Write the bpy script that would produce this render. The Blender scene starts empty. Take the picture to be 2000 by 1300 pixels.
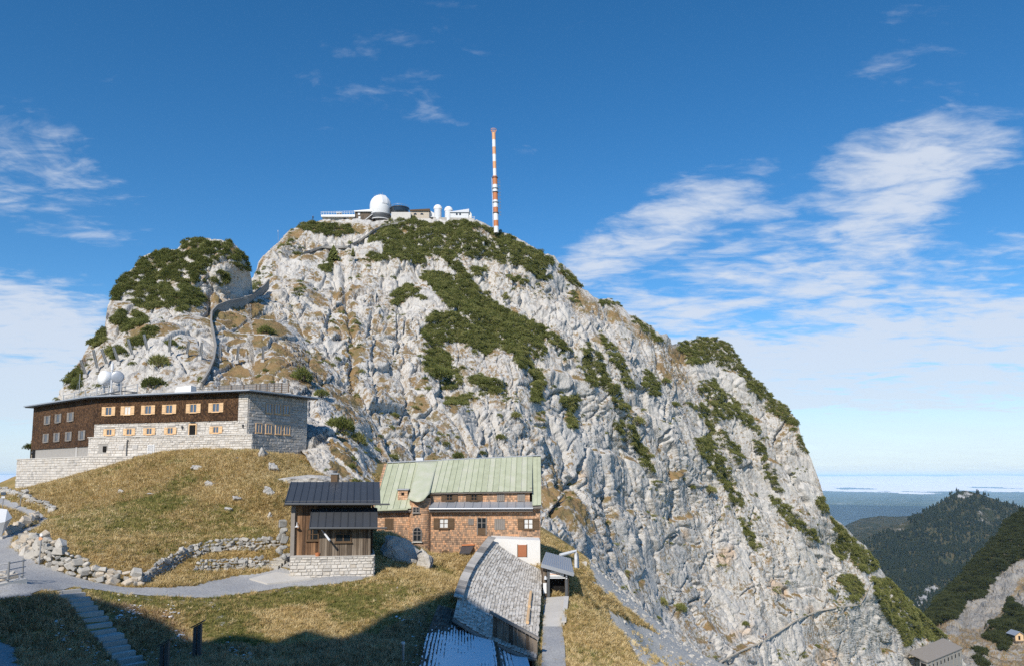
import bpy, bmesh, math, random
import numpy as np
from mathutils import Vector, Matrix, Euler

# ------------------------------------------------------------------ camera, sky, sun, exposure
scene = bpy.context.scene
F = 1500.0            # focal length in photo pixels (photo is 2000 x 1300)
PITCH = math.radians(6.0)
V0 = 930.0 - F * math.tan(PITCH)      # principal row, eye level sits on row 930

cam_data = bpy.data.cameras.new('camera')
cam = bpy.data.objects.new('camera', cam_data)
scene.collection.objects.link(cam)
cam_data.sensor_width = 36.0
cam_data.lens = 36.0 * F / 2000.0
cam_data.shift_y = (V0 - 650.0) / 2000.0
cam_data.clip_start = 0.5
cam_data.clip_end = 400000.0
cam.location = (0, 0, 0)
cam.rotation_euler = (math.radians(90) + PITCH, 0, 0)
scene.camera = cam

SUN_EL = math.radians(36.0)
SUN_H = Vector((-0.34, -0.940)).normalized()           # horizontal direction towards the sun
TO_SUN = Vector((SUN_H.x * math.cos(SUN_EL), SUN_H.y * math.cos(SUN_EL), math.sin(SUN_EL)))
sun_data = bpy.data.lights.new('sun', 'SUN')
sun_data.energy = 4.0
sun_data.angle = math.radians(0.53)
sun_data.color = (1.0, 0.93, 0.83)
sun = bpy.data.objects.new('sun', sun_data)
scene.collection.objects.link(sun)
sun.rotation_euler = TO_SUN.to_track_quat('Z', 'Y').to_euler()

scene.view_settings.view_transform = 'Standard'
scene.view_settings.look = 'None'
scene.view_settings.exposure = 0.2
scene.view_settings.gamma = 1.0
scene.cycles.max_bounces = 5
scene.cycles.diffuse_bounces = 4
scene.cycles.glossy_bounces = 2
scene.cycles.transmission_bounces = 3
scene.cycles.volume_bounces = 1
scene.cycles.transparent_max_bounces = 6
scene.cycles.use_denoising = False

world = bpy.data.worlds.new('World')
scene.world = world
world.use_nodes = True


class NT:
    """tiny helper for node trees"""
    def __init__(self, tree):
        self.t = tree; self.n = tree.nodes; self.l = tree.links
    def add(self, kind, ins=None, **props):
        nd = self.n.new(kind)
        for k, v in props.items():
            setattr(nd, k, v)
        if ins:
            for k, v in ins.items():
                self.set(nd, k, v)
        return nd
    def set(self, nd, k, v):
        sock = nd.inputs[k]
        if isinstance(v, tuple) and len(v) == 2 and hasattr(v[0], 'outputs'):
            self.l.new(v[0].outputs[v[1]], sock)
        elif hasattr(v, 'outputs'):
            self.l.new(v.outputs[0], sock)
        elif hasattr(v, 'is_output'):
            self.l.new(v, sock)
        else:
            if hasattr(sock.default_value, '__len__') and not isinstance(v, str):
                v = tuple(v)
                if len(sock.default_value) == 4 and len(v) == 3:
                    v = v + (1.0,)
            sock.default_value = v
    def math(self, op, a, b=None, c=None, clamp=False):
        nd = self.add('ShaderNodeMath', operation=op, use_clamp=clamp)
        for i, x in enumerate((a, b, c)):
            if x is not None:
                self.set(nd, i, x)
        return nd.outputs[0]
    def noise(self, vec, scale, detail=4.0, rough=0.55, dist=0.0, dim='3D'):
        nd = self.add('ShaderNodeTexNoise', noise_dimensions=dim)
        if vec is not None:
            self.set(nd, 'Vector', vec)
        self.set(nd, 'Scale', scale); self.set(nd, 'Detail', detail); self.set(nd, 'Roughness', rough); self.set(nd, 'Distortion', dist)
        return nd.outputs['Fac']
    def ramp(self, fac, stops, interp='LINEAR'):
        nd = self.add('ShaderNodeValToRGB')
        cr = nd.color_ramp; cr.interpolation = interp
        while len(cr.elements) > len(stops):
            cr.elements.remove(cr.elements[-1])
        while len(cr.elements) < len(stops):
            cr.elements.new(0.5)
        for e, (p, c) in zip(cr.elements, stops):
            e.position = p
            if not hasattr(c, '__len__'):
                c = (c, c, c)
            e.color = tuple(c) + (1.0,) if len(c) == 3 else c
        self.set(nd, 'Fac', fac)
        return nd.outputs['Color']
    def mix(self, fac, a, b, blend='MIX'):
        nd = self.add('ShaderNodeMix', data_type='RGBA', blend_type=blend)
        self.set(nd, 0, fac); self.set(nd, 6, a); self.set(nd, 7, b)
        return nd.outputs[2]
    def smooth(self, x, lo, hi):
        nd = self.add('ShaderNodeMapRange', interpolation_type='SMOOTHSTEP')
        self.set(nd, 'Value', x); self.set(nd, 'From Min', lo); self.set(nd, 'From Max', hi)
        return nd.outputs[0]
    def vmap(self, vec, scale=(1, 1, 1), rot=(0, 0, 0), loc=(0, 0, 0)):
        nd = self.add('ShaderNodeMapping')
        self.set(nd, 'Vector', vec); self.set(nd, 'Scale', scale); self.set(nd, 'Rotation', rot); self.set(nd, 'Location', loc)
        return nd.outputs[0]


def build_world():
    w = NT(world.node_tree)
    w.n.clear()
    sky = w.add('ShaderNodeTexSky', sky_type='NISHITA', sun_disc=False)
    sky.sun_elevation = SUN_EL
    sky.sun_rotation = math.atan2(SUN_H.x, SUN_H.y)
    sky.altitude = 1700.0
    sky.air_density = 1.0
    sky.dust_density = 0.2
    sky.ozone_density = 3.0
    hs = w.add('ShaderNodeHueSaturation', {'Hue': 0.497, 'Saturation': 1.29, 'Value': 1.0, 'Fac': 1.0, 'Color': sky})
    # high cloud layer: directions projected on a level sheet, so the clouds keep their perspective
    tc = w.add('ShaderNodeTexCoord')
    sep = w.add('ShaderNodeSeparateXYZ', {0: (tc, 'Generated')})
    zz = w.math('ADD', w.math('MAXIMUM', sep.outputs['Z'], 0.0), 0.09)
    px = w.math('DIVIDE', sep.outputs['X'], zz)
    py = w.math('DIVIDE', sep.outputs['Y'], zz)
    pl = w.add('ShaderNodeCombineXYZ', {0: px, 1: py, 2: 0.0}).outputs[0]
    mid = w.noise(w.vmap(pl, (1.5, 2.1, 1), (0, 0, 0.45), (3.1, 0.4, 0)), 1.0, 7.0, 0.62, 0.6)
    fine = w.noise(w.vmap(pl, (7.0, 11.0, 1), (0, 0, 0.3), (0, 0, 0)), 1.0, 5.0, 0.6, 0.4)
    # broad cloud fields (wide soft lobes of the layer, given by place on the sheet)
    field = None
    for cx, cy, sx, sy, rot, amp in CLOUD_LOBES:
        q = w.vmap(pl, (1, 1, 1), (0, 0, 0), (-cx, -cy, 0))
        q = w.vmap(w.vmap(q, (1, 1, 1), (0, 0, -rot)), (1 / sx, 1 / sy, 1))
        ln = w.add('ShaderNodeVectorMath', {0: q}, operation='LENGTH').outputs['Value']
        lobe = w.math('MULTIPLY', w.smooth(ln, 1.35, 0.25), amp)
        field = lobe if field is None else w.math('MAXIMUM', field, lobe)
    s = w.math('ADD', w.math('MULTIPLY', mid, 1.30), w.math('MULTIPLY', fine, 0.75))
    s = w.math('ADD', s, w.math('MULTIPLY', field, 0.56))
    dens = w.smooth(s, 1.19, 1.66)
    # long view through the layer near the horizon
    low = w.smooth(sep.outputs['Z'], 0.22, -0.01)
    dens = w.math('MAXIMUM', dens, w.math('MULTIPLY', low, w.math('ADD', w.math('MULTIPLY', mid, 0.35), 0.78)))
    dens = w.math('MULTIPLY', dens, 0.86, clamp=True)
    cloud = w.mix(low, CLOUD_COL, CLOUD_LOW)
    col = w.mix(dens, hs.outputs[0], cloud)
    bg = w.add('ShaderNodeBackground', {'Color': col, 'Strength': 0.125})
    out = w.add('ShaderNodeOutputWorld', {'Surface': bg})


HAZE = 2.4e-5
CLOUD_OFF = (0.0, 0.0, 0.0)
CLOUD_COL = (5.0, 5.4, 6.1)
CLOUD_LOW = (4.8, 5.5, 6.3)
#            cx    cy    sx   sy   rot  amp     on the sheet: x right, y away
CLOUD_LOBES = [(-2.2, 3.4, 0.62, 1.1, 0.45, 1.15), (-3.1, 4.7, 1.1, 1.6, 0.4, 1.3), (-1.3, 1.95, 0.30, 0.45, 0.2, 0.55), (0.42, 2.45, 0.24, 0.62, 0.45, 0.85), (1.08, 2.1, 0.26, 0.75, -0.30, 0.85),
               (0.98, 2.8, 0.60, 0.42, 0.2, 0.95), (0.72, 2.3, 0.35, 0.3, 0.0, 0.55), (1.9, 4.3, 2.3, 2.0, 0.0, 1.15), (0.85, 3.4, 0.9, 0.9, 0.0, 0.85), (0.80, 1.47, 0.16, 0.34, -0.9, 0.5)]
build_world()

# ------------------------------------------------------------------ pixel <-> world
CP, SP = math.cos(PITCH), math.sin(PITCH)
def P(u, v, d):
    """point on the ray through photo pixel (u, v) at depth y = d metres"""
    a = (u - 1000.0) / F; b = (V0 - v) / F
    k = d / (CP - b * SP)
    return Vector((a * k, d, (SP + b * CP) * k))
def Pn(u, v, d):
    a = (u - 1000.0) / F; b = (V0 - v) / F
    k = d / (CP - b * SP)
    return np.stack([a * k, d + 0 * k, (SP + b * CP) * k], -1)
def pix(p):
    """world points (n,3) -> photo pixels"""
    p = np.asarray(p, float)
    f = p[..., 1] * CP + p[..., 2] * SP
    up = -p[..., 1] * SP + p[..., 2] * CP
    return 1000.0 + F * p[..., 0] / f, V0 - F * up / f

# ------------------------------------------------------------------ numpy noise
def _hash(ix, iy, iz, seed):
    h = (ix.astype(np.int64) * 374761393 + iy.astype(np.int64) * 668265263 + iz.astype(np.int64) * 2147483647 + seed * 974711) & 0xFFFFFFFF
    h = ((h ^ (h >> 13)) * 1274126177) & 0xFFFFFFFF
    h = ((h ^ (h >> 16)) * 2246822519) & 0xFFFFFFFF
    return (h ^ (h >> 15)) & 0xFFFFFF
def vnoise(p, seed=0):
    """gradient noise, about -1..1"""
    i = np.floor(p); f = p - i
    i = i.astype(np.int64)
    w = f * f * f * (f * (f * 6 - 15) + 10)
    out = 0
    for dx in (0, 1):
        for dy in (0, 1):
            for dz in (0, 1):
                h = _hash(i[:, 0] + dx, i[:, 1] + dy, i[:, 2] + dz, seed)
                gx = (h & 255) / 127.5 - 1; gy = ((h >> 8) & 255) / 127.5 - 1; gz = ((h >> 16) & 255) / 127.5 - 1
                g = gx * (f[:, 0] - dx) + gy * (f[:, 1] - dy) + gz * (f[:, 2] - dz)
                out = out + g * (w[:, 0] if dx else 1 - w[:, 0]) * (w[:, 1] if dy else 1 - w[:, 1]) * (w[:, 2] if dz else 1 - w[:, 2])
    return out * 1.3
def fbm(p, octaves=4, seed=0, gain=0.5, ridged=False):
    out = 0; a = 1.0; tot = 0
    for o in range(octaves):
        n = vnoise(p, seed + o * 17)
        if ridged:
            n = 1 - 2 * np.abs(n)
        out = out + a * n; tot += a
        a *= gain; p = p * 2.03 + 7.3
    return out / tot
def worley(p, seed=0, jitter=0.9):
    """distance to nearest and second nearest cell point and the nearest cell's random value"""
    i = np.floor(p).astype(np.int64)
    f1 = np.full(len(p), 9.0); f2 = np.full(len(p), 9.0); val = np.zeros(len(p)); vec = np.zeros_like(p)
    for dx in (-1, 0, 1):
        for dy in (-1, 0, 1):
            for dz in (-1, 0, 1):
                c = i + np.array([dx, dy, dz])
                h = _hash(c[:, 0], c[:, 1], c[:, 2], seed)
                q = c + 0.5 + jitter * (np.stack([(h & 255), (h >> 8) & 255, (h >> 16) & 255], -1) / 255.0 - 0.5)
                dv = p - q
                d = np.sqrt((dv * dv).sum(-1))
                near = d < f1
                f2 = np.where(near, f1, np.minimum(f2, d))
                f1 = np.where(near, d, f1)
                val = np.where(near, ((h * 7919) & 1023) / 1023.0, val)
                vec = np.where(near[:, None], dv, vec)
    return f1, f2, val, vec
def inpoly(u, v, poly):
    poly = np.asarray(poly, float)
    x0, y0 = poly[:, 0], poly[:, 1]; x1, y1 = np.roll(x0, -1), np.roll(y0, -1)
    res = np.zeros(np.shape(u), bool)
    for a, b, c, d in zip(x0, y0, x1, y1):
        if b == d:
            continue
        cond = (b > v) != (d > v)
        res ^= cond & (u < (c - a) * (v - b) / (d - b) + a)
    return res
class RBF:
    """thin-plate spline with a little smoothing"""
    def __init__(self, xy, val, smooth=1e-3, scale=None):
        xy = np.asarray(xy, float); self.s = scale or (xy.max(0) - xy.min(0)).max(); self.c = xy / self.s
        n = len(xy)
        d = np.linalg.norm(self.c[:, None] - self.c[None], axis=-1)
        K = np.where(d > 0, d * d * np.log(d + 1e-12), 0) + smooth * np.eye(n)
        Pm = np.c_[np.ones(n), self.c]
        A = np.block([[K, Pm], [Pm.T, np.zeros((3, 3))]])
        sol = np.linalg.solve(A, np.r_[np.asarray(val, float), 0, 0, 0])
        self.w, self.a = sol[:n], sol[n:]
    def __call__(self, x, y):
        q = np.stack([np.ravel(x), np.ravel(y)], -1) / self.s
        out = self.a[0] + q @ self.a[1:]
        for c, w in zip(self.c, self.w):
            d2 = ((q - c) ** 2).sum(-1)
            out = out + w * 0.5 * np.where(d2 > 0, d2 * np.log(d2 + 1e-24), 0)
        return out.reshape(np.shape(x))

# ------------------------------------------------------------------ objects
COL = scene.collection
def link(o, parent=None):
    COL.objects.link(o)
    if parent is not None:
        o.parent = parent
    return o
def tag(o, label=None, cat=None, group=None, kind=None):
    if label: o['label'] = label
    if cat: o['category'] = cat
    if group: o['group'] = group
    if kind: o['kind'] = kind
    return o
def empty(name, loc=(0, 0, 0), rz=0.0, label=None, cat=None, group=None):
    o = bpy.data.objects.new(name, None)
    o.empty_display_size = 0.3
    o.location = loc; o.rotation_euler = (0, 0, rz)
    link(o)
    return tag(o, label, cat, group)
def grid_mesh(name, pts, keep=None, smooth=False):
    """pts (rows, cols, 3) -> mesh; keep: optional (rows-1, cols-1) mask of quads"""
    r, c = pts.shape[:2]
    idx = np.arange(r * c).reshape(r, c)
    q = np.stack([idx[:-1, :-1], idx[:-1, 1:], idx[1:, 1:], idx[1:, :-1]], -1)
    q = q.reshape(-1, 4) if keep is None else q[keep]
    return np_mesh(name, pts.reshape(-1, 3), q, smooth)
def np_mesh(name, verts, quads, smooth=False):
    me = bpy.data.meshes.new(name)
    verts = np.asarray(verts, np.float32); quads = np.asarray(quads, np.int32)
    n, k = quads.shape
    me.vertices.add(len(verts)); me.vertices.foreach_set('co', verts.ravel())
    me.loops.add(n * k); me.loops.foreach_set('vertex_index', quads.ravel())
    me.polygons.add(n)
    me.polygons.foreach_set('loop_start', np.arange(0, n * k, k, dtype=np.int32))
    me.polygons.foreach_set('loop_total', np.full(n, k, np.int32))
    if smooth:
        me.polygons.foreach_set('use_smooth', np.ones(n, bool))
    me.update(calc_edges=True)
    return me
def set_attr(me, name, vals):
    at = me.attributes.new(name, 'FLOAT', 'POINT')
    at.data.foreach_set('value', np.asarray(vals, np.float32).ravel())

class MB:
    """collects boxes, prisms and sheets; build() links them as one mesh"""
    def __init__(self):
        self.v = []; self.f = []
    def quad(self, *ps):
        b = len(self.v); self.v += [tuple(p) for p in ps]; self.f.append(tuple(range(b, b + len(ps))))
        return self
    def hexa(self, p):
        """eight corners: bottom loop 0-3, top loop 4-7"""
        b = len(self.v); self.v += [tuple(q) for q in p]
        for f in ((3, 2, 1, 0), (4, 5, 6, 7), (0, 1, 5, 4), (1, 2, 6, 5), (2, 3, 7, 6), (3, 0, 4, 7)):
            self.f.append(tuple(b + i for i in f))
        return self
    def box(self, x0, x1, y0, y1, z0, z1):
        return self.hexa([(x0, y0, z0), (x1, y0, z0), (x1, y1, z0), (x0, y1, z0), (x0, y0, z1), (x1, y0, z1), (x1, y1, z1), (x0, y1, z1)])
    def bar(self, a, b, w, h=None, up=(0, 0, 1)):
        """box beam from a to b"""
        a, b = Vector(a), Vector(b); h = h or w
        d = (b - a).normalized(); up = Vector(up)
        if abs(d.dot(up)) > 0.98:
            up = Vector((0, 1, 0))
        s = d.cross(up).normalized(); t = s.cross(d).normalized()
        s *= w / 2; t *= h / 2
        return self.hexa([a - s - t, a + s - t, b + s - t, b - s - t, a - s + t, a + s + t, b + s + t, b - s + t])
    def tube(self, pts, r, n=8, caps=True):
        pts = [Vector(p) for p in pts]
        rs = r if hasattr(r, '__len__') else [r] * len(pts)
        rings = []
        for i, p in enumerate(pts):
            d = (pts[min(i + 1, len(pts) - 1)] - pts[max(i - 1, 0)]).normalized()
            up = Vector((0, 0, 1)) if abs(d.z) < 0.9 else Vector((0, 1, 0))
            s = d.cross(up).normalized(); t = s.cross(d)
            b = len(self.v)
            for k in range(n):
                a = 2 * math.pi * k / n
                self.v.append(tuple(p + (s * math.cos(a) + t * math.sin(a)) * rs[i]))
            rings.append(b)
        for b0, b1 in zip(rings, rings[1:]):
            for k in range(n):
                self.f.append((b0 + k, b0 + (k + 1) % n, b1 + (k + 1) % n, b1 + k))
        if caps:
            self.f.append(tuple(rings[0] + k for k in reversed(range(n)))); self.f.append(tuple(rings[-1] + k for k in range(n)))
        return self
    def lathe(self, prof, n=24, c=(0, 0, 0), a0=0.0, a1=2 * math.pi):
        full = abs(a1 - a0 - 2 * math.pi) < 1e-6
        m = n if full else n + 1
        b = len(self.v)
        for r, z in prof:
            for k in range(m):
                a = a0 + (a1 - a0) * k / n
                self.v.append((c[0] + r * math.cos(a), c[1] + r * math.sin(a), c[2] + z))
        for i in range(len(prof) - 1):
            for k in range(n):
                k2 = (k + 1) % m
                self.f.append((b + i * m + k, b + i * m + k2, b + (i + 1) * m + k2, b + (i + 1) * m + k))
        return self
    def prism(self, poly, z0, z1):
        n = len(poly); b = len(self.v)
        self.v += [(p[0], p[1], z0) for p in poly] + [(p[0], p[1], z1) for p in poly]
        self.f.append(tuple(b + i for i in reversed(range(n)))); self.f.append(tuple(b + n + i for i in range(n)))
        for i in range(n):
            j = (i + 1) % n
            self.f.append((b + i, b + j, b + n + j, b + n + i))
        return self
    def slab(self, ps, thick):
        """a thick sheet: corner loop ps, thickness along its normal"""
        ps = [Vector(p) for p in ps]
        nrm = (ps[1] - ps[0]).cross(ps[2] - ps[0]).normalized() * thick
        n = len(ps); b = len(self.v)
        self.v += [tuple(p) for p in ps] + [tuple(p - nrm) for p in ps]
        self.f.append(tuple(b + i for i in range(n))); self.f.append(tuple(b + n + i for i in reversed(range(n))))
        for i in range(n):
            j = (i + 1) % n
            self.f.append((b + j, b + i, b + n + i, b + n + j))
        return self
    def mesh(self, name, mat=None, smooth=False):
        me = bpy.data.meshes.new(name)
        me.from_pydata(self.v, [], self.f)
        if mat: me.materials.append(mat)
        if smooth:
            for p in me.polygons: p.use_smooth = True
        return me
    def build(self, name, mat, parent=None, smooth=False):
        """vertices are world positions; a part keeps them relative to the thing that carries it"""
        mat = MAT[mat] if isinstance(mat, str) else mat
        if parent is not None:
            o = wloc(parent)
            self.v = [(x - o.x, y - o.y, z - o.z) for x, y, z in self.v]
        return link(bpy.data.objects.new(name, self.mesh(name, mat, smooth)), parent)
def wloc(o):
    p = Vector((0, 0, 0))
    while o is not None:
        p = p + o.location; o = o.parent
    return p
def uvwall(name, polys, mat, parent, fade=None, thick=0.12):
    """upright wall pieces with their run and height (metres) as texture coordinates; fade(z) gives weathering"""
    off = wloc(parent)
    bm = bmesh.new(); uvl = bm.loops.layers.uv.new('UVMap'); fl = bm.verts.layers.float.new('fade')
    for ps in polys:
        ps = [Vector(p) for p in ps]
        h = (ps[1] - ps[0]); h.z = 0; h.normalize()
        nrm = Vector((h.y, -h.x, 0))
        front = []
        for p in ps:
            vt = bm.verts.new(p - off); vt[fl] = fade(p.z) if fade else 0.0; front.append(vt)
        backv = [bm.verts.new(p - off - nrm * thick) for p in ps]
        fs = [bm.faces.new(front)]
        n = len(ps)
        for i in range(n):
            j = (i + 1) % n
            fs.append(bm.faces.new([front[j], front[i], backv[i], backv[j]]))
        for f in fs:
            for lp in f.loops:
                w = lp.vert.co + off
                lp[uvl].uv = (w.dot(h), w.z)
    me = bpy.data.meshes.new(name); bm.to_mesh(me); bm.free()
    me.materials.append(MAT[mat])
    return link(bpy.data.objects.new(name, me), parent)
def put(name, me, parent=None, M=None):
    o = bpy.data.objects.new(name, me)
    link(o, parent)
    if M is not None: o.matrix_local = M
    return o

def scatter(name, pts, rots, scales, idx, protos, mat=None):
    """one 'stuff' object: points that carry copies of the small proto meshes (geometry nodes)"""
    me = bpy.data.meshes.new(name)
    me.vertices.add(len(pts)); me.vertices.foreach_set('co', np.asarray(pts, np.float32).ravel())
    for nm, typ, val in (('prot', 'FLOAT_VECTOR', rots), ('pscl', 'FLOAT_VECTOR', scales)):
        a = me.attributes.new(nm, typ, 'POINT'); a.data.foreach_set('vector', np.asarray(val, np.float32).ravel())
    a = me.attributes.new('pidx', 'INT', 'POINT'); a.data.foreach_set('value', np.asarray(idx, np.int32))
    o = put(name, me)
    coll = bpy.data.collections.new(name + '_kinds')
    for k, pm in enumerate(protos):
        coll.objects.link(bpy.data.objects.new('%s_kind_%02d' % (name, k), pm))
    t = bpy.data.node_groups.new(name, 'GeometryNodeTree')
    t.interface.new_socket('Geometry', in_out='INPUT', socket_type='NodeSocketGeometry')
    t.interface.new_socket('Geometry', in_out='OUTPUT', socket_type='NodeSocketGeometry')
    g = NT(t)
    gi = g.add('NodeGroupInput'); go = g.add('NodeGroupOutput')
    ci = g.add('GeometryNodeCollectionInfo', {'Collection': coll, 'Separate Children': True, 'Reset Children': True})
    def at(nm, typ):
        return g.add('GeometryNodeInputNamedAttribute', {'Name': nm}, data_type=typ).outputs[0]
    iop = g.add('GeometryNodeInstanceOnPoints', {'Points': (gi, 0), 'Instance': (ci, 0), 'Pick Instance': True})
    g.l.new(at('pidx', 'INT'), iop.inputs['Instance Index'])
    g.l.new(at('prot', 'FLOAT_VECTOR'), iop.inputs['Rotation'])
    g.l.new(at('pscl', 'FLOAT_VECTOR'), iop.inputs['Scale'])
    g.l.new(iop.outputs[0], go.inputs[0])
    md = o.modifiers.new('scatter', 'NODES'); md.node_group = t
    return o

# ------------------------------------------------------------------ materials
MAT = {}
def new_mat(name):
    m = bpy.data.materials.new(name); m.use_nodes = True
    g = NT(m.node_tree); g.n.clear()
    bs = g.add('ShaderNodeBsdfPrincipled', {'Roughness': 0.85, 'Specular IOR Level': 0.25})
    g.add('ShaderNodeOutputMaterial', {'Surface': bs})
    MAT[name] = m
    return m, g, bs
def bump(g, bs, h, dist=0.05, strength=0.6):
    b = g.add('ShaderNodeBump', {'Height': h, 'Distance': dist, 'Strength': strength})
    g.set(bs, 'Normal', b)
def plain(name, col, var=0.12, rough=0.8, scale=3.0, metal=0.0, spec=0.25, coord='Object', bumpd=0.0):
    """one base colour with uneven tone and a little grain"""
    m, g, bs = new_mat(name)
    tc = g.add('ShaderNodeTexCoord')
    v = (tc, coord)
    n = g.noise(v, scale, 5.0, 0.6)
    n2 = g.noise(v, scale * 9, 3.0, 0.6)
    oi = g.add('ShaderNodeObjectInfo')
    k = g.math('ADD', g.math('MULTIPLY', g.math('SUBTRACT', n, 0.5), 2.2 * var), g.math('MULTIPLY', g.math('SUBTRACT', n2, 0.5), 1.2 * var))
    k = g.math('ADD', k, g.math('MULTIPLY', g.math('SUBTRACT', (oi, 'Random'), 0.5), var))
    k = g.math('ADD', k, 1.0)
    sc = g.add('ShaderNodeVectorMath', {0: col[:3]}, operation='SCALE'); g.set(sc, 'Scale', k)
    g.set(bs, 'Base Color', sc.outputs[0]); g.set(bs, 'Roughness', rough); g.set(bs, 'Metallic', metal); g.set(bs, 'Specular IOR Level', spec)
    if bumpd:
        bump(g, bs, n2, bumpd)
    return m

def rock_mat(name, grassy=True, tone=1.0):
    m, g, bs = new_mat(name)
    geo = g.add('ShaderNodeNewGeometry')
    pos = geo.outputs['Position']
    nz = g.add('ShaderNodeSeparateXYZ', {0: geo.outputs['Normal']}).outputs['Z']
    big = g.noise(g.vmap(pos, (0.05, 0.05, 0.03)), 1.0, 5.0, 0.6)
    streak = g.noise(g.vmap(pos, (0.55, 0.55, 0.05)), 1.0, 6.0, 0.65)
    med = g.noise(pos, 0.5, 6.0, 0.65)
    fine = g.noise(pos, 3.0, 5.0, 0.7)
    c = g.ramp(big, [(0.25, (0.53 * tone, 0.50 * tone, 0.455 * tone)), (0.5, (0.60 * tone, 0.57 * tone, 0.52 * tone)), (0.75, (0.49 * tone, 0.467 * tone, 0.435 * tone))])
    c = g.mix(g.smooth(streak, 0.50, 0.70), c, (0.27 * tone, 0.265 * tone, 0.26 * tone))
    c = g.mix(g.math('MULTIPLY', g.smooth(med, 0.50, 0.70), 0.65), c, (0.67 * tone, 0.64 * tone, 0.595 * tone))
    c = g.mix(g.math('MULTIPLY', g.smooth(fine, 0.56, 0.75), 0.5), c, (0.20 * tone, 0.20 * tone, 0.19 * tone))
    # rusty stains where fresh rock broke out
    st = g.add('ShaderNodeAttribute', attribute_name='stain').outputs['Fac']
    och = g.noise(g.vmap(pos, (0.16, 0.16, 0.06), (0, 0, 0), (9, 4, 1)), 1.0, 6.0, 0.7)
    stm = g.math('MULTIPLY', g.smooth(g.math('ADD', och, g.math('MULTIPLY', st, 0.40)), 0.66, 0.92), 0.7)
    c = g.mix(stm, c, (0.62, 0.45, 0.30))
    if grassy:
        ga = g.add('ShaderNodeAttribute', attribute_name='grass').outputs['Fac']
        gn = g.noise(pos, 0.42, 6.0, 0.72)
        gn2 = g.noise(pos, 1.6, 4.0, 0.65)
        t = g.math('ADD', ga, g.math('MULTIPLY', g.math('SUBTRACT', gn, 0.5), 1.9))
        t = g.math('ADD', t, g.math('MULTIPLY', g.math('SUBTRACT', gn2, 0.5), 1.3))
        gn3 = g.noise(pos, 1.05, 5.0, 0.75)
        rough_ = g.smooth(g.noise(pos, 0.045, 4.0, 0.6), 0.40, 0.56)
        speck = g.math('MULTIPLY', g.smooth(g.math('ADD', gn3, g.math('MULTIPLY', g.math('MAXIMUM', ga, -0.15), 0.16)), 0.515, 0.565), g.math('MULTIPLY', rough_, 0.9))
        gm = g.math('MAXIMUM', g.smooth(t, 0.38, 0.58), speck)
        gcol = g.mix(g.smooth(g.noise(pos, 0.35, 4.0, 0.6), 0.42, 0.62), (0.27, 0.175, 0.085), (0.185, 0.145, 0.066))
        gcol = g.mix(g.smooth(fine, 0.45, 0.7), gcol, (0.33, 0.24, 0.115))
        c = g.mix(gm, c, gcol)
    g.set(bs, 'Base Color', c)
    g.set(bs, 'Roughness', 0.95); g.set(bs, 'Specular IOR Level', 0.1)
    vor = g.add('ShaderNodeTexVoronoi', {'Vector': g.vmap(g.add('ShaderNodeVectorMath', {0: pos, 1: g.add('ShaderNodeTexNoise', {'Vector': pos, 'Scale': 0.5, 'Detail': 3.0}).outputs['Color']}, operation='ADD').outputs[0], (0.8, 0.8, 0.28)), 'Scale': 1.0}, feature='DISTANCE_TO_EDGE')
    crack = g.smooth(vor.outputs['Distance'], 0.0, 0.10)
    h = g.math('ADD', g.math('MULTIPLY', med, 0.9), g.math('MULTIPLY', fine, 0.30))
    h = g.math('ADD', h, g.math('MULTIPLY', crack, 0.10))
    bump(g, bs, h, 0.7, 0.7)
    return m

rock_mat('rock', True, 0.98); rock_mat('boulder', False, 0.88)
rock_mat('far_rock', True, 0.56)

def ground_mat():
    m, g, bs = new_mat('meadow')
    geo = g.add('ShaderNodeNewGeometry'); pos = geo.outputs['Position']
    a = g.noise(pos, 0.11, 5.0, 0.6); b = g.noise(pos, 0.6, 6.0, 0.65); c = g.noise(pos, 4.0, 5.0, 0.7)
    green = g.add('ShaderNodeAttribute', attribute_name='green').outputs['Fac']
    bare = g.add('ShaderNodeAttribute', attribute_name='bare').outputs['Fac']
    col = g.mix(g.smooth(b, 0.38, 0.64), (0.36, 0.255, 0.11), (0.22, 0.175, 0.068))
    col = g.mix(g.smooth(g.math('ADD', a, g.math('MULTIPLY', green, 0.4)), 0.56, 0.74), col, (0.115, 0.118, 0.034))
    col = g.mix(g.math('MULTIPLY', g.smooth(c, 0.45, 0.7), 0.6), col, (0.36, 0.265, 0.125))
    stone = g.mix(b, (0.60, 0.57, 0.52), (0.44, 0.42, 0.38))
    col = g.mix(g.smooth(g.math('ADD', bare, g.math('MULTIPLY', g.math('SUBTRACT', c, 0.5), 0.9)), 0.42, 0.62), col, stone)
    g.set(bs, 'Base Color', col); g.set(bs, 'Roughness', 0.95); g.set(bs, 'Specular IOR Level', 0.05)
    bump(g, bs, g.math('ADD', g.math('MULTIPLY', b, 0.6), g.math('MULTIPLY', c, 0.4)), 0.25, 0.7)
ground_mat()
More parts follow.
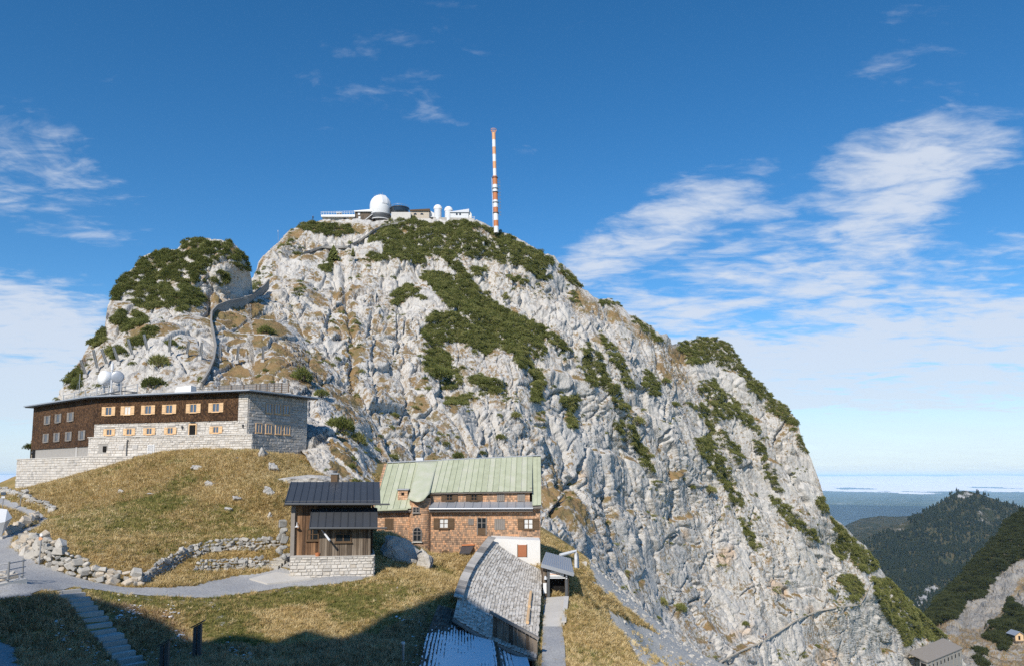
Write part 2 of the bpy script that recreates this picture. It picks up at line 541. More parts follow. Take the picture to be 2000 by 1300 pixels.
def gravel_mat():
    m, g, bs = new_mat('gravel')
    geo = g.add('ShaderNodeNewGeometry'); pos = geo.outputs['Position']
    a = g.noise(pos, 0.35, 5.0, 0.6); c = g.noise(pos, 9.0, 4.0, 0.7); d = g.noise(pos, 2.2, 4.0, 0.6)
    col = g.mix(g.smooth(a, 0.35, 0.65), (0.36, 0.365, 0.375), (0.45, 0.445, 0.43))
    col = g.mix(g.math('MULTIPLY', g.smooth(c, 0.46, 0.62), 0.65), col, (0.22, 0.22, 0.225))
    col = g.mix(g.math('MULTIPLY', g.smooth(g.noise(pos, 22.0, 2.0, 0.6), 0.58, 0.66), 0.6), col, (0.62, 0.61, 0.59))
    col = g.mix(g.math('MULTIPLY', g.smooth(d, 0.58, 0.72), 0.35), col, (0.33, 0.28, 0.20))
    g.set(bs, 'Base Color', col); g.set(bs, 'Roughness', 0.95); g.set(bs, 'Specular IOR Level', 0.1)
    bump(g, bs, c, 0.06, 0.5)
gravel_mat()
def leaf_mat(name, c0, c1, c2, trans=0.15):
    m, g, bs = new_mat(name)
    oi = g.add('ShaderNodeObjectInfo'); geo = g.add('ShaderNodeNewGeometry')
    n = g.noise(geo.outputs['Position'], 0.25, 3.0, 0.6)
    r = g.math('ADD', g.math('MULTIPLY', (oi, 'Random'), 0.5), g.math('MULTIPLY', n, 0.55))
    f = g.noise(geo.outputs['Position'], 3.1, 2.0, 0.6)
    r = g.math('ADD', r, g.math('MULTIPLY', g.math('SUBTRACT', f, 0.5), 0.6))
    g.set(bs, 'Base Color', g.ramp(r, [(0.25, c0), (0.5, c1), (0.78, c2)]))
    g.set(bs, 'Roughness', 0.8); g.set(bs, 'Specular IOR Level', 0.15)
    if trans:
        # thin blades and needles let part of the light through
        tr = g.add('ShaderNodeBsdfTranslucent', {'Color': bs.inputs['Base Color'].links[0].from_socket})
        mx = g.add('ShaderNodeMixShader', {0: trans, 1: bs, 2: tr})
        out = [x for x in g.n if x.type == 'OUTPUT_MATERIAL'][0]
        g.set(out, 'Surface', mx)
    return m
leaf_mat('pine', (0.130, 0.150, 0.044), (0.215, 0.232, 0.070), (0.310, 0.302, 0.112))
leaf_mat('pine_far_shaded', (0.028, 0.038, 0.014), (0.046, 0.058, 0.020), (0.078, 0.085, 0.030))  # darkened to carry the shade of the hillside turned from the sun
leaf_mat('conifer', (0.012, 0.022, 0.014), (0.020, 0.034, 0.018), (0.040, 0.048, 0.020))
leaf_mat('dry_grass', (0.36, 0.275, 0.105), (0.64, 0.475, 0.215), (0.80, 0.65, 0.37), 0.25)
leaf_mat('green_grass', (0.165, 0.180, 0.050), (0.30, 0.285, 0.088), (0.50, 0.40, 0.165), 0.25)
leaf_mat('shade_heath', (0.30, 0.215, 0.115), (0.52, 0.365, 0.205), (0.66, 0.49, 0.29), 0.25)  # colour raised to lift the dark foreground shade
plain('bark', (0.10, 0.075, 0.055))

# masonry, timber, metal, plaster
plain('stone', (0.47, 0.445, 0.40), 0.30, 0.95, 1.2, bumpd=0.03)
plain('stone_grey', (0.37, 0.36, 0.335), 0.30, 0.95, 1.2, bumpd=0.03)
plain('stone_warm', (0.54, 0.47, 0.38), 0.28, 0.95, 1.6, bumpd=0.03)
def block_mat(name, tones):
    """every block of a masonry wall takes its own tone"""
    m, g, bs = new_mat(name)
    geo = g.add('ShaderNodeNewGeometry'); pos = geo.outputs['Position']
    n = g.noise(pos, 1.1, 5.0, 0.65); n2 = g.noise(pos, 7.0, 4.0, 0.7)
    r = g.math('ADD', g.math('MULTIPLY', geo.outputs['Random Per Island'], 0.6), g.math('MULTIPLY', n, 0.4))
    c = g.ramp(r, [(0.15 + 0.7 * i / (len(tones) - 1), t) for i, t in enumerate(tones)])
    c = g.mix(g.math('MULTIPLY', g.smooth(n2, 0.52, 0.7), 0.45), c, (0.22, 0.20, 0.17))
    g.set(bs, 'Base Color', c); g.set(bs, 'Roughness', 0.95)
    bump(g, bs, n2, 0.04, 0.7)
block_mat('blocks', [(0.42, 0.40, 0.37), (0.62, 0.58, 0.52), (0.70, 0.66, 0.60), (0.56, 0.50, 0.42)])
block_mat('blocks_grey', [(0.30, 0.30, 0.29), (0.45, 0.43, 0.40), (0.54, 0.51, 0.47), (0.40, 0.34, 0.27)])
plain('dark_concrete', (0.20, 0.19, 0.175), 0.2, 0.9, 1.0)
plain('path_stone', (0.30, 0.285, 0.26), 0.25, 0.95, 1.5, bumpd=0.03)
plain('mortar', (0.36, 0.34, 0.31), 0.15, 0.95, 2.0)
plain('plaster', (0.74, 0.72, 0.68), 0.07, 0.9, 0.6)
plain('concrete', (0.47, 0.45, 0.42), 0.15, 0.9, 0.8, bumpd=0.01)
plain('concrete_light', (0.58, 0.55, 0.50), 0.14, 0.9, 0.7, bumpd=0.01)
plain('white_paint', (0.80, 0.80, 0.79), 0.03, 0.5, 0.5)
plain('off_white', (0.66, 0.67, 0.68), 0.06, 0.6, 0.5)
plain('orange_paint', (0.55, 0.21, 0.09), 0.1, 0.6, 2.0)
plain('pale_orange_paint', (0.72, 0.38, 0.20), 0.1, 0.6, 2.0)
plain('steel', (0.36, 0.37, 0.38), 0.1, 0.45, 1.0, metal=0.5, spec=0.5)
plain('dark_steel', (0.12, 0.125, 0.13), 0.15, 0.5, 1.0, metal=0.3)
plain('zinc', (0.40, 0.42, 0.45), 0.12, 0.42, 0.8, metal=0.35, spec=0.5)
plain('dark_metal_roof', (0.055, 0.060, 0.068), 0.15, 0.45, 1.0, metal=0.0, spec=0.5)
plain('glass_dark', (0.02, 0.025, 0.03), 0.1, 0.08, 1.0, spec=0.8)
plain('glass_sky', (0.10, 0.14, 0.20), 0.15, 0.06, 1.0, spec=1.0, metal=0.35)
plain('curtain', (0.70, 0.70, 0.68), 0.08, 0.8, 2.0)
plain('dark', (0.012, 0.011, 0.010), 0.2, 0.9)
plain('new_wood', (0.74, 0.50, 0.28), 0.10, 0.7, 2.0)
plain('grey_wood', (0.25, 0.225, 0.20), 0.2, 0.85, 2.5)
plain('brown_wood', (0.13, 0.085, 0.050), 0.2, 0.8, 2.5)
plain('red_door', (0.42, 0.16, 0.075), 0.12, 0.7, 2.0)
plain('snow', (0.86, 0.88, 0.92), 0.03, 0.7, 2.0)
plain('yellow_sign', (0.80, 0.48, 0.10), 0.05, 0.5, 2.0)
plain('blue_cloth', (0.06, 0.09, 0.18), 0.1, 0.9, 4.0)
plain('red_cloth', (0.36, 0.10, 0.07), 0.1, 0.9, 4.0)
plain('dark_cloth', (0.04, 0.04, 0.045), 0.1, 0.9, 4.0)
plain('skin', (0.50, 0.30, 0.22), 0.05, 0.7, 4.0)
plain('hair', (0.07, 0.045, 0.03), 0.1, 0.8, 4.0)

def wood_planks(name, c0, c1, c2):
    """weathered upright boards: each board its own tone, grain along the board"""
    m, g, bs = new_mat(name)
    tc = g.add('ShaderNodeTexCoord'); oi = g.add('ShaderNodeObjectInfo')
    r = oi.outputs['Random']
    v = g.add('ShaderNodeVectorMath', {0: (tc, 'Object')}, operation='ADD')
    off = g.add('ShaderNodeCombineXYZ', {0: g.math('MULTIPLY', r, 37.0), 1: g.math('MULTIPLY', r, 11.0), 2: 0.0})
    g.set(v, 1, off)
    grain = g.noise(g.vmap(v.outputs[0], (14, 14, 0.7)), 1.0, 5.0, 0.65)
    tone = g.noise(g.vmap(v.outputs[0], (0.8, 0.8, 0.5)), 1.0, 3.0, 0.5)
    f = g.math('ADD', g.math('MULTIPLY', grain, 0.55), g.math('MULTIPLY', tone, 0.35))
    f = g.math('ADD', f, g.math('MULTIPLY', g.math('SUBTRACT', r, 0.4), 0.30))
    g.set(bs, 'Base Color', g.ramp(f, [(0.28, c0), (0.47, c1), (0.66, c2)]))
    bump(g, bs, grain, 0.01, 0.5)
wood_planks('planks', (0.055, 0.035, 0.024), (0.19, 0.110, 0.062), (0.40, 0.235, 0.130))
wood_planks('planks_grey', (0.06, 0.047, 0.037), (0.155, 0.118, 0.085), (0.29, 0.235, 0.18))

def shingle_mat(name, stops, rowh=0.16, roww=0.14):
    """rows of small wooden shingles, too small to pick apart from here"""
    m, g, bs = new_mat(name)
    tc = g.add('ShaderNodeTexCoord')
    sep = g.add('ShaderNodeSeparateXYZ', {0: (tc, 'UV')})
    row = g.math('FLOOR', g.math('DIVIDE', sep.outputs['Y'], rowh))
    fr = g.math('FRACT', g.math('DIVIDE', sep.outputs['Y'], rowh))
    sh = g.math('MULTIPLY', g.math('FRACT', g.math('MULTIPLY', row, 0.618)), 3.0)
    cx = g.math('FLOOR', g.math('ADD', g.math('DIVIDE', sep.outputs['X'], roww), sh))
    fx = g.math('FRACT', g.math('ADD', g.math('DIVIDE', sep.outputs['X'], roww), sh))
    wn = g.add('ShaderNodeTexWhiteNoise', {0: g.add('ShaderNodeCombineXYZ', {0: cx, 1: row, 2: 3.0})}, noise_dimensions='3D')
    big = g.noise((tc, 'UV'), 0.35, 5.0, 0.65)
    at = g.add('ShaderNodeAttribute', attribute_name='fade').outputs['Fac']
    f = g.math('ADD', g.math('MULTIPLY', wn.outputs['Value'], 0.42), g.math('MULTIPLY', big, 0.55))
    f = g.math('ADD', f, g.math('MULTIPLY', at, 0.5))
    col = g.ramp(f, stops)
    edge = g.math('MULTIPLY', g.smooth(fr, 0.0, 0.14), g.smooth(fx, 0.0, 0.10))
    col = g.mix(g.math('MULTIPLY', g.math('SUBTRACT', 1.0, edge), 0.55), col, (0.03, 0.022, 0.016))
    g.set(bs, 'Base Color', col)
    bump(g, bs, g.math('ADD', edge, g.math('MULTIPLY', g.math('SUBTRACT', 1.0, fr), 0.8)), 0.03, 0.8)
shingle_mat('shingle_brown', [(0.25, (0.030, 0.017, 0.010)), (0.50, (0.075, 0.040, 0.020)), (0.72, (0.15, 0.080, 0.038)), (0.9, (0.20, 0.12, 0.065))])
shingle_mat('shingle_house', [(0.20, (0.20, 0.140, 0.100)), (0.42, (0.41, 0.270, 0.175)), (0.62, (0.62, 0.345, 0.190)), (0.85, (0.72, 0.50, 0.34))], 0.19, 0.17)
shingle_mat('shingle_grey', [(0.22, (0.13, 0.11, 0.095)), (0.45, (0.22, 0.185, 0.155)), (0.8, (0.38, 0.32, 0.26))], 0.19, 0.17)
wood_planks('roof_shingle', (0.20, 0.185, 0.165), (0.42, 0.39, 0.35), (0.60, 0.56, 0.50))

def copper_mat():
    m, g, bs = new_mat('copper_green')
    tc = g.add('ShaderNodeTexCoord'); oi = g.add('ShaderNodeObjectInfo')
    n = g.noise(g.vmap((tc, 'Object'), (1.2, 1.2, 0.35)), 1.0, 5.0, 0.6); n2 = g.noise((tc, 'Object'), 6.0, 4.0, 0.6)
    c = g.ramp(g.math('ADD', g.math('MULTIPLY', n, 0.7), g.math('MULTIPLY', (oi, 'Random'), 0.3)), [(0.3, (0.39, 0.41, 0.285)), (0.5, (0.46, 0.485, 0.345)), (0.75, (0.54, 0.535, 0.43))])
    c = g.mix(g.math('MULTIPLY', g.smooth(n2, 0.62, 0.72), 0.5), c, (0.45, 0.36, 0.27))
    g.set(bs, 'Base Color', c); g.set(bs, 'Roughness', 0.65); g.set(bs, 'Specular IOR Level', 0.2)
copper_mat()
def plain_mat():
    m, g, bs = new_mat('lowland')
    geo = g.add('ShaderNodeNewGeometry'); pos = geo.outputs['Position']
    a = g.noise(pos, 0.0004, 6.0, 0.65); b = g.noise(pos, 0.0012, 6.0, 0.75)
    col = g.mix(g.smooth(a, 0.42, 0.58), (0.09, 0.13, 0.08), (0.20, 0.22, 0.12))
    col = g.mix(g.smooth(b, 0.58, 0.66), col, (0.70, 0.68, 0.64))
    g.set(bs, 'Base Color', col); g.set(bs, 'Roughness', 1.0); g.set(bs, 'Specular IOR Level', 0.0)
plain_mat()
plain('cloud_white', (0.92, 0.93, 0.95), 0.02, 1.0, 0.001, spec=0.0)
def forest_floor():
    m, g, bs = new_mat('forest_floor')
    geo = g.add('ShaderNodeNewGeometry'); pos = geo.outputs['Position']
    nz = g.add('ShaderNodeSeparateXYZ', {0: geo.outputs['Normal']}).outputs['Z']
    a = g.noise(pos, 0.006, 6.0, 0.65); b = g.noise(pos, 0.03, 5.0, 0.7)
    rk = g.add('ShaderNodeAttribute', attribute_name='rockiness').outputs['Fac']
    col = g.mix(g.smooth(b, 0.4, 0.65), (0.035, 0.042, 0.022), (0.10, 0.085, 0.045))
    col = g.mix(g.smooth(g.math('ADD', g.math('MULTIPLY', b, 0.6), rk), 0.72, 0.85), col, (0.42, 0.41, 0.40))
    g.set(bs, 'Base Color', col); g.set(bs, 'Roughness', 1.0); g.set(bs, 'Specular IOR Level', 0.0)
    bump(g, bs, b, 8.0, 0.8)
forest_floor()

# ------------------------------------------------------------------ the mountain and the ground
rng = np.random.default_rng(7)
def interp(poly, u):
    p = np.asarray(poly, float)
    return np.interp(u, p[:, 0], p[:, 1])
def normals(pts):
    du = np.gradient(pts, axis=1); dv = np.gradient(pts, axis=0)
    n = np.cross(du, dv); n /= np.linalg.norm(n, axis=-1, keepdims=True) + 1e-12
    toc = -pts
    flip = (n * toc).sum(-1) < 0
    n[flip] *= -1
    return n
def billow(p, octaves, seed, gain=0.5):
    """rounded lobes with sharp creases between them, 0..1"""
    out = 0; a = 1.0; tot = 0
    for o in range(octaves):
        out = out + a * np.abs(vnoise(p, seed + o * 13)) * 1.6; tot += a
        a *= gain; p = p * 2.1 + 5.1
    return out / tot
def rock_relief(p, amp=1.0):
    """limestone face: buttresses and gullies, upright flutes, broken slabs, cracks, small roughness (metres)"""
    warp = np.stack([vnoise(p / 14.0, 31), vnoise(p / 14.0, 32), vnoise(p / 14.0, 33)], -1)
    q = p + warp * 3.0
    dip = np.clip((p[:, 0] - 10) / 60.0, 0, 1) * 0.55             # bedding tips to the right on the long face
    s = q[:, 0] + dip * q[:, 2]
    y = q[:, 1] * 0.6; z = q[:, 2]
    # broken ground against smooth slabs
    broken = np.clip(0.42 + 1.5 * fbm(p / 22.0, 3, 91), 0.04, 1.2)
    d = fbm(q / 30.0, 3, 9) * 4.0
    d += (billow(np.stack([s / 15.0, y / 15.0, z / 60.0], -1), 3, 3) - 0.4) * 3.4
    d += (billow(np.stack([s / 4.6, y / 5.0, z / 24.0], -1), 3, 13) - 0.4) * 0.95 * (0.2 + 0.8 * broken)
    d += (billow(np.stack([s / 1.5, y / 1.6, z / 6.5], -1), 3, 23, 0.6) - 0.4) * 0.62 * (0.12 + 0.88 * broken)
    # big tilted blocks, cut by joints
    f1, f2, val, vec = worley(np.stack([s / 8.0, y / 8.0, z / 13.0], -1), 5)
    d += (val - 0.5) * 1.9 + 0.5 * (vec @ np.array([0.6, 0.0, 0.7])) * (val - 0.4)
    d -= 1.0 * np.clip(1 - (f2 - f1) / 0.05, 0, 1)
    f1, f2, val, vec = worley(np.stack([s / 2.6, y / 2.6, z / 3.4], -1) + 3.3, 6)
    d += ((val - 0.5) * 0.6 + 0.45 * (vec @ np.array([0.5, 0.2, 0.8])) * (val - 0.4) - 0.5 * np.clip(1 - (f2 - f1) / 0.09, 0, 1)) * broken
    # long joints: thin upright fissures and slanting ones
    n1 = np.abs(fbm(np.stack([s / 6.0, y / 7.0, z / 42.0], -1), 2, 131)); n2 = np.abs(fbm(np.stack([(q[:, 0] - 1.1 * z) / 16.0, y / 12.0, z / 9.0], -1), 2, 133))
    gate = np.clip(vnoise(p / 12.0, 135) * 2.5 + 0.3, 0, 1); gate2 = np.clip(vnoise(p / 15.0, 136) * 2.5, 0, 1)
    d -= 1.5 * np.clip(1 - n1 / 0.035, 0, 1) * gate + 1.3 * np.clip(1 - n2 / 0.025, 0, 1) * gate2
    # benches: undercut ledges that cross the face
    zz = p[:, 2] + 0.25 * p[:, 0] + 6.0 * vnoise(p / 20.0, 71)
    for per, am, sd in ((16.0, 2.4, 77), (5.3, 0.9, 78)):
        ph = ((zz + 0.25 * per * vnoise(p / (per * 0.8), sd + 5)) / per) % 1.0
        saw = np.where(ph < 0.86, ph / 0.86, (1 - ph) / 0.14) - 0.5
        d += am * saw * np.clip(0.35 + 1.3 * vnoise(p / (2.2 * per), sd), 0, 1)
    f1, f2, val, vec = worley(np.stack([s / 0.85, y / 0.9, z / 1.5], -1) + 8.1, 16)
    d += ((val - 0.5) * 0.42 - 0.25 * np.clip(1 - (f2 - f1) / 0.12, 0, 1)) * (0.35 + 0.65 * broken)
    d += fbm(p / 1.5, 4, 21, 0.65) * 0.36 * (0.5 + 0.6 * broken)
    return d * amp

GULLY = [([(672, 520), (680, 600), (690, 700), (685, 780), (705, 850)], 11, 1.5), ([(640, 470), (655, 560), (640, 640), (610, 700)], 7, 1.2), ([(735, 560), (725, 650), (735, 760), (725, 840)], 7, 1.3), ([(1065, 905), (1110, 960), (1080, 1010)], 7, 3.5), ([(1142, 870), (1135, 930), (1100, 980), (1070, 1000)], 6, 3.5),
         ([(1130, 640), (1180, 760), (1230, 860), (1290, 960)], 6, 2.4), ([(1300, 785), (1300, 865)], 4, 3.0), ([(1320, 955), (1318, 1055)], 4, 2.6), ([(1548, 800), (1520, 860), (1545, 920), (1575, 980)], 8, 4.0), ([(1360, 1125), (1380, 1160), (1345, 1178)], 5, 3.0), ([(1350, 1190), (1400, 1260), (1430, 1290)], 8, 4.0),
         ([(1540, 1145), (1545, 1205)], 6, 4.0), ([(1410, 890), (1440, 1000), (1500, 1090)], 6, 2.4), ([(930, 780), (960, 860), (970, 900)], 5, 2.0), ([(1480, 880), (1530, 970), (1580, 1060), (1620, 1130)], 6, 3.0), ([(780, 620), (790, 720), (800, 800), (820, 880)], 6, 1.3), ([(1010, 560), (1060, 640), (1120, 720)], 5, 2.0), ([(1230, 690), (1290, 800), (1350, 900)], 5, 2.2),
         ([(900, 560), (960, 620)], 4, 2.0), ([(560, 560), (590, 640), (600, 700)], 7, 1.5), ([(1180, 930), (1200, 1040), (1190, 1100)], 5, 2.6), ([(1250, 980), (1262, 1080)], 4, 2.2), ([(1390, 1010), (1400, 1100)], 4, 2.2), ([(1470, 1080), (1475, 1180)], 5, 2.4), ([(1600, 1040), (1640, 1120), (1650, 1200)], 5, 2.4)]
def gully_cut(p):
    """the deeper clefts of the face: how far the rock steps back there (metres)"""
    u, v = pix(p)
    q = np.stack([u / 18.0, v / 18.0, u * 0], -1)
    du = fbm(q, 3, 311) * 14; dv = fbm(q + 9, 3, 312) * 10
    uu, vv = u + du, v + dv
    cut = np.zeros(len(u))
    for line, wd, dep in GULLY:
        for (a, b), (c, d) in zip(line, line[1:]):
            L2 = (c - a) ** 2 + (d - b) ** 2
            t = np.clip(((uu - a) * (c - a) + (vv - b) * (d - b)) / L2, 0, 1)
            dist = np.hypot(uu - a - t * (c - a), vv - b - t * (d - b))
            cut = np.maximum(cut, dep * np.clip(1 - dist / wd, 0, 1) ** 1.3)
    return cut
def box_blur(a, r):
    for ax in (0, 1):
        c = np.cumsum(np.pad(a, [(r + 1, r) if i == ax else (0, 0) for i in range(2)], mode='edge'), axis=ax)
        n = a.shape[ax]
        a = (np.take(c, np.arange(2 * r + 1, n + 2 * r + 1), ax) - np.take(c, np.arange(0, n), ax)) / (2 * r + 1)
    return a
GRASS_POLY = []      # filled below: turf patches in the rock, as photo outlines
def face(name, us, top, bot, ctrl, rows, amp, back=(14, 9), topjit=3.0, dark=None, mat='rock', seed=0, smooth_big=None):
    """a rock face lofted between its foot line and its skyline, with the far side falling away behind"""
    c = np.asarray(ctrl, float)
    rbf = RBF(c[:, :2], np.log(c[:, 2]), 2e-4, 1000.0)
    us = np.asarray(us, float)
    vt = interp(top, us)
    jit = fbm(np.stack([us / 16.0, us * 0 + seed, us * 0], -1), 4, 55 + seed, 0.6)
    vt = vt + jit * topjit
    vb = interp(bot, us)
    t = np.linspace(0, 1, rows)
    V = vb[None] + (vt - vb)[None] * t[:, None]
    U = np.repeat(us[None], rows, 0)
    D = np.exp(rbf(U, V))
    pts = Pn(U, V, D)
    # rows behind the skyline
    nb, step = back
    dirn = Pn(us, vt, np.ones_like(us)); dirn[:, 2] = 0
    extra = []
    for k in range(1, nb + 1):
        off = np.stack([pts[-1][:, 0] / pts[-1][:, 1], np.ones(len(us)), np.zeros(len(us))], -1) * step * k * 0.55
        e = pts[-1] + off; e[:, 2] -= 0.05 * (step * k) ** 1.45 + 0.15 * k
        extra.append(e)
    pts = np.concatenate([pts, np.array(extra)], 0)
    n = normals(pts)
    n[rows - 1:] = n[rows - 2:rows - 1] * 0.35 + np.array([0, 0.0, 0.8])
    n /= np.linalg.norm(n, axis=-1, keepdims=True)
    flat = pts.reshape(-1, 3)
    rel = rock_relief(flat, amp) - (gully_cut(flat) if name == 'mountain' else 0)
    if dark is not None:
        rel = rel * dark(*pix(flat))
    tt = np.clip((1 - np.r_[t, np.ones(nb)]) / 0.06, 0.3, 1)
    tt[rows:] = 0.3
    rel = rel.reshape(pts.shape[:2]) * tt[:, None]
    pts = pts + n * rel[..., None]
    me = grid_mesh(name, pts)
    u, v = pix(pts.reshape(-1, 3))
    gr = np.zeros(len(u)); stn = np.zeros(len(u))
    du = fbm(np.stack([u / 14, v / 14, u * 0], -1), 3, 5) * 10
    for poly in GRASS_POLY:
        gr[inpoly(u + du, v - du, poly)] = 1.0
    for poly in STAIN_POLY:
        stn[inpoly(u + du, v - du, poly)] = 1.0
    gr = box_blur(gr.reshape(pts.shape[:2]), 5).ravel(); stn = box_blur(stn.reshape(pts.shape[:2]), 6).ravel()
    nz = normals(pts)[..., 2]
    ledge = (box_blur(nz, 2) - box_blur(nz, 30)) * np.clip((rows - 4 - np.arange(rows + nb)) / 12.0, 0, 1)[:, None]
    gr = np.clip(gr * 0.50 + ledge.ravel() * 1.5 + (box_blur(nz, 12) - 0.55).ravel() * 0.5 * np.repeat(np.clip((rows - 14 - np.arange(rows + nb)) / 20.0, 0, 1), len(us)), -1, 2)
    back_id = np.repeat(np.r_[np.zeros(rows), np.ones(nb)], len(us)) > 0
    gr[back_id] = 0.3
    set_attr(me, 'grass', gr); set_attr(me, 'stain', stn)
    me.materials.append(MAT[mat])
    o = tag(put(name, me), kind='structure')
    o_pts = pts
    return o, o_pts, rows, n

GRASS_POLY = [
    [(405, 560), (440, 570), (500, 590), (540, 620), (560, 660), (620, 700), (640, 760), (600, 755), (540, 748), (430, 745), (425, 700), (430, 640), (400, 620), (390, 590)],
    [(1290, 690), (1325, 672), (1345, 720), (1360, 745), (1320, 760), (1290, 740), (1270, 715)],
    [(1060, 860), (1110, 960), (1190, 1010), (1180, 1040), (1120, 1030), (1075, 980)],
    [(640, 760), (690, 800), (700, 830), (660, 800)], [(650, 560), (690, 560), (700, 760), (690, 800), (670, 700)],
    [(1280, 860), (1330, 870), (1310, 890), (1280, 880)], [(1290, 915), (1370, 930), (1340, 945), (1290, 930)],
    [(1500, 1165), (1530, 1170), (1550, 1215), (1530, 1215)], [(580, 470), (640, 470), (640, 490), (590, 490)],
    [(1100, 1070), (1150, 1080), (1170, 1120), (1130, 1110)], [(1350, 1190), (1375, 1200), (1420, 1260), (1395, 1260)],
    [(640, 860), (700, 870), (700, 930), (650, 930)], [(1570, 1180), (1640, 1190), (1640, 1230), (1570, 1260)],
]
STAIN_POLY = [[(1130, 880), (1145, 880), (1150, 930), (1140, 960), (1125, 950)], [(1490, 1130), (1535, 1130), (1545, 1170), (1510, 1165)],
              [(1410, 1060), (1440, 1070), (1430, 1110), (1400, 1100)], [(1330, 1020), (1350, 1025), (1345, 1070), (1330, 1065)],
              [(1570, 1170), (1595, 1180), (1590, 1215), (1565, 1215)], [(1590, 1260), (1640, 1270), (1640, 1310), (1590, 1300)], [(1420, 1225), (1480, 1215), (1460, 1250), (1425, 1255)]]

A_TOP = [(430, 600), (480, 560), (497, 535), (505, 510), (520, 495), (545, 470), (565, 448), (585, 440), (625, 431), (700, 430), (760, 428), (850, 426), (920, 428), (945, 438), (975, 455), (1010, 466), (1060, 492),
         (1082, 498), (1092, 512), (1110, 524), (1130, 548), (1137, 565), (1160, 580), (1192, 584), (1215, 596), (1228, 612), (1250, 622), (1275, 638), (1290, 652), (1302, 652), (1310, 660), (1312, 672), (1335, 668), (1350, 662), (1390, 660), (1415, 664),
         (1432, 678), (1445, 700), (1460, 722), (1490, 752), (1512, 774), (1530, 785), (1548, 803), (1560, 824), (1566, 850), (1578, 872), (1590, 905), (1600, 935), (1608, 960), (1614, 985), (1622, 1003), (1640, 1020), (1660, 1038),
         (1690, 1066), (1705, 1090), (1722, 1112), (1745, 1140), (1770, 1165), (1800, 1195), (1830, 1225), (1850, 1240), (1862, 1256), (1880, 1290), (1900, 1330)]
A_BOT = [(430, 680), (500, 640), (560, 740), (640, 850), (700, 950), (750, 985), (1000, 985), (1050, 1060), (1100, 1140), (1200, 1250), (1300, 1340), (1400, 1380), (1900, 1400)]
A_CTRL = [(430, 620, 190), (500, 540, 212), (500, 600, 195), (540, 500, 228), (560, 470, 238), (600, 440, 250), (700, 425, 256), (760, 430, 258), (850, 430, 258), (920, 430, 258), (980, 460, 262), (1080, 500, 270), (1130, 560, 275),
          (1200, 590, 280), (1300, 655, 285), (1330, 672, 296), (1390, 660, 305), (1440, 690, 305), (1510, 775, 308), (1560, 830, 303), (1600, 930, 303), (1625, 1005, 306), (1700, 1080, 325), (1780, 1180, 345), (1850, 1240, 370), (1880, 1270, 380),
          (540, 580, 185), (560, 640, 168), (620, 560, 208), (620, 700, 155), (650, 780, 134), (700, 620, 190), (700, 720, 160), (710, 860, 120), (700, 500, 236), (760, 800, 147), (850, 900, 142), (850, 800, 160), (850, 700, 190), (850, 600, 215),
          (850, 500, 240), (1000, 900, 162), (1000, 800, 178), (1000, 700, 205), (1000, 600, 230), (1000, 500, 253), (1060, 1000, 148), (1100, 1080, 132), (1100, 900, 186), (1100, 800, 208), (1100, 700, 220), (1100, 600, 244), (1200, 1150, 172),
          (1200, 1050, 196), (1200, 900, 222), (1200, 750, 235), (1300, 1230, 205), (1300, 1100, 230), (1300, 900, 245), (1300, 750, 266), (1420, 1290, 225), (1400, 1150, 250), (1400, 950, 272), (1400, 800, 285), (1500, 1250, 255), (1500, 1100, 272),
          (1500, 900, 292), (1600, 1280, 275), (1600, 1200, 285), (1600, 1100, 297), (1680, 1180, 305), (1700, 1280, 312), (1780, 1290, 335), (1880, 1330, 370), (1050, 1060, 118), (1200, 1250, 135), (1300, 1340, 165), (1450, 1380, 215), (1700, 1400, 280)]
face_a, pts_a, rows_a, nrm_a = face('mountain', np.linspace(430, 1900, 960), A_TOP, A_BOT, A_CTRL, 430, 1.0)

B_TOP = [(60, 860), (92, 800), (118, 765), (128, 742), (150, 708), (165, 690), (178, 664), (205, 640), (210, 600), (220, 575), (238, 538), (262, 522), (278, 500), (300, 493), (345, 487), (363, 470), (400, 466), (440, 470), (452, 474), (463, 481), (470, 495),
         (483, 505), (488, 525), (492, 555), (496, 582), (515, 575), (535, 566), (560, 590), (600, 640), (640, 690), (690, 760), (720, 800), (745, 850), (765, 900)]
B_BOT = [(60, 900), (100, 830), (560, 830), (600, 905), (640, 985), (765, 1000)]
B_CTRL = [(60, 880, 112), (95, 800, 120), (130, 750, 124), (150, 740, 126), (180, 680, 136), (215, 590, 148), (240, 540, 156), (280, 500, 162), (345, 488, 165), (380, 468, 167), (450, 474, 170), (488, 520, 172), (494, 575, 175), (535, 566, 196), (560, 590, 184),
          (600, 640, 177), (640, 690, 163), (690, 760, 152), (720, 800, 144), (745, 850, 135), (300, 750, 118), (300, 680, 130), (300, 600, 146), (400, 750, 117), (400, 680, 134), (400, 600, 155), (450, 540, 165), (440, 640, 150), (450, 700, 136), (500, 760, 116),
          (500, 680, 142), (500, 620, 160), (540, 620, 163), (560, 760, 114), (560, 690, 138), (620, 820, 106), (620, 760, 120), (690, 880, 101), (660, 930, 92), (600, 860, 98), (700, 980, 88), (300, 830, 108), (740, 950, 96), (700, 820, 118)]
face_b, pts_b, rows_b, nrm_b = face('crag', np.linspace(60, 765, 500), B_TOP, B_BOT, B_CTRL, 300, 0.62, (12, 6), 3.0, seed=3)

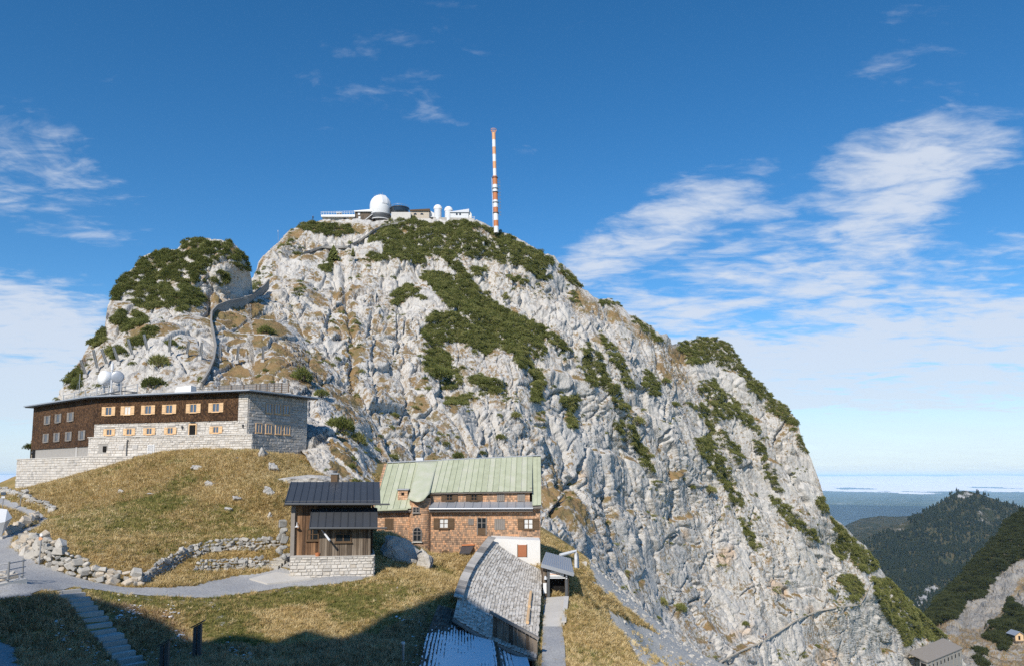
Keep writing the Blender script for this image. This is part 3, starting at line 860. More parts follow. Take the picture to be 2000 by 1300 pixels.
# --- meadow: a level-sheet height field through points read off the photograph
G_CTRL = [(0, 1290, 36), (20, 1140, 43), (-60, 1160, 42), (-60, 1290, 36), (100, 1130, 47), (130, 1157, 45), (190, 1225, 42), (255, 1298, 39.5), (300, 1140, 50), (430, 1150, 51), (430, 1125, 54.5), (560, 1130, 54.5), (650, 1126, 55),
          (30, 1060, 56), (-60, 1050, 58), (95, 1010, 72), (0, 975, 84), (30, 990, 78), (-60, 980, 82), (60, 1062, 55.5), (110, 1095, 51), (180, 1130, 49.3), (280, 1138, 50.5), (100, 1040, 58), (150, 1062, 54.5), (250, 1098, 53), (300, 1085, 55),
          (300, 893, 87), (240, 908, 87), (200, 918, 88), (120, 940, 92), (60, 955, 98), (480, 882, 86), (430, 890, 84), (400, 960, 74), (400, 1050, 61.5), (200, 1000, 69), (300, 980, 71), (540, 1045, 60.5), (540, 950, 71), (515, 888, 84), (550, 908, 84.5), (600, 928, 85), (640, 950, 80), (30, 960, 104), (-30, 968, 106), (-120, 980, 104),
          (350, 1070, 57.5), (470, 1065, 58.5), (470, 1092, 57.4), (545, 1086, 57.6), (560, 1083, 58), (620, 1122, 56), (735, 1122, 56.5), (640, 1050, 66), (760, 1040, 66), (700, 1000, 74), (760, 1090, 62), (820, 1095, 63),
          (500, 1190, 48), (500, 1250, 42.5), (600, 1290, 38.5), (400, 1290, 38), (350, 1190, 46), (750, 1155, 52), (860, 1088, 68.5), (780, 1075, 68.5), (860, 1125, 58), (880, 1165, 52), (800, 1200, 47.5), (780, 1290, 40), (900, 1085, 68.5), (1000, 1155, 64), (1010, 1230, 52), (1000, 1300, 43),
          (1085, 1172, 60), (1082, 1230, 51), (1080, 1302, 43), (1115, 1120, 66), (1120, 1180, 57), (1125, 1300, 44), (1200, 1250, 64), (1290, 1300, 86), (1190, 1160, 82), (1130, 1085, 100), (1300, 1235, 130), (1400, 1292, 215), (1250, 1200, 112), (1160, 1100, 118), (1500, 1340, 235), (1450, 1420, 150), (1300, 1420, 75), (1700, 1420, 260),
          (900, 1045, 84), (1040, 1065, 82), (1062, 1072, 92), (800, 1000, 96), (560, 860, 100), (300, 885, 100), (450, 868, 98), (100, 900, 112)]
def gpt(u, v, d):
    p = P(u, v, d); return (p.x, p.y, p.z)
G_PTS = [gpt(*c) for c in G_CTRL] + [(0, 0, -2.6), (-12, 4, -2.2), (14, 4, -4.0), (0, 12, -6.2), (-20, 14, -5.0), (16, 14, -8.5), (0, 24, -9.4), (-24, 26, -7.6), (18, 26, -11.5), (30, 20, -14), (50, 40, -24), (70, 60, -34), (110, 120, -62), (60, 90, -28), (-60, 40, -6.0), (-90, 70, -6), (-100, 110, -14), (-60, 20, -5.0), (150, 160, -90), (90, 30, -48)]
G_PTS = np.array(G_PTS)
g_rbf = RBF(G_PTS[:, :2], G_PTS[:, 2], 3e-5, 100.0)
GX = np.arange(-95, 130, 0.5); GY = np.r_[np.arange(-8, 30, 1.0), np.arange(30, 110, 0.4), np.arange(110, 236, 1.2)]
gx, gy = np.meshgrid(GX, GY)
gz = g_rbf(gx, gy)
def meadow_noise(x, y):
    p = np.stack([np.ravel(x), np.ravel(y), np.ravel(x) * 0], -1)
    return (fbm(p / 7.0, 3, 12) * 0.28 + fbm(p / 1.3, 3, 14) * 0.11).reshape(np.shape(x))
gz0 = gz.copy()
gz = gz + meadow_noise(gx, gy) * np.clip((gy - 10) / 20, 0.3, 1)

# paths, steps and yards are worked level into the ground: polylines of photo pixels, depth taken from the ground below
def ground_hit(u, v, d0=30.0, d1=230.0):
    """where the ray through a pixel first meets the ground sheet"""
    ds = np.linspace(d0, d1, 900)
    pp = Pn(np.full(900, float(u)), np.full(900, float(v)), ds)
    zz = g_rbf(pp[:, 0], pp[:, 1])
    below = np.nonzero(pp[:, 2] < zz)[0]
    if len(below) == 0:
        return P(u, v, d1)
    i = max(below[0], 1)
    a = pp[i - 1, 2] - zz[i - 1]; b = pp[i, 2] - zz[i]
    k = a / (a - b + 1e-9)
    q = pp[i - 1] * (1 - k) + pp[i] * k
    return Vector(q)
def gz_at(x, y):
    """height of the finished ground mesh"""
    x = np.asarray(x, float); y = np.asarray(y, float)
    i = np.clip(np.searchsorted(GY, y) - 1, 0, len(GY) - 2); j = np.clip(np.searchsorted(GX, x) - 1, 0, len(GX) - 2)
    fy = np.clip((y - GY[i]) / (GY[i + 1] - GY[i]), 0, 1); fx = np.clip((x - GX[j]) / (GX[j + 1] - GX[j]), 0, 1)
    return (gz[i, j] * (1 - fx) * (1 - fy) + gz[i, j + 1] * fx * (1 - fy) + gz[i + 1, j] * (1 - fx) * fy + gz[i + 1, j + 1] * fx * fy)

PATH_POLY = {
    # outline of each gravel surface in photo pixels
    'gravel_path': [(-60, 1155), (0, 1172), (60, 1165), (120, 1150), (150, 1146), (200, 1152), (260, 1160), (330, 1166), (420, 1168), (470, 1160), (520, 1152), (560, 1146), (640, 1142), (700, 1134), (735, 1126), (735, 1116), (640, 1112),
                    (575, 1112), (545, 1107), (500, 1120), (450, 1124), (420, 1132), (380, 1142), (330, 1146), (270, 1145), (200, 1138), (140, 1122), (90, 1104), (40, 1078), (22, 1062), (40, 1044), (75, 1030), (100, 1013), (90, 1004), (60, 992), (30, 980), (5, 972), (-40, 968), (-40, 982), (0, 990), (35, 1000), (60, 1010), (72, 1022), (40, 1033), (5, 1045), (-60, 1052)],
    'hut_yard': [(535, 1090), (556, 1078), (572, 1078), (574, 1110), (545, 1108)],
    'shadow_path': [(-60, 1240), (0, 1247), (25, 1262), (40, 1285), (40, 1330), (-60, 1330)],
}
def poly_world(poly):
    return np.array([tuple(ground_hit(u, v)) for u, v in poly])
path_world = {k: poly_world(v) for k, v in PATH_POLY.items()}
GU, GV = pix(np.stack([gx, gy, gz0], -1).reshape(-1, 3)); GU = GU.reshape(gx.shape); GV = GV.reshape(gx.shape)
on_path = np.zeros(gx.shape, bool)
for k, w in path_world.items():
    on_path |= inpoly(gx, gy, w[:, :2])
gz = np.where(on_path, gz0 - 0.03 , gz)
# cuttings: under the ramp, the covered way and the porch the ground is dug out
CUT = [([(1063, 1166, 62), (1061, 1195, 57), (1060, 1222, 53), (1059, 1260, 48.2), (1057, 1320, 42)], [(1102, 1163, 62), (1106, 1192, 57), (1098, 1222, 53), (1103, 1260, 48.2), (1106, 1320, 42)], 0.12, 0.3),
       ([(960, 1052, 66.6), (920, 1105, 58.5), (906, 1132, 55), (897, 1158, 51.5), (890, 1186, 48), (886, 1205, 46)], [(1058, 1112, 66.6), (1057, 1160, 58.8), (1055, 1190, 55), (1053, 1220, 51.5), (1050, 1250, 48.3), (1048, 1285, 45)], 0.45, 0.0),
       ([(856, 1180, 48.5), (842, 1215, 45.2), (830, 1255, 41.6), (815, 1320, 36.5)], [(955, 1192, 51.0), (962, 1225, 48.0), (968, 1262, 44.8), (978, 1325, 40.0)], 0.35, 0.0),
       ([(966, 1252, 46.3), (975, 1330, 40.5)], [(1045, 1262, 46.0), (1052, 1345, 40.5)], 1.2, 0.0)]
for Ls, Rs, dz, grow in CUT:
    pl_ = np.array([tuple(P(*q)) for q in Ls] + [tuple(P(*q)) for q in Rs[::-1]])
    ctr = pl_[:, :2].mean(0); big_ = pl_[:, :2] + np.sign(pl_[:, :2] - ctr) * grow
    zr = RBF(pl_[:, :2], pl_[:, 2], 1e-2, 20.0)
    ins = inpoly(gx, gy, big_)
    gz[ins] = np.minimum(gz[ins], zr(gx[ins], gy[ins]) - dz)
me = grid_mesh('meadow', np.stack([gx, gy, gz], -1), smooth=True)
u, v = GU.ravel(), GV.ravel()
nn = fbm(np.stack([u / 30, v / 30, u * 0], -1), 3, 91) * 18
green = np.zeros(len(u)); bare = np.zeros(len(u))
for poly, val in (([(140, 1140), (420, 1165), (480, 1165), (560, 1150), (720, 1130), (720, 1160), (500, 1190), (560, 1280), (450, 1280), (350, 1190), (230, 1180)], 0.55), ([(100, 1010), (330, 960), (520, 1000), (540, 1050), (330, 1090), (180, 1080)], 0.35),
                  ([(640, 1130), (790, 1120), (820, 1200), (650, 1220)], 0.3)):
    green[inpoly(u + nn, v + nn * .5, poly)] = val
for poly, val in (([(170, 1035), (215, 1045), (230, 1075), (200, 1090), (175, 1065)], 0.45), ([(420, 1175), (435, 1180), (445, 1225), (435, 1240), (425, 1215)], 0.6), ([(195, 1150), (420, 1168), (420, 1182), (300, 1180), (200, 1168)], 0.42),
                  ([(1150, 1085), (1180, 1120), (1300, 1210), (1420, 1300), (1340, 1330), (1250, 1260), (1200, 1215), (1190, 1195), (1290, 1240), (1160, 1140)], 0.9), ([(1190, 1205), (1260, 1245), (1400, 1330), (1300, 1330), (1240, 1280)], 0.8), ([(510, 1130), (700, 1120), (640, 1150), (520, 1160)], 0.4)):
    bare[inpoly(u + nn * .6, v + nn * .4, poly)] = val
set_attr(me, 'green', green); set_attr(me, 'bare', bare)
me.materials.append(MAT['meadow'])
meadow = tag(put('ground', me), kind='structure')

def drape(name, poly_xy, mat, lift=0.02, step=0.16, kind='structure'):
    """a surface laid on the ground inside an outline"""
    lo, hi = poly_xy.min(0) - step, poly_xy.max(0) + step
    X, Y = np.meshgrid(np.arange(lo[0], hi[0], step), np.arange(lo[1], hi[1], step))
    jx = fbm(np.stack([X.ravel() / 1.1, Y.ravel() / 1.1, X.ravel() * 0], -1), 2, 44).reshape(X.shape) * 0.35
    ins = inpoly(X + jx, Y + jx, poly_xy)
    Z = gz_at(X, Y) + lift + fbm(np.stack([X.ravel() / 2.0, Y.ravel() / 2.0, X.ravel() * 0], -1), 2, 45).reshape(X.shape) * 0.012
    q = ins[:-1, :-1] & ins[1:, :-1] & ins[:-1, 1:] & ins[1:, 1:]
    m = grid_mesh(name, np.stack([X, Y, Z], -1), q, smooth=True)
    m.materials.append(MAT[mat])
    return tag(put(name, m), kind=kind)
for k, w in path_world.items():
    drape({'gravel_path': 'gravel_path', 'hut_yard': 'yard', 'shadow_path': 'path'}[k], w[:, :2], 'gravel', 0.03)

# ------------------------------------------------------------------ the far country
def sheet(name, top, ctrl, u0, u1, n, rows, vbot, amp, mat, wave, back=6, bstep=40, seed=0, rocky=None, topjit=1.5, bslope=0.35, fine=0.0):
    c = np.asarray(ctrl, float); rbf = RBF(c[:, :2], np.log(c[:, 2]), 1e-4, 500.0)
    us = np.linspace(u0, u1, n); vt = interp(top, us) + fbm(np.stack([us / 12, us * 0 + seed, us * 0], -1), 4, 3) * topjit
    t = np.linspace(0, 1, rows)
    V = vbot + (vt[None] - vbot) * t[:, None]; U = np.repeat(us[None], rows, 0)
    pts = Pn(U, V, np.exp(rbf(U, V)))
    ex = []
    for k in range(1, back + 1):
        e = pts[-1] + np.stack([pts[-1][:, 0] / pts[-1][:, 1], np.ones(n), np.zeros(n)], -1) * bstep * k; e[:, 2] -= bslope * (bstep * k) + 0.0006 * (bstep * k) ** 2
        ex.append(e)
    pts = np.concatenate([pts, np.array(ex)], 0)
    nr = normals(pts)
    f = pts.reshape(-1, 3)
    rel = (rock_relief(f, fine) if fine else 0) + (fbm(f / wave, 5, 61 + seed, 0.55) * 0.7 + (billow(f / (wave * 0.5), 4, 62 + seed) - 0.4) * 0.8) * amp
    tap = np.r_[np.clip((1 - t) / 0.08, 0.15, 1), np.full(back, 0.15)]
    pts = pts + nr * (rel.reshape(pts.shape[:2]) * tap[:, None])[..., None]
    me = grid_mesh(name, pts)
    u, v = pix(pts.reshape(-1, 3))
    rk = np.zeros(len(u))
    nz2 = fbm(np.stack([u / 9, v / 9, u * 0], -1), 3, 8) * 6
    for poly, val in (rocky or []):
        rk[inpoly(u + nz2, v + nz2, poly)] = val
    set_attr(me, 'rockiness', rk); set_attr(me, 'grass', np.where(rk > 0.2, -0.35, 0.45)); set_attr(me, 'stain', rk * 0)
    me.materials.append(MAT[mat])
    return tag(put(name, me), kind='structure'), pts, rows

ROCK_R = [([(1860, 1205), (1890, 1170), (1920, 1160), (1945, 1120), (1980, 1095), (2010, 1090), (2010, 1120), (1990, 1130), (1975, 1160), (1950, 1200), (1915, 1225), (1870, 1225)], 1.0), ([(1965, 1175), (2010, 1150), (2010, 1190), (1975, 1205)], 1.0),
          ([(1870, 1278), (1910, 1265), (1950, 1310), (1860, 1320)], 0.9), ([(1850, 1210), (1870, 1215), (1875, 1240), (1850, 1235)], 0.6)]
r_side, pts_r, rows_r = sheet('hillside', [(1740, 1290), (1790, 1215), (1815, 1195), (1832, 1168), (1880, 1122), (1900, 1094), (1930, 1064), (1952, 1042), (1962, 1020), (2000, 993), (2100, 936)],
                              [(1790, 1200, 560), (1815, 1190, 570), (1900, 1200, 560), (1900, 1100, 700), (1960, 1010, 790), (2000, 990, 800), (2000, 1150, 600), (2000, 1300, 420), (1870, 1290, 400), (1850, 1250, 430), (1950, 1240, 480), (1800, 1340, 380), (2100, 940, 850), (2100, 1300, 430)],
                              1740, 2100, 260, 260, 1350, 7.0, 'far_rock', 45.0, rocky=ROCK_R, topjit=4.0, fine=1.3)
f_mtn, pts_f, rows_f = sheet('forest_mountain', [(1560, 1150), (1640, 1092), (1700, 1054), (1745, 1030), (1790, 1006), (1830, 985), (1862, 964), (1885, 958), (1905, 962), (1935, 972), (1960, 980), (1990, 987), (2100, 1010)],
                             [(1640, 1092, 2300), (1740, 1032, 2500), (1885, 958, 2700), (2000, 990, 2750), (1750, 1150, 1900), (1850, 1150, 1900), (1950, 1120, 2000), (1800, 1230, 1500), (1650, 1230, 1500), (2080, 1200, 1600)],
                             1560, 2100, 220, 130, 1240, 60.0, 'forest_floor', 420.0, 5, 160, 3,
                             [([(1872, 962), (1885, 956), (1905, 962), (1890, 972), (1870, 972)], 0.5), ([(1735, 1032), (1760, 1015), (1780, 1020), (1790, 1030), (1745, 1040)], 0.4), ([(1910, 985), (1935, 990), (1950, 1010), (1935, 1030), (1905, 1025)], 0.42), ([(1955, 1000), (1985, 1000), (1975, 1050), (1955, 1040)], 0.45),
                              ([(1785, 1170), (1815, 1140), (1835, 1145), (1810, 1175), (1790, 1185)], 0.5)])
sheet('far_hill', [(1560, 1040), (1640, 1030), (1680, 1012), (1715, 1006), (1745, 1008), (1790, 1005), (1900, 1020), (2000, 1030)], [(1600, 1040, 4300), (1720, 1006, 4600), (1720, 1060, 3600), (1900, 1030, 4600), (1650, 1100, 3300)], 1560, 1960, 90, 40, 1120, 60.0, 'forest_floor', 700.0, 4, 300, 5)
sheet('brown_hill', [(1600, 1062), (1680, 1040), (1720, 1028), (1760, 1022), (1800, 1030)], [(1600, 1062, 3200), (1700, 1035, 3300), (1800, 1030, 3400), (1680, 1100, 2700)], 1600, 1800, 60, 30, 1140, 30.0, 'forest_floor', 500.0, 4, 300, 6)

# the lowland, far below, out to the horizon
lm = MB()
R = 240000.0; N = 48
ring = [(0, 0, -1180.0)]
lm.v = [(R * math.cos(2 * math.pi * k / N), R * math.sin(2 * math.pi * k / N), -1180.0) for k in range(N)]
lm.f = [tuple(range(N))]
tag(lm.build('lowland', 'lowland'), kind='structure')
# a bank of low cloud over the lowland
cu = np.linspace(-0.95, 0.95, 520)
rows_c = np.linspace(10000, 34000, 200)
A_, D_ = np.meshgrid(cu, rows_c)
cx, cy = np.sin(A_) * D_, np.cos(A_) * D_
cp = np.stack([cx / 1900.0, cy / 4200.0, cx * 0], -1).reshape(-1, 3)
hgt = (fbm(cp, 4, 17, 0.55).reshape(cx.shape) + 0.15)
edge = np.clip((D_ - 17000) / 9000, -0.8, 1)
cz = -260 + np.clip(hgt + edge * 0.9 - 0.35, -0.2, 1) * 90 + np.clip((D_ - 17000) / 17000, 0, 1) * 235
kq = (hgt + edge * 0.9 - 0.35) > -0.18
me = grid_mesh('cloud_bank', np.stack([cx, cy, cz], -1), kq[:-1, :-1] & kq[1:, 1:], smooth=True); me.materials.append(MAT['cloud_white'])
tag(put('cloud_bank', me), 'bank of low white cloud along the horizon', 'cloud', kind='stuff')

# air
hz = MB(); hz.box(-250000, 250000, -60000, 250000, -1200, 140)
m = bpy.data.materials.new('air'); m.use_nodes = True; g = NT(m.node_tree); g.n.clear()
pv = g.add('ShaderNodeVolumePrincipled', {'Color': (0.46, 0.72, 1.0, 1), 'Density': HAZE, 'Anisotropy': -0.3})
g.add('ShaderNodeOutputMaterial', {'Volume': pv})
MAT['air'] = m
if HAZE > 0:
    tag(hz.build('haze', m), 'thin blue haze between the mountain and the plain', 'haze', kind='stuff')

# ------------------------------------------------------------------ helpers for buildings
rnd = random.Random(11)
def ray_m(u, v):
    a = (u - 1000.0) / F; b = (V0 - v) / F
    k = 1.0 / (CP - b * SP)
    return a * k, (SP + b * CP) * k
class Wall:
    """an upright wall from plan point a to b (seen from outside, a on the left)"""
    def __init__(self, a, b):
        self.a = Vector((a[0], a[1], 0)); self.b = Vector((b[0], b[1], 0))
        self.h = (self.b - self.a); self.len = self.h.length; self.h.normalize()
        self.n = Vector((self.h.y, -self.h.x, 0))
    def at(self, s, z, out=0.0):
        p = self.a + self.h * s + self.n * out
        return Vector((p.x, p.y, z))
    def s_of(self, u, v=850):
        m, _ = ray_m(u, v)           # x = m * y
        # a.x + h.x s = m (a.y + h.y s)
        return (m * self.a.y - self.a.x) / (self.h.x - m * self.h.y)
    def z_of(self, u, v):
        s = self.s_of(u, v); p = self.at(s, 0)
        return ray_m(u, v)[1] * p.y
    def quad(self, s0, s1, z0, z1, out=0.0):
        return [self.at(s0, z0, out), self.at(s1, z0, out), self.at(s1, z1, out), self.at(s0, z1, out)]
    def block(self, mb, s0, s1, z0, z1, o0, o1):
        return mb.hexa([self.at(s0, z0, o1), self.at(s1, z0, o1), self.at(s1, z0, o0), self.at(s0, z0, o0),
                        self.at(s0, z1, o1), self.at(s1, z1, o1), self.at(s1, z1, o0), self.at(s0, z1, o0)])
def masonry(w, s0, s1, z0, z1, parent, bh=0.30, bw=0.55, mat='blocks', out=0.0, holes=(), slope=None, name='masonry', top=None):
    """courses of rough blocks over a mortar bed; slope(s) gives the lower edge"""
    bed = MB(); w.block(bed, s0, s1, z0, z1, out - 0.15, out)
    bed.build('mortar_bed', 'mortar', parent)
    mb = MB(); z = z0; r = 0
    while z < z1 - 0.06:
        h = min(bh * rnd.uniform(0.75, 1.25), z1 - z)
        s = s0 - rnd.uniform(0, bw)
        while s < s1:
            l = bw * rnd.uniform(0.55, 1.6)
            a, b = max(s, s0) + 0.015, min(s + l, s1) - 0.015
            if b - a > 0.06:
                ok = not any(a < q[1] and b > q[0] and z < q[3] and z + h > q[2] for q in holes)
                if slope is not None and z + h < slope((a + b) / 2):
                    ok = False
                if ok:
                    o1 = out + rnd.uniform(0.025, 0.075)
                    j = lambda: rnd.uniform(-0.02, 0.02)
                    c = 0.025
                    mb.hexa([w.at(a, z + 0.015, out), w.at(b, z + 0.015, out), w.at(b, z + h - 0.015, out), w.at(a, z + h - 0.015, out),
                             w.at(a + c, z + 0.015 + c, o1 + j()), w.at(b - c, z + 0.015 + c, o1 + j()), w.at(b - c, z + h - 0.015 - c, o1 + j()), w.at(a + c, z + h - 0.015 - c, o1 + j())])
            s += l
        z += h; r += 1
    o = mb.build(name, mat, parent); o['kind'] = 'stuff'
    return o
def window(w, s, z, wd, ht, parent, frame='new_wood', glass='glass_sky', out=0.0, shutter=None, shw=0.42, mullion=1, bars=0, sill=True, one=None):
    """frame (top-level of the window) with panes, mullions, sill and shutters"""
    mb = MB(); f = 0.07
    for a, b, c, d in ((s - wd / 2, s - wd / 2 + f, z - ht / 2, z + ht / 2), (s + wd / 2 - f, s + wd / 2, z - ht / 2, z + ht / 2), (s - wd / 2 + f, s + wd / 2 - f, z - ht / 2, z - ht / 2 + f), (s - wd / 2 + f, s + wd / 2 - f, z + ht / 2 - f, z + ht / 2)):
        w.block(mb, a, b, c, d, out - 0.05, out + 0.09)
    for k in range(mullion):
        m = s - wd / 2 + wd * (k + 1) / (mullion + 1)
        w.block(mb, m - 0.035, m + 0.035, z - ht / 2 + f, z + ht / 2 - f, out - 0.05, out + 0.07)
    for k in range(bars):
        m = z - ht / 2 + ht * (k + 1) / (bars + 1)
        w.block(mb, s - wd / 2 + f, s + wd / 2 - f, m - 0.02, m + 0.02, out - 0.05, out + 0.06)
    o = mb.build('window', frame, parent)
    n = mullion + 1
    for k in range(n):
        a = s - wd / 2 + wd * k / n + (f if k == 0 else 0.035); b = s - wd / 2 + wd * (k + 1) / n - (f if k == n - 1 else 0.035)
        g = MB(); w.block(g, a, b, z - ht / 2 + f, z + ht / 2 - f, out - 0.04, out + 0.03)
        g.build('pane', glass, o)
    if sill:
        g = MB(); w.block(g, s - wd / 2 - 0.06, s + wd / 2 + 0.06, z - ht / 2 - 0.07, z - ht / 2 - 0.003, out, out + 0.16); g.build('sill', frame, o)
    if shutter:
        for sg in ((-1, 1) if one is None else (one,)):
            c = s + sg * (wd / 2 + shw / 2 + 0.02)
            g = MB(); w.block(g, c - shw / 2, c + shw / 2, z - ht / 2 - 0.02, z + ht / 2 + 0.02, out + 0.055, out + 0.10)
            for zz in (z - ht * 0.3, z + ht * 0.3):
                w.block(g, c - shw / 2 + 0.03, c + shw / 2 - 0.03, zz - 0.04, zz + 0.04, out + 0.10, out + 0.125)
            g.build('shutter', shutter, o)
    return o
def offset_poly(pts, d):
    """push a plan polygon (counter-clockwise seen from above) outwards"""
    n = len(pts); out = []
    for i in range(n):
        p0, p1, p2 = Vector(pts[i - 1]), Vector(pts[i]), Vector(pts[(i + 1) % n])
        e1 = (p1 - p0).normalized(); e2 = (p2 - p1).normalized()
        n1 = Vector((e1.y, -e1.x)); n2 = Vector((e2.y, -e2.x))
        m = (n1 + n2); m = m / max(m.length_squared / 2, 0.3)
        out.append(p1 + m * d)
    return out

# ------------------------------------------------------------------ mountain hotel on the knoll
HL, HB, HC, HR = (-67.2, 107.8), (-51.7, 95.0), (-30.3, 88.0), (-25.6, 95.7)
BK1, BK2 = (-38.0, 104.0), (-60.0, 116.0)
hotel = empty('mountain_hotel', (-45.0, 95.0, 2.0), 0, 'long stone and dark shingle mountain hotel on the grassy knoll', 'hotel')
wl, wf, wr = Wall(HL, HB), Wall(HB, HC), Wall(HC, HR)
wb1, wb2, wb3 = Wall(HR, BK1), Wall(BK1, BK2), Wall(BK2, HL)
ZE = 9.6
core = MB(); core.prism([HL, HB, HC, HR, BK1, BK2], 1.0, 9.5); core.build('core', 'mortar', hotel)
# dark shingle storeys
s_br = wf.s_of(467, 790)
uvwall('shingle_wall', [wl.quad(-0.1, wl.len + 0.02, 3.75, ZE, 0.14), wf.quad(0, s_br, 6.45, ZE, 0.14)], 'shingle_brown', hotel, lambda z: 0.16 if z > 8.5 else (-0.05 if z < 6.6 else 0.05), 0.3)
uvwall('side_shingle_wall', [wb3.quad(0, wb3.len, 3.75, ZE, 0.1), wb2.quad(0, wb2.len, 3.75, ZE, 0.1)], 'shingle_brown', hotel, None, 0.2)
# light stone corner pier and lower front storey
holesf = []
lowwin = [(215, 842), (254, 841), (293, 840), (334, 839), (423, 838)]
sl = []
for u_, v_ in lowwin:
    s_ = wf.s_of(u_, v_); sl.append(s_); holesf.append((s_ - 0.46, s_ + 0.46, 5.0, 5.85))
sd = wf.s_of(377, 838); holesf.append((sd - 0.55, sd + 0.55, 4.6, 6.25))
masonry(wf, 0.0, s_br, 4.7, 6.44, hotel, 0.27, 0.5, 'blocks', 0.02, holesf)
masonry(wf, s_br, wf.len, 4.7, ZE, hotel, 0.30, 0.5, 'blocks', 0.10)
# rough grey stone end face
holesr = []
upr = [(525, 793), (542, 795), (559, 797)]; lor = [(505, 832), (524, 834), (543, 836), (560, 838)]
for L_, zz in ((upr, 8.05), (lor, 5.62)):
    for u_, v_ in L_:
        s_ = wr.s_of(u_, v_); holesr.append((s_ - 0.46, s_ + 0.46, zz - 0.62, zz + 0.62))
masonry(wr, 0.0, wr.len, 0.6, ZE, hotel, 0.32, 0.55, 'blocks_grey', 0.02, holesr)
# terrace wall (battered plinth) in front
wp = Wall((HB[0] - 0.22, HB[1] - 0.75), (HC[0] + 1.0, HC[1] - 1.4))
masonry(wp, 0.0, wp.len, 1.6, 4.72, hotel, 0.30, 0.55, 'blocks', 0.0, [(wp.s_of(200, 876) - .3, wp.s_of(200, 876) + .3, 3.1, 3.8)], name='terrace_masonry')
cp_ = MB(); wp.block(cp_, -0.1, wp.len + 0.1, 4.72, 4.82, -0.9, 0.12); cp_.build('terrace_coping', 'concrete_light', hotel)
wp2 = Wall((HC[0] + 1.0, HC[1] - 1.4), (HC[0] + 2.2, HC[1] + 1.2))
masonry(wp2, 0.0, wp2.len, 1.6, 4.72, hotel, 0.30, 0.5, 'blocks_grey', 0.0, name='terrace_masonry')
# white wall and sloping terrace wall under the dark wing
m_ = MB(); wl.block(m_, 0.0, wl.len, 1.6, 3.74, -0.6, -0.05); m_.build('plaster_wall', 'plaster', hotel)
m_ = MB(); wl.block(m_, 0.05, 1.2, 2.3, 3.7, -0.05, 0.02); m_.build('garage_door', 'dark', hotel)
s0_, s1_ = wl.s_of(152, 880), wl.s_of(173, 880)
m_ = MB(); wl.block(m_, s0_, s1_, 2.2, 3.7, -0.05, -0.02); m_.build('doorway', 'dark', hotel)
m_ = MB(); wl.block(m_, s0_ - 0.5, s0_, 2.2, 3.74, -0.05, 0.1); m_.build('door_pier', 'concrete', hotel)
wq = Wall((HL[0] - 1.0, HL[1] - 1.6), (HB[0] - 0.2, HB[1] - 1.9))
masonry(wq, 0.0, wq.len, -2.2, 2.32, hotel, 0.32, 0.6, 'blocks', 0.0, name='lower_terrace_masonry')
m_ = MB(); wq.block(m_, -0.1, wq.len + 0.1, 2.32, 2.44, -2.2, 0.1); m_.build('lower_terrace_coping', 'concrete_light', hotel)
wq3 = Wall((HB[0] - 0.2, HB[1] - 1.9), (HB[0] + 7.0, HB[1] - 4.1))
masonry(wq3, 0.0, wq3.len, -0.5, 2.32, hotel, 0.32, 0.6, 'blocks', 0.0, name='lower_terrace_masonry')
m_ = MB(); wq3.block(m_, 0.1, wq3.len + 0.1, 2.32, 2.44, -2.4, 0.1); m_.build('lower_terrace_coping', 'concrete_light', hotel)
wq2 = Wall((HL[0] - 0.6, HL[1] + 3.0), (HL[0] - 1.0, HL[1] - 1.6))
masonry(wq2, 0.0, wq2.len, -2.2, 2.32, hotel, 0.32, 0.6, 'blocks', 0.0, name='lower_terrace_masonry')
# small things on the plinth
for u_, v_, wd, ht, mt in ((238, 873, 0.75, 0.55, 'concrete'), (265, 872, 0.75, 0.55, 'concrete'), (205, 876, 0.5, 0.7, 'dark')):
    s_ = wp.s_of(u_, v_); z_ = wp.z_of(u_, v_)
    m_ = MB(); wp.block(m_, s_ - wd / 2, s_ + wd / 2, z_ - ht / 2, z_ + ht / 2, 0, 0.10)
    o_ = m_.build('vent', mt, hotel)
s_ = wp.s_of(296, 878); z_ = wp.z_of(296, 878)
m_ = MB()
for k in range(9):
    wp.block(m_, s_ - 0.38, s_ + 0.38, z_ - 0.55 + k * 0.12, z_ - 0.55 + k * 0.12 + 0.07, 0, 0.10)
o_ = m_.build('louvre', 'off_white', hotel)
m_ = MB()
for q in ((-0.5, -0.4, -0.62, 0.62), (0.4, 0.5, -0.62, 0.62), (-0.4, 0.4, 0.53, 0.62), (-0.4, 0.4, -0.62, -0.56)):
    wp.block(m_, s_ + q[0], s_ + q[1], z_ + q[2], z_ + q[3], 0, 0.13)
m_.build('louvre_frame', 'white_paint', o_)
s_ = wp.s_of(249, 880)
m_ = MB(); m_.tube([wp.at(s_, 1.8, 0.12), wp.at(s_, 4.0, 0.12), wp.at(s_ + 0.1, 4.4, 0.12)], 0.09, 8); m_.build('downpipe', 'dark_steel', hotel)
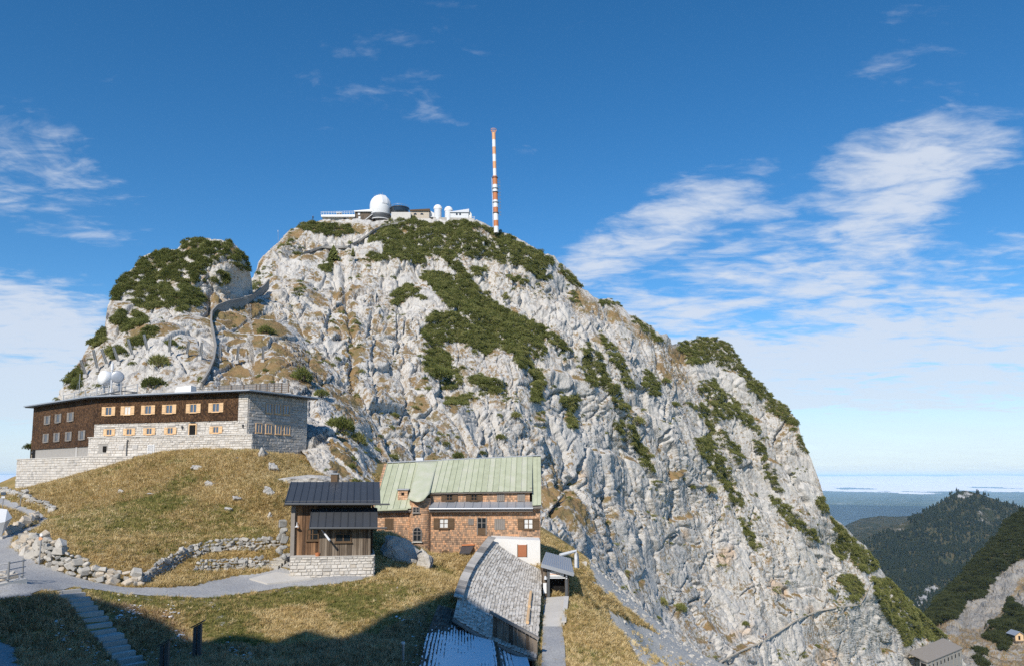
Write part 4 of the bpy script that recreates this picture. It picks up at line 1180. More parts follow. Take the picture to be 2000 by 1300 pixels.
# windows
for u_ in (215, 252, 292, 333, 380, 424):
    s_ = wf.s_of(u_, 798)
    window(wf, s_, 8.0, 1.0, 1.05, hotel, 'new_wood', 'curtain' if u_ == 252 else 'glass_sky', 0.14, 'new_wood', 0.52)
for s_ in sl:
    window(wf, s_, 5.42, 0.85, 0.78, hotel, 'new_wood', 'glass_sky', 0.05, 'new_wood', 0.44)
for u_ in (96, 117, 141):
    window(wl, wl.s_of(u_, 812), 7.65 if u_ < 100 else 7.7, 1.0, 1.15, hotel, 'grey_wood', 'glass_sky', 0.14, 'grey_wood', 0.55)
for u_ in (93, 114, 137, 163):
    window(wl, wl.s_of(u_, 850), 5.2, 1.0, 1.15, hotel, 'grey_wood', 'glass_sky', 0.14, 'grey_wood', 0.5)
for L_, zz in ((upr, 8.05), (lor, 5.62)):
    for u_, v_ in L_:
        window(wr, wr.s_of(u_, v_), zz, 0.9, 1.15, hotel, 'new_wood', 'glass_sky', 0.02)
# entrance
m_ = MB(); wf.block(m_, sd - 0.45, sd + 0.45, 4.75, 6.05, -0.1, 0.04); dr = m_.build('door', 'dark', hotel)
m_ = MB()
for q in ((-0.57, -0.45, 4.75, 6.2), (0.45, 0.57, 4.75, 6.2), (-0.45, 0.45, 6.05, 6.2)):
    wf.block(m_, sd + q[0], sd + q[1], q[2], q[3], 0.0, 0.12)
m_.build('door_frame', 'new_wood', dr)
m_ = MB(); wf.block(m_, sd - 0.35, sd + 0.35, 6.27, 6.42, 0.0, 0.1); m_.build('transom_light', 'glass_dark', dr)
for u_ in (358, 477):
    s_ = wf.s_of(u_, 830); oo = 0.12 if u_ < 400 else 0.18
    m_ = MB(); m_.tube([wf.at(s_, 5.6, oo), wf.at(s_, 5.95, oo + 0.12)], [0.09, 0.12], 8); m_.build('wall_lamp', 'dark_steel', hotel)
# roof
plan = [HL, HB, HC, HR, BK1, BK2]
rp = offset_poly(plan, 0.95)
m_ = MB(); m_.prism(rp, 9.62, 9.86); roof = m_.build('roof', 'dark_metal_roof', hotel)
rp2 = offset_poly(plan, 0.75)
m_ = MB(); m_.prism(rp2, 9.86, 9.93); m_.build('roof_gravel', 'concrete', roof)
rp3 = offset_poly(plan, 1.05)
m_ = MB()
for i in range(len(rp3)):
    a, b = rp3[i], rp3[(i + 1) % len(rp3)]
    m_.bar((a.x, a.y, 9.80), (b.x, b.y, 9.80), 0.12, 0.16)
m_.build('gutter', 'zinc', roof)
# slatted screen on the roof
def on_roof(u, off):
    s = wf.s_of(u, 760); p = wf.at(s, 0, -off); return p
for (ua, ub, off, h0, h1, n_) in ((372, 474, 5.0, 10.45, 11.2, 5), (474, 532, 3.2, 9.95, 10.9, 5)):
    a = on_roof(ua, off); b = on_roof(ub, off)
    m_ = MB()
    for k in range(n_):
        z_ = h0 + (h1 - h0) * k / (n_ - 1)
        m_.bar((a.x, a.y, z_), (b.x, b.y, z_), 0.05, 0.17)
    scr = m_.build('roof_screen', 'grey_wood', hotel)
    for k in range(5):
        p = a.lerp(b, k / 4)
        q = MB(); q.bar((p.x, p.y - 0.06, 9.9), (p.x, p.y - 0.06, h1 + 0.1), 0.09); q.build('post', 'brown_wood', scr)
m_ = MB()
a = on_roof(360, 2.0); b = on_roof(535, 1.6)
for z_ in (10.15, 10.5, 10.8):
    m_.bar((a.x, a.y, z_), (b.x, b.y, z_), 0.05, 0.05)
for k in range(22):
    p = a.lerp(b, k / 21); m_.bar((p.x, p.y, 9.9), (p.x, p.y, 10.8), 0.04)
m_.build('roof_railing', 'dark_steel', hotel)
a = on_roof(302, 3.0); b = on_roof(338, 3.0)
m_ = MB(); m_.hexa([(a.x, a.y, 9.95), (b.x, b.y, 9.95), (b.x, b.y + 1.5, 9.95), (a.x, a.y + 1.5, 9.95), (a.x + .5, a.y, 11.1), (b.x, b.y, 11.2), (b.x, b.y + 1.5, 11.2), (a.x + .5, a.y + 1.5, 11.1)]); m_.build('roof_hatch', 'plaster', hotel)

# --- aerials on a steel platform above the hotel's dark wing
aer = empty('antenna_platform', (-57.0, 103.0, 9.93), 0, 'grey steel grating platform with railings on the hotel roof', 'platform')
pa, pb = P(124, 772, 108.0), P(236, 762, 99.5)
pa.z = pb.z = 10.3
def plf(s, o, z):
    d = (pb - pa); n = Vector((-d.y, d.x, 0)).normalized()
    p = pa + d * s + n * o; return Vector((p.x, p.y, z))
m_ = MB()
for o in (0.0, 2.2):
    m_.bar(plf(0, o, 10.3), plf(1, o, 11.1), 0.18)
for k in range(6):
    m_.bar(plf(k / 5, 0, 10.3 + .16 * k), plf(k / 5, 2.2, 10.3 + .16 * k), 0.12)
m_.build('deck_frame', 'dark_steel', aer)
for k in range(6):
    for o in (0.0, 2.2):
        m_ = MB(); m_.bar(plf(k / 5, o, 9.93), plf(k / 5, o, 11.5 + .16 * k), 0.10); m_.build('post', 'steel', aer)
m_ = MB()
for zz in (1.1, 0.6):
    for o in (0.0, 2.2):
        m_.bar(plf(0, o, 10.3 + zz), plf(1, o, 11.1 + zz), 0.05)
m_.build('railing', 'steel', aer)
m_ = MB(); m_.box(*(lambda c: (c.x - 3.5, c.x + 3.0, c.y - .4, c.y + .4))(plf(0.35, 1.1, 0)), 9.94, 10.55); m_.build('cable_box', 'off_white', aer)
def drum(name, u, v, d, r, label, mat, face_dir, depth, flat):
    c = P(u, v, d); t = empty(name, (c.x, c.y, c.z - r - 1.0), 0, label, 'antenna')
    f = Vector(face_dir).normalized(); s = f.cross(Vector((0, 0, 1))).normalized(); up = s.cross(f)
    m_ = MB(); n = 28
    prof = [(0.0, 0.45 * depth if not flat else 0.12), (r * 0.5, 0.38 * depth if not flat else 0.1), (r * 0.85, 0.2 * depth if not flat else 0.06), (r, 0.0), (r, -depth), (r * 0.75, -depth * 1.35), (0.0, -depth * 1.5)]
    for rr, dd in prof:
        for k in range(n):
            a = 2 * math.pi * k / n
            m_.v.append(tuple(c + f * dd + (s * math.cos(a) + up * math.sin(a)) * rr))
    for i in range(len(prof) - 1):
        for k in range(n):
            m_.f.append((i * n + k, i * n + (k + 1) % n, (i + 1) * n + (k + 1) % n, (i + 1) * n + k))
    m_.build('drum', mat, t, True)
    m_ = MB(); m_.tube([(c.x, c.y + 0.6, c.z - r - 1.0), (c.x, c.y + 0.6, c.z + 0.4)], 0.16, 8)
    m_.bar((c.x - .5, c.y + .6, c.z - r - .2), (c.x + .5, c.y + .6, c.z - r - .2), 0.14); m_.build('mount', 'steel', t)
    return t
drum('drum_antenna', 200, 737, 104.0, 1.0, 'round white drum antenna on the hotel roof platform', 'white_paint', (-0.5, -0.8, 0.05), 0.9, False)
drum('dish_antenna', 229, 735, 102.0, 0.82, 'pale blue-grey round dish antenna beside the white drum', 'zinc', (0.35, -0.9, 0.0), 0.35, True)
mt = empty('antenna_mast', tuple(P(154, 772, 108)), 0, 'thin guyed antenna rod left of the white drum antenna', 'mast')
b0 = P(154, 772, 108); b0.z = 9.9
m_ = MB(); m_.tube([b0, (b0.x, b0.y, b0.z + 4.6)], 0.05, 6); m_.build('rod', 'steel', mt)
for k in range(3):
    a = 2.1 * k + .4
    m_ = MB(); m_.tube([(b0.x, b0.y, b0.z + 4.0), (b0.x + 1.6 * math.cos(a), b0.y + 1.6 * math.sin(a), b0.z)], 0.015, 4); m_.build('guy_wire', 'steel', mt)
eb = P(220, 706, 103); eb.z = 9.9
em = empty('aerial_pole', tuple(eb), 0, 'short white aerial pole standing behind the dish antennas', 'pole')
m_ = MB(); m_.tube([eb, (eb.x, eb.y, eb.z + 5.6)], [0.12, 0.09], 8); m_.build('pole', 'off_white', em)
m_ = MB(); m_.tube([(eb.x, eb.y, eb.z + 4.4), (eb.x, eb.y, eb.z + 5.3)], 0.16, 8); m_.build('aerial', 'white_paint', em)

# ------------------------------------------------------------------ hut
th = math.radians(11)
hut_o = P(570, 1083, 56.0)
HX = Vector((math.cos(th), math.sin(th), 0)); HY = Vector((-math.sin(th), math.cos(th), 0))
zf = hut_o.z
def hp(x, y, z):
    p = hut_o + HX * x + HY * y; return Vector((p.x, p.y, z))
hut = empty('wooden_hut', tuple(hp(3, 2, zf - 1.45)), 0, 'dark plank hut with black metal roofs on a stone base', 'hut')
WH = 5.65; DH = 4.6; EZ = zf + 3.75
hw = Wall(hp(0, 0, 0), hp(WH, 0, 0)); hr = Wall(hp(WH, 0, 0), hp(WH, DH, 0)); hl = Wall(hp(0, DH, 0), hp(0, 0, 0)); hb = Wall(hp(WH, DH, 0), hp(0, DH, 0))
m_ = MB(); m_.prism([tuple(hp(0.1, 0.1, 0))[:2], tuple(hp(WH - .1, .1, 0))[:2], tuple(hp(WH - .1, DH - .1, 0))[:2], tuple(hp(.1, DH - .1, 0))[:2]], zf - 1.4, EZ + 0.2); m_.build('core', 'brown_wood', hut)
def planks(w, s0, s1, z0, z1, parent, mat, wd=0.19, out=0.0, ztop=None, name='plank'):
    s = s0
    while s < s1 - 0.02:
        l = min(wd * rnd.uniform(0.8, 1.2), s1 - s)
        o = out + rnd.uniform(0.0, 0.025)
        zt0 = z1 if ztop is None else ztop(s); zt1 = z1 if ztop is None else ztop(s + l)
        m = MB(); a, b = s + 0.008, s + l - 0.008; zb = z0 - rnd.uniform(0, 0.04)
        m.hexa([w.at(a, zb, o + 0.04), w.at(b, zb, o + 0.04), w.at(b, zb, o - 0.03), w.at(a, zb, o - 0.03), w.at(a, zt0, o + 0.04), w.at(b, zt1, o + 0.04), w.at(b, zt1, o - 0.03), w.at(a, zt0, o - 0.03)])
        m.build(name, mat, parent)
        s += l
planks(hw, 0.0, 2.0, zf, EZ, hut, 'planks', 0.2)
planks(hr, 0.0, DH, zf, EZ, hut, 'planks_grey', 0.28)
planks(hl, 0.0, DH, zf - 0.4, EZ, hut, 'planks_grey', 0.28)
# bay in front
bw = Wall(hp(1.95, -1.0, 0), hp(WH - 0.15, -1.0, 0)); bl = Wall(hp(1.95, 0, 0), hp(1.95, -1.0, 0)); br_ = Wall(hp(WH - .15, -1.0, 0), hp(WH - .15, 0, 0))
m_ = MB(); m_.prism([tuple(hp(2.0, -.95, 0))[:2], tuple(hp(WH - .2, -.95, 0))[:2], tuple(hp(WH - .2, 0.1, 0))[:2], tuple(hp(2.0, 0.1, 0))[:2]], zf - 0.02, zf + 2.2); m_.build('bay_core', 'brown_wood', hut)
planks(bw, 0.0, bw.len, zf - 0.05, zf + 2.2, hut, 'planks_grey', 0.17)
planks(bl, 0.0, 1.0, zf, zf + 2.2, hut, 'planks', 0.2); planks(br_, 0.0, 1.0, zf, zf + 2.2, hut, 'planks_grey', 0.2)
m_ = MB(); m_.bar(hp(0.05, -0.15, zf - 0.4), hp(0.05, -0.15, EZ), 0.28); m_.build('corner_post', 'grey_wood', hut)
# stone base
fw = Wall(hp(0.0, -1.15, 0), hp(WH + 0.15, -1.15, 0)); fr = Wall(hp(WH + .15, -1.15, 0), hp(WH + .15, DH, 0)); fl_ = Wall(hp(0.0, DH, 0), hp(0.0, -1.15, 0))
masonry(fw, 0.0, fw.len, zf - 1.9, zf - 0.06, hut, 0.22, 0.42, 'blocks', 0.0, name='base_masonry')
masonry(fr, 0.0, fr.len, zf - 2.2, zf - 0.06, hut, 0.22, 0.42, 'blocks_grey', 0.0, name='base_masonry')
masonry(fl_, 0.0, fl_.len, zf - 1.9, zf - 0.06, hut, 0.22, 0.42, 'blocks', 0.0, name='base_masonry')
m_ = MB(); m_.prism([tuple(hp(-.02, -1.2, 0))[:2], tuple(hp(WH + .2, -1.2, 0))[:2], tuple(hp(WH + .2, .1, 0))[:2], tuple(hp(-.02, .1, 0))[:2]], zf - 0.06, zf - 0.01); m_.build('base_slab', 'concrete_light', hut)
def metal_roof(parent, x0, x1, y0, z0, y1, z1, n, ov, mat='dark_metal_roof', name='roof', x0b=None, x1b=None, panel='roof_panel'):
    """standing-seam roof from eave (y0, z0) up to the top (y1, z1); each sheet is a part of its own"""
    x0b = x0 if x0b is None else x0b; x1b = x1 if x1b is None else x1b
    m = MB(); m.hexa([hp(x0 - ov, y0, z0 - 0.16), hp(x1 + ov, y0, z0 - 0.16), hp(x1b + ov, y1, z1 - 0.16), hp(x0b - ov, y1, z1 - 0.16), hp(x0 - ov, y0, z0 - 0.02), hp(x1 + ov, y0, z0 - 0.02), hp(x1b + ov, y1, z1 - 0.02), hp(x0b - ov, y1, z1 - 0.02)])
    rf = m.build(name, 'brown_wood', parent)
    for k in range(n):
        a0 = x0 - ov + (x1 - x0 + 2 * ov) * k / n; a1 = x0 - ov + (x1 - x0 + 2 * ov) * (k + 1) / n
        b0 = x0b - ov + (x1b - x0b + 2 * ov) * k / n; b1 = x0b - ov + (x1b - x0b + 2 * ov) * (k + 1) / n
        m = MB(); j = rnd.uniform(0, 0.015)
        m.hexa([hp(a0, y0 - 0.05, z0 - 0.02), hp(a1 - .01, y0 - 0.05, z0 - 0.02), hp(b1 - .01, y1, z1 - 0.02), hp(b0, y1, z1 - 0.02), hp(a0, y0 - 0.05, z0 + 0.02 + j), hp(a1 - .01, y0 - 0.05, z0 + 0.02 + j), hp(b1 - .01, y1, z1 + 0.02 + j), hp(b0, y1, z1 + 0.02 + j)])
        m.bar(hp(a0 + .02, y0 - 0.05, z0 + 0.05), hp(b0 + .02, y1, z1 + 0.05), 0.035, 0.06)
        m.build(panel, mat, rf)
    for yy, zz in ((y0 + 0.25, z0 + 0.14), ):
        m = MB(); m.tube([hp(x0 - ov, yy, zz), hp(x1 + ov, yy, zz)], 0.03, 6)
        m.build('snow_guard', 'dark_steel', rf)
    m = MB(); m.tube([hp(x0 - ov, y0 - 0.12, z0 - 0.04), hp(x1 + ov + 0.7, y0 - 0.12, z0 - 0.10)], 0.07, 6); m.build('gutter', 'dark_steel', rf)
    m = MB(); m.bar(hp(x0 - ov - .02, y0, z0 - 0.1), hp(x0b - ov - .02, y1, z1 - 0.1), 0.05, 0.24); m.bar(hp(x1 + ov + .02, y0, z0 - 0.1), hp(x1b + ov + .02, y1, z1 - 0.1), 0.05, 0.24); m.build('verge_board', 'dark_metal_roof', rf)
    return rf
rf = metal_roof(hut, 0, WH, -0.85, EZ - 0.05, 3.4, EZ + 1.42, 14, 0.5)
m_ = MB(); m_.hexa([hp(-.5, 3.4, EZ + 1.26), hp(WH + .5, 3.4, EZ + 1.26), hp(WH + .5, 5.6, EZ + .5), hp(-.5, 5.6, EZ + .5), hp(-.5, 3.4, EZ + 1.43), hp(WH + .5, 3.4, EZ + 1.43), hp(WH + .5, 5.6, EZ + .67), hp(-.5, 5.6, EZ + .67)]); m_.build('rear_roof', 'dark_metal_roof', hut)
metal_roof(hut, 1.55, WH + 0.05, -1.75, zf + 2.05, 0.05, zf + 3.3, 9, 0.25, name='bay_roof')
for sgn, ww in ((0, hl), (1, hr)):
    m_ = MB(); xx = 0.05 if sgn == 0 else WH - 0.05
    m_.hexa([hp(xx - .06, 0, EZ), hp(xx + .06, 0, EZ), hp(xx + .06, DH, EZ), hp(xx - .06, DH, EZ), hp(xx - .06, 3.3, EZ + 1.2), hp(xx + .06, 3.3, EZ + 1.2), hp(xx + .06, 3.5, EZ + 1.2), hp(xx - .06, 3.5, EZ + 1.2)]); m_.build('gable_boards', 'planks_grey', hut)
ch = hp(2.75, 3.9, 0)
m_ = MB(); m_.box(ch.x - .26, ch.x + .26, ch.y - .26, ch.y + .26, EZ + .7, EZ + 2.02); cho = m_.build('chimney', 'brown_wood', hut)
m_ = MB(); m_.box(ch.x - .32, ch.x + .32, ch.y - .32, ch.y + .32, EZ + 2.02, EZ + 2.12); m_.build('chimney_cap', 'zinc', cho)
m_ = MB(); m_.tube([(ch.x, ch.y, EZ + 2.12), (ch.x, ch.y, EZ + 2.3)], .14, 8); m_.build('flue', 'dark_steel', cho)
window(hw, 1.42, zf + 1.45, 0.85, 0.85, hut, 'brown_wood', 'glass_dark', 0.03, mullion=1, bars=1)
window(bw, 1.65, zf + 1.25, 1.15, 0.6, hut, 'brown_wood', 'glass_dark', 0.03, mullion=1, bars=0)
m_ = MB(); m_.tube([bw.at(0.1, zf + 1.9, 0.03), bw.at(0.75, zf + 1.15, 1.0)], [0.05, 0.08], 8); m_.build('flag_pole', 'off_white', hut)
lp = MB(); lp.lathe([(0.02, 0.35), (0.04, 0.12), (0.16, 0.0), (0.02, 0.02)], 10, tuple(hp(0.32, -0.35, zf + 2.0))); lp.bar(hp(0.32, 0, zf + 2.33), hp(0.32, -.35, zf + 2.33), 0.03); lp.build('wall_lamp', 'off_white', hut)
fp = empty('flower_pot', tuple(hp(1.85, -1.05, zf)), 0, 'small terracotta pot on the ledge by the hut window', 'flower pot')
m_ = MB(); m_.lathe([(0.0, 0.0), (0.14, 0.0), (0.19, 0.24), (0.15, 0.24), (0.13, 0.2), (0.0, 0.2)], 12, tuple(hp(1.85, -1.05, zf - 0.01))); m_.build('pot', 'orange_paint', fp)
# rough boulders stacked at the hut's left corner
BLD = []

# ------------------------------------------------------------------ old house with the green roof
DW = 70.0
house = empty('shingled_house', tuple(P(900, 1085, DW)), 0, 'old brown shingled house under a pale green copper roof', 'house')
hx0 = P(728, 1030, DW).x; hx1 = P(1055, 1030, DW).x
ZB = -9.0
def zat(v, d=DW):
    return ray_m(1000, v)[1] * d
ze = zat(993)
fwl = Wall((hx0, DW), (hx1, DW))
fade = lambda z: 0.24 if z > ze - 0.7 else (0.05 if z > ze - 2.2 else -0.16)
zs = [ZB, zat(1062), zat(1045), zat(1022), zat(1002), ze + 0.35]
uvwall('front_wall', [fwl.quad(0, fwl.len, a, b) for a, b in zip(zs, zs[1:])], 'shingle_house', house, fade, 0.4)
rwl = Wall((hx1 + .02, DW + .05), (hx1 + .02, DW + 11)); lwl = Wall((hx0 - .02, DW + 11), (hx0 - .02, DW + .05))
uvwall('end_wall', [[rwl.at(0, ZB), rwl.at(11, ZB), rwl.at(11, ze + .2), rwl.at(5.7, zat(894, 75.7) - .2), rwl.at(0, ze + .2)]], 'shingle_house', house, None, 0.4)
uvwall('end_wall', [[lwl.at(0, ZB), lwl.at(11, ZB), lwl.at(11, ze + .2), lwl.at(5.3, zat(905, 75.7)), lwl.at(0, ze + .2)]], 'shingle_house', house, None, 0.4)
# roofs are laid through points read along their edges
def roof_strip(parent, e0, e1, r0, r1, n, mat, name, panel, thick=0.10, seam=True, deck=0.2, dth=0.18):
    """n standing-seam sheets between the eave e0-e1 and the upper edge r0-r1"""
    m = MB(); m.slab([e0, e1, r1, r0], dth)
    for i, (x, y, z) in enumerate(m.v):
        m.v[i] = (x, y + 0.05, z - deck)
    rfo = m.build(name, 'grey_wood', parent)
    for k in range(n):
        a, b = e0.lerp(e1, k / n), e0.lerp(e1, (k + 1) / n - 0.004); c, d = r0.lerp(r1, k / n), r0.lerp(r1, (k + 1) / n - 0.004)
        j = Vector((0, 0, rnd.uniform(0, 0.02)))
        m = MB(); m.slab([a + j, b + j, d + j, c + j], 0.03)
        if seam:
            upv = Vector((0, 0, 0.04))
            m.bar(a + upv + j, c + upv + j, 0.05, 0.07)
        m.build(panel, mat, rfo)
    return rfo
DR = 75.7; DE = 69.3
rl, rr = P(757, 904, DR), P(1056, 890, DR)
el, em_, er0, er = P(731, 994, DE), P(803, 992, DE), P(1040, 986, DE), P(1057, 985, DE)
k_m = (803 - 731) / (1057 - 731); k_r = (1040 - 731) / (1057 - 731)
rm, rr0 = rl.lerp(rr, k_m), rl.lerp(rr, k_r)
roof_strip(house, el, em_, rl, rm, 6, 'copper_green', 'roof', 'roof_sheet')
roof_strip(house, er0, er, rr0, rr, 2, 'copper_green', 'roof', 'roof_sheet')
dl, drr = P(838, 961, 70.25), P(1040, 958, 70.25)
sw = P(797, 971, 68.4)
rise = Vector((0, 0, 0.10))
roof_strip(house, dl, drr, rl.lerp(rr, (838 - 731) / 326) + rise, rr0 + rise, 18, 'copper_green', 'dormer_roof', 'roof_sheet', deck=0.10, dth=0.06)
# swept copper over the stair tower
m_ = MB(); base = len(m_.v); nu, nv = 14, 10
tl, trr = rl.lerp(rr, (798 - 731) / 326) + rise, rl.lerp(rr, (838 - 731) / 326) + rise
for j in range(nv + 1):
    for i in range(nu + 1):
        t = i / nu; top = tl.lerp(trr, t)
        v_ = 972 + 6.5 * math.sin(math.pi * min(1, t * 1.15) ** 1.0) - 9 * max(0, t - 0.72) / 0.28
        d_ = 69.7 - 1.25 * math.sin(math.pi * t)
        lo = P(796 + 43 * t, v_, d_)
        s_ = j / nv
        p = lo.lerp(top, s_); p.z += 0.0
        m_.v.append(tuple(p))
for j in range(nv):
    for i in range(nu):
        a = j * (nu + 1) + i; m_.f.append((a, a + 1, a + nu + 2, a + nu + 1))
tr_o = m_.build('tower_roof', 'copper_green', house, True)
sm = tr_o.modifiers.new('solid', 'SOLIDIFY'); sm.thickness = 0.07; sm.offset = -1
# ridge cap, rear roof
m_ = MB(); m_.bar(rl + Vector((0, 0, .08)), rr + Vector((0, 0, .08)), 0.35, 0.10); m_.build('ridge_cap', 'zinc', house)
m_ = MB(); m_.slab([rl + Vector((0, .05, 0)), rr + Vector((0, .05, 0)), Vector((rr.x, DW + 12, ze)), Vector((rl.x, DW + 12, ze))][::-1], 0.1); m_.build('rear_roof', 'copper_green', house)
# dormer: shingled front with small windows, zinc apron under it
dwl = Wall((P(840, 970, 70.6).x, 70.6), (P(1039, 970, 70.6).x, 70.6))
zd0, zd1 = zat(984, 70.6), zat(960, 70.6)
uvwall('dormer_wall', [dwl.quad(0, dwl.len, zd0, zd1)], 'shingle_house', house, lambda z: 0.02, 0.3)
drc = Wall((P(1039, 970, 70.6).x, 70.6), (P(1039, 970, 70.6).x, 73.5))
uvwall('dormer_cheek', [drc.quad(0, 2.9, zd0, zd1 + .4)], 'shingle_grey', house, None, 0.2)
ap0, ap1 = P(838, 991, 69.35), P(1041, 990, 69.35)
at0, at1 = Vector((ap0.x, 70.62, zat(979.5, 70.62))), Vector((ap1.x, 70.62, zat(978.5, 70.62)))
roof_strip(house, ap0, ap1, at0, at1, 12, 'zinc', 'apron_roof', 'apron_sheet')
m_ = MB(); m_.tube([ap0 + Vector((0, -.08, -.08)), ap1 + Vector((0, -.08, -.08))], 0.08, 8); m_.build('gutter', 'zinc', house)
m_ = MB(); m_.tube([el + Vector((0, -.08, -.08)), em_ + Vector((-.3, -.08, -.08))], 0.08, 8); m_.build('gutter', 'copper_green', house)
for u_, sh in ((878, -1), (926, 1)):
    window(dwl, dwl.s_of(u_, 968), zat(970.5, 70.6), 0.62, 0.58, house, 'brown_wood', 'glass_dark', 0.0, 'brown_wood', 0.42, mullion=1, bars=1)
for u_ in (978, 1018):
    s_ = dwl.s_of(u_, 968); m_ = MB(); z_ = zat(970.5, 70.6)
    for k in range(4):
        dwl.block(m_, s_ - .35 + k * .175, s_ - .35 + k * .175 + .16, z_ - .33, z_ + .33, 0, 0.06 + .01 * (k % 2))
    m_.build('closed_shutter', 'grey_wood', house)
# stair tower: half round
tc_ = (P(820, 1030, DW).x, DW + 0.15)
trd = (P(841, 1030, DW).x - P(799, 1030, DW).x) / 2
bm = bmesh.new(); uvl = bm.loops.layers.uv.new('UVMap'); fl = bm.verts.layers.float.new('fade')
off = wloc(house); nseg = 16; zlev = [ZB, zat(1062), zat(1040), zat(1015), zat(990), zat(972, 69)]
rings = []
for z_ in zlev:
    ring = []
    for k in range(nseg + 1):
        a = math.pi + math.pi * k / nseg
        vt = bm.verts.new((tc_[0] + trd * math.cos(a) - off.x, tc_[1] + trd * math.sin(a) - off.y, z_ - off.z)); vt[fl] = fade(z_) * 0.8 - 0.03
        ring.append(vt)
    rings.append(ring)
for r0, r1 in zip(rings, rings[1:]):
    for k in range(nseg):
        f = bm.faces.new([r0[k], r0[k + 1], r1[k + 1], r1[k]])
        for lp_, kk in zip(f.loops, (k, k + 1, k + 1, k)):
            lp_[uvl].uv = (trd * math.pi * kk / nseg, lp_.vert.co.z)
me = bpy.data.meshes.new('stair_tower'); bm.to_mesh(me); bm.free(); me.materials.append(MAT['shingle_house'])
tower = link(bpy.data.objects.new('stair_tower', me), house)
tw = Wall((tc_[0] - 1, tc_[1] - trd + 0.03), (tc_[0] + 1, tc_[1] - trd + 0.03))
window(tw, tw.s_of(813, 994), zat(995, 69), 0.62, 0.50, house, 'grey_wood', 'glass_dark', 0.02, mullion=1, bars=1)
# arched window
def arch(w, s, z0, wd, ht, parent, frame, glass, out=0.0):
    r = wd / 2; pts = [(s - r, z0), (s + r, z0), (s + r, z0 + ht - r)] + [(s + r * math.cos(a), z0 + ht - r + r * math.sin(a)) for a in [math.pi * k / 8 for k in range(1, 8)]] + [(s - r, z0 + ht - r)]
    m = MB(); m.slab([w.at(a, b, out + 0.05) for a, b in pts], 0.12); g = m.build('arched_window', glass, parent)
    m = MB()
    ring = pts + [pts[0]]
    for (a, b), (c, d) in zip(ring, ring[1:]):
        m.bar(w.at(a, b, out + .06), w.at(c, d, out + .06), 0.07, 0.07, w.n)
    m.bar(w.at(s, z0, out + .06), w.at(s, z0 + ht, out + .06), 0.05, 0.05, w.n); m.bar(w.at(s - r, z0 + ht * .45, out + .07), w.at(s + r, z0 + ht * .45, out + .07), 0.05, 0.05, w.n); m.bar(w.at(s - r, z0 + ht - r, out + .07), w.at(s + r, z0 + ht - r, out + .07), 0.05, 0.05, w.n)
    m.build('window_frame', frame, g)
    m = MB(); w.block(m, s - r - .1, s + r + .1, z0 - .12, z0 - 0.04, out, out + .18); m.build('sill', 'concrete_light', g)
arch(tw, tw.s_of(815, 1042), zat(1056, 69), 0.72, 1.2, house, 'grey_wood', 'glass_dark', 0.02)
# low arched hatch at the foot
def half_disc(u, v, r, mat, name):
    s = fwl.s_of(u, v); z = zat(v); pts = [(s - r, z - 0.3), (s + r, z - 0.3)] + [(s + r * math.cos(a), z + r * math.sin(a)) for a in [math.pi * k / 8 for k in range(0, 9)]]
    m = MB(); m.slab([fwl.at(a, b, 0.07) for a, b in pts], 0.1); return m.build(name, mat, house)
half_disc(870, 1082, 0.42, 'brown_wood', 'arched_hatch')
# windows of the front
window(fwl, fwl.s_of(867, 1021), zat(1021), 0.85, 0.9, house, 'brown_wood', 'curtain', 0.0, 'brown_wood', 0.48, mullion=1, bars=1)
window(fwl, fwl.s_of(1032, 1022), zat(1022), 0.85, 0.95, house, 'brown_wood', 'curtain', 0.0, 'brown_wood', 0.52, mullion=1, bars=1)
m_ = MB(); s_ = fwl.s_of(941, 1018); fwl.block(m_, s_ - .36, s_ + .36, zat(1030), zat(1010.5), 0, .05); dro = m_.build('door_glazing', 'glass_dark', house)
m_ = MB(); fwl.block(m_, s_ - .38, s_ + .38, zat(1043.5), zat(1030.2), 0, .07); m_.build('door_panel', 'brown_wood', dro)
m_ = MB()
for q in ((s_ - .44, s_ - .36), (s_ + .36, s_ + .44), (s_ - .03, s_ + .03)):
    fwl.block(m_, q[0], q[1], zat(1043.5) if abs(q[0] - s_) > .1 else zat(1030), zat(1009), 0, .09)
fwl.block(m_, s_ - .36, s_ + .36, zat(1020.5), zat(1019.5), 0, .08); m_.build('door_frame', 'grey_wood', dro)
def board_hatch(u, v, w_, h_, mat, name='closed_shutter'):
    s = fwl.s_of(u, v); z = zat(v); m = MB(); n = max(2, int(w_ / .16))
    for k in range(n):
        fwl.block(m, s - w_ / 2 + w_ * k / n, s - w_ / 2 + w_ * (k + 1) / n - .012, z - h_ / 2, z + h_ / 2, 0, .05 + .012 * (k % 2))
    return m.build(name, mat, house)
board_hatch(920, 1018, 0.5, 0.55, 'grey_wood'); board_hatch(976, 1023, 0.95, 0.95, 'grey_wood'); board_hatch(760, 1022, 0.8, 1.0, 'brown_wood')
# little brick turret on the roof, vent on the ridge
c0, c1 = P(777, 968, 70.4), P(796, 968, 70.4)
tw2 = Wall((c0.x, 70.4), (c1.x, 70.4))
uvwall('roof_turret', [tw2.quad(0, tw2.len, zat(976, 70.4), zat(956, 70.4))], 'shingle_house', house, lambda z: .25, 0.9)
m_ = MB(); tw2.block(m_, -.1, tw2.len + .1, zat(956, 70.4), zat(953.5, 70.4), -1.4, .12); m_.build('turret_cap', 'zinc', house)
m_ = MB(); tw2.block(m_, tw2.len / 2 - .12, tw2.len / 2 + .12, zat(966, 70.4), zat(960.5, 70.4), 0, .03); m_.build('turret_opening', 'dark', house)
m_ = MB(); c = P(820, 899, DR + .2); m_.box(c.x - .35, c.x + .35, c.y - .3, c.y + .3, c.z - .3, c.z + .3); m_.build('ridge_vent', 'off_white', house)
